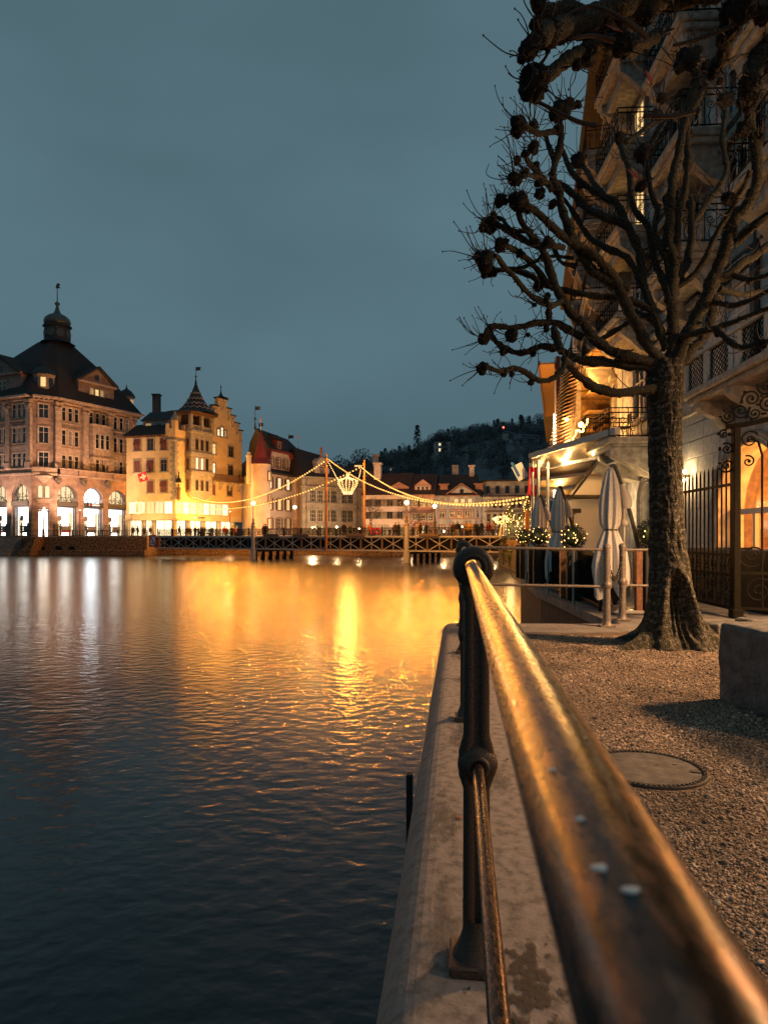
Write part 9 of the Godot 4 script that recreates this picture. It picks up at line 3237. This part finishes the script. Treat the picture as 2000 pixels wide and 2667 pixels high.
		[PackedVector4Array([Vector4(3.19, 2.98, -7.55, 0.062), Vector4(3.31, 3.12, -7.60, 0.060), Vector4(3.52, 3.36, -7.67, 0.057), Vector4(3.69, 3.56, -7.76, 0.055), Vector4(3.78, 3.78, -7.85, 0.053), Vector4(3.84, 3.99, -7.95, 0.051)]), []],
		[PackedVector4Array([Vector4(3.24, 4.02, -7.54, 0.048), Vector4(3.40, 4.29, -7.64, 0.046), Vector4(3.51, 4.71, -7.78, 0.043), Vector4(3.56, 5.09, -7.95, 0.041), Vector4(3.65, 5.11, -8.14, 0.039), Vector4(3.71, 5.33, -8.34, 0.036)]), [Vector4(3.64, 5.36, -8.34, 0.109), Vector4(3.59, 5.07, -7.95, 0.073)]],
		[PackedVector4Array([Vector4(3.51, 4.73, -7.78, 0.036), Vector4(3.63, 4.91, -7.84, 0.035), Vector4(3.77, 5.12, -7.93, 0.034), Vector4(3.90, 5.26, -8.03, 0.033), Vector4(4.07, 5.58, -8.14, 0.032), Vector4(4.09, 6.05, -8.26, 0.031), Vector4(4.17, 6.40, -8.38, 0.030)]), [Vector4(4.18, 6.56, -8.38, 0.102), Vector4(4.12, 6.79, -8.38, 0.046)]],
		[PackedVector4Array([Vector4(3.12, 3.84, -7.52, 0.039), Vector4(3.08, 4.07, -7.59, 0.038), Vector4(3.03, 4.31, -7.67, 0.037), Vector4(3.00, 4.72, -7.78, 0.036), Vector4(2.90, 4.94, -7.89, 0.035), Vector4(2.89, 5.18, -8.01, 0.035), Vector4(2.93, 5.51, -8.14, 0.034), Vector4(2.90, 5.83, -8.28, 0.033), Vector4(2.91, 6.02, -8.42, 0.032)]), [Vector4(2.91, 6.11, -8.42, 0.082)]],
		[PackedVector4Array([Vector4(2.98, 6.05, -8.40, 0.028), Vector4(3.19, 6.27, -8.62, 0.028), Vector4(3.42, 6.54, -8.93, 0.028), Vector4(3.67, 6.85, -9.30, 0.029)]), [Vector4(3.71, 6.92, -9.30, 0.091), Vector4(3.79, 7.16, -9.30, 0.079)]],
		[PackedVector4Array([Vector4(3.14, 3.96, -7.52, 0.037), Vector4(3.12, 4.17, -7.53, 0.035), Vector4(3.07, 4.36, -7.55, 0.034), Vector4(2.99, 4.56, -7.58, 0.033), Vector4(3.05, 4.86, -7.60, 0.032), Vector4(3.05, 4.86, -7.63, 0.031), Vector4(3.00, 5.05, -7.66, 0.030), Vector4(2.97, 5.30, -7.69, 0.029), Vector4(2.94, 5.43, -7.72, 0.028)]), [Vector4(2.92, 5.51, -7.72, 0.106), Vector4(2.88, 5.12, -7.66, 0.070)]],
		[PackedVector4Array([Vector4(2.88, 4.32, -7.68, 0.033), Vector4(3.13, 4.42, -7.92, 0.033), Vector4(3.37, 4.64, -8.27, 0.033), Vector4(3.61, 4.91, -8.68, 0.033)]), []],
		[PackedVector4Array([Vector4(2.99, 3.63, -7.57, 0.033), Vector4(2.91, 3.68, -7.70, 0.032), Vector4(2.88, 3.69, -7.90, 0.031), Vector4(2.83, 3.70, -8.13, 0.030), Vector4(2.77, 3.69, -8.39, 0.030), Vector4(2.73, 3.68, -8.67, 0.029)]), []],
		[PackedVector4Array([Vector4(3.05, 3.45, -7.56, 0.039), Vector4(3.04, 3.61, -7.69, 0.036), Vector4(2.96, 3.77, -7.89, 0.033), Vector4(2.92, 3.87, -8.11, 0.031), Vector4(2.98, 3.85, -8.36, 0.028)]), []],
	]


func overhead_limbs() -> Array:
	return [
		[PackedVector4Array([Vector4(2.01, 5.41, -5.30, 0.073), Vector4(1.80, 5.29, -5.28, 0.069), Vector4(1.63, 5.21, -5.24, 0.065), Vector4(1.46, 5.19, -5.20, 0.061), Vector4(1.33, 5.15, -5.16, 0.057), Vector4(1.21, 5.12, -5.11, 0.053), Vector4(1.13, 5.15, -5.05, 0.049), Vector4(1.09, 5.19, -5.00, 0.045)]), [Vector4(1.43, 5.22, -5.20, 0.048), Vector4(1.65, 5.14, -5.24, 0.072)]],
		[PackedVector4Array([Vector4(2.13, 5.09, -5.30, 0.054), Vector4(1.92, 5.01, -5.27, 0.052), Vector4(1.74, 4.96, -5.22, 0.051), Vector4(1.60, 4.93, -5.16, 0.049), Vector4(1.49, 4.82, -5.10, 0.047), Vector4(1.37, 4.70, -5.03, 0.046), Vector4(1.26, 4.60, -4.96, 0.044), Vector4(1.16, 4.49, -4.88, 0.042), Vector4(1.10, 4.40, -4.80, 0.040)]), [Vector4(1.05, 4.36, -4.80, 0.121), Vector4(1.51, 4.77, -5.10, 0.086), Vector4(1.56, 4.93, -5.16, 0.075), Vector4(1.42, 4.67, -5.03, 0.040)]],
		[PackedVector4Array([Vector4(1.71, 5.21, -5.26, 0.084), Vector4(1.52, 5.07, -5.16, 0.079), Vector4(1.33, 4.93, -5.01, 0.073), Vector4(1.17, 4.76, -4.85, 0.067), Vector4(1.05, 4.58, -4.66, 0.061)]), [Vector4(1.16, 4.74, -4.85, 0.096), Vector4(0.98, 4.50, -4.66, 0.065), Vector4(1.04, 4.68, -4.66, 0.050), Vector4(1.31, 4.88, -5.01, 0.077), Vector4(1.49, 5.04, -5.16, 0.087), Vector4(1.02, 4.56, -4.66, 0.064), Vector4(0.95, 4.46, -4.66, 0.040)]],
		[PackedVector4Array([Vector4(2.05, 5.04, -5.28, 0.054), Vector4(1.89, 4.95, -5.20, 0.053), Vector4(1.78, 4.85, -5.08, 0.052)]), [Vector4(1.78, 4.85, -5.08, 0.085)]],
		[PackedVector4Array([Vector4(2.21, 5.41, -5.30, 0.069), Vector4(2.06, 5.34, -5.33, 0.068), Vector4(1.91, 5.32, -5.38, 0.066), Vector4(1.85, 5.25, -5.44, 0.065), Vector4(1.84, 5.21, -5.50, 0.064)]), [Vector4(1.94, 5.32, -5.38, 0.107), Vector4(1.85, 5.22, -5.44, 0.091), Vector4(2.06, 5.29, -5.33, 0.089)]],
		[PackedVector4Array([Vector4(2.61, 5.44, -5.30, 0.069), Vector4(2.40, 5.44, -5.37, 0.067), Vector4(2.20, 5.50, -5.48, 0.066), Vector4(2.07, 5.56, -5.60, 0.065)]), [Vector4(2.28, 5.49, -5.48, 0.092), Vector4(2.09, 5.42, -5.60, 0.060)]],
		[PackedVector4Array([Vector4(2.81, 5.46, -5.30, 0.061), Vector4(2.75, 5.36, -5.37, 0.060), Vector4(2.75, 5.28, -5.46, 0.059), Vector4(2.77, 5.19, -5.58, 0.059), Vector4(2.81, 5.13, -5.70, 0.058)]), [Vector4(2.74, 5.21, -5.46, 0.092), Vector4(2.79, 5.15, -5.70, 0.070), Vector4(2.72, 5.31, -5.37, 0.098), Vector4(2.75, 5.06, -5.70, 0.052)]],
		[PackedVector4Array([Vector4(3.18, 5.12, -5.30, 0.073), Vector4(3.00, 5.01, -5.28, 0.070), Vector4(2.91, 4.88, -5.26, 0.067), Vector4(2.85, 4.75, -5.23, 0.063), Vector4(2.79, 4.58, -5.20, 0.060)]), [Vector4(2.88, 4.83, -5.26, 0.104), Vector4(2.78, 4.63, -5.20, 0.087), Vector4(2.96, 4.96, -5.28, 0.081)]],
		[PackedVector4Array([Vector4(3.18, 5.31, -5.30, 0.026), Vector4(2.92, 5.24, -5.27, 0.023), Vector4(2.73, 5.15, -5.23, 0.021), Vector4(2.59, 5.04, -5.18, 0.018), Vector4(2.44, 4.95, -5.12, 0.015), Vector4(2.26, 4.86, -5.06, 0.013), Vector4(2.12, 4.79, -5.00, 0.010)]), []],
		[PackedVector4Array([Vector4(3.18, 5.41, -5.30, 0.069), Vector4(2.92, 5.27, -5.20, 0.065), Vector4(2.73, 5.13, -5.06, 0.061), Vector4(2.55, 4.98, -4.90, 0.057)]), [Vector4(2.58, 5.00, -4.90, 0.090), Vector4(2.80, 5.06, -5.06, 0.070)]],
	]
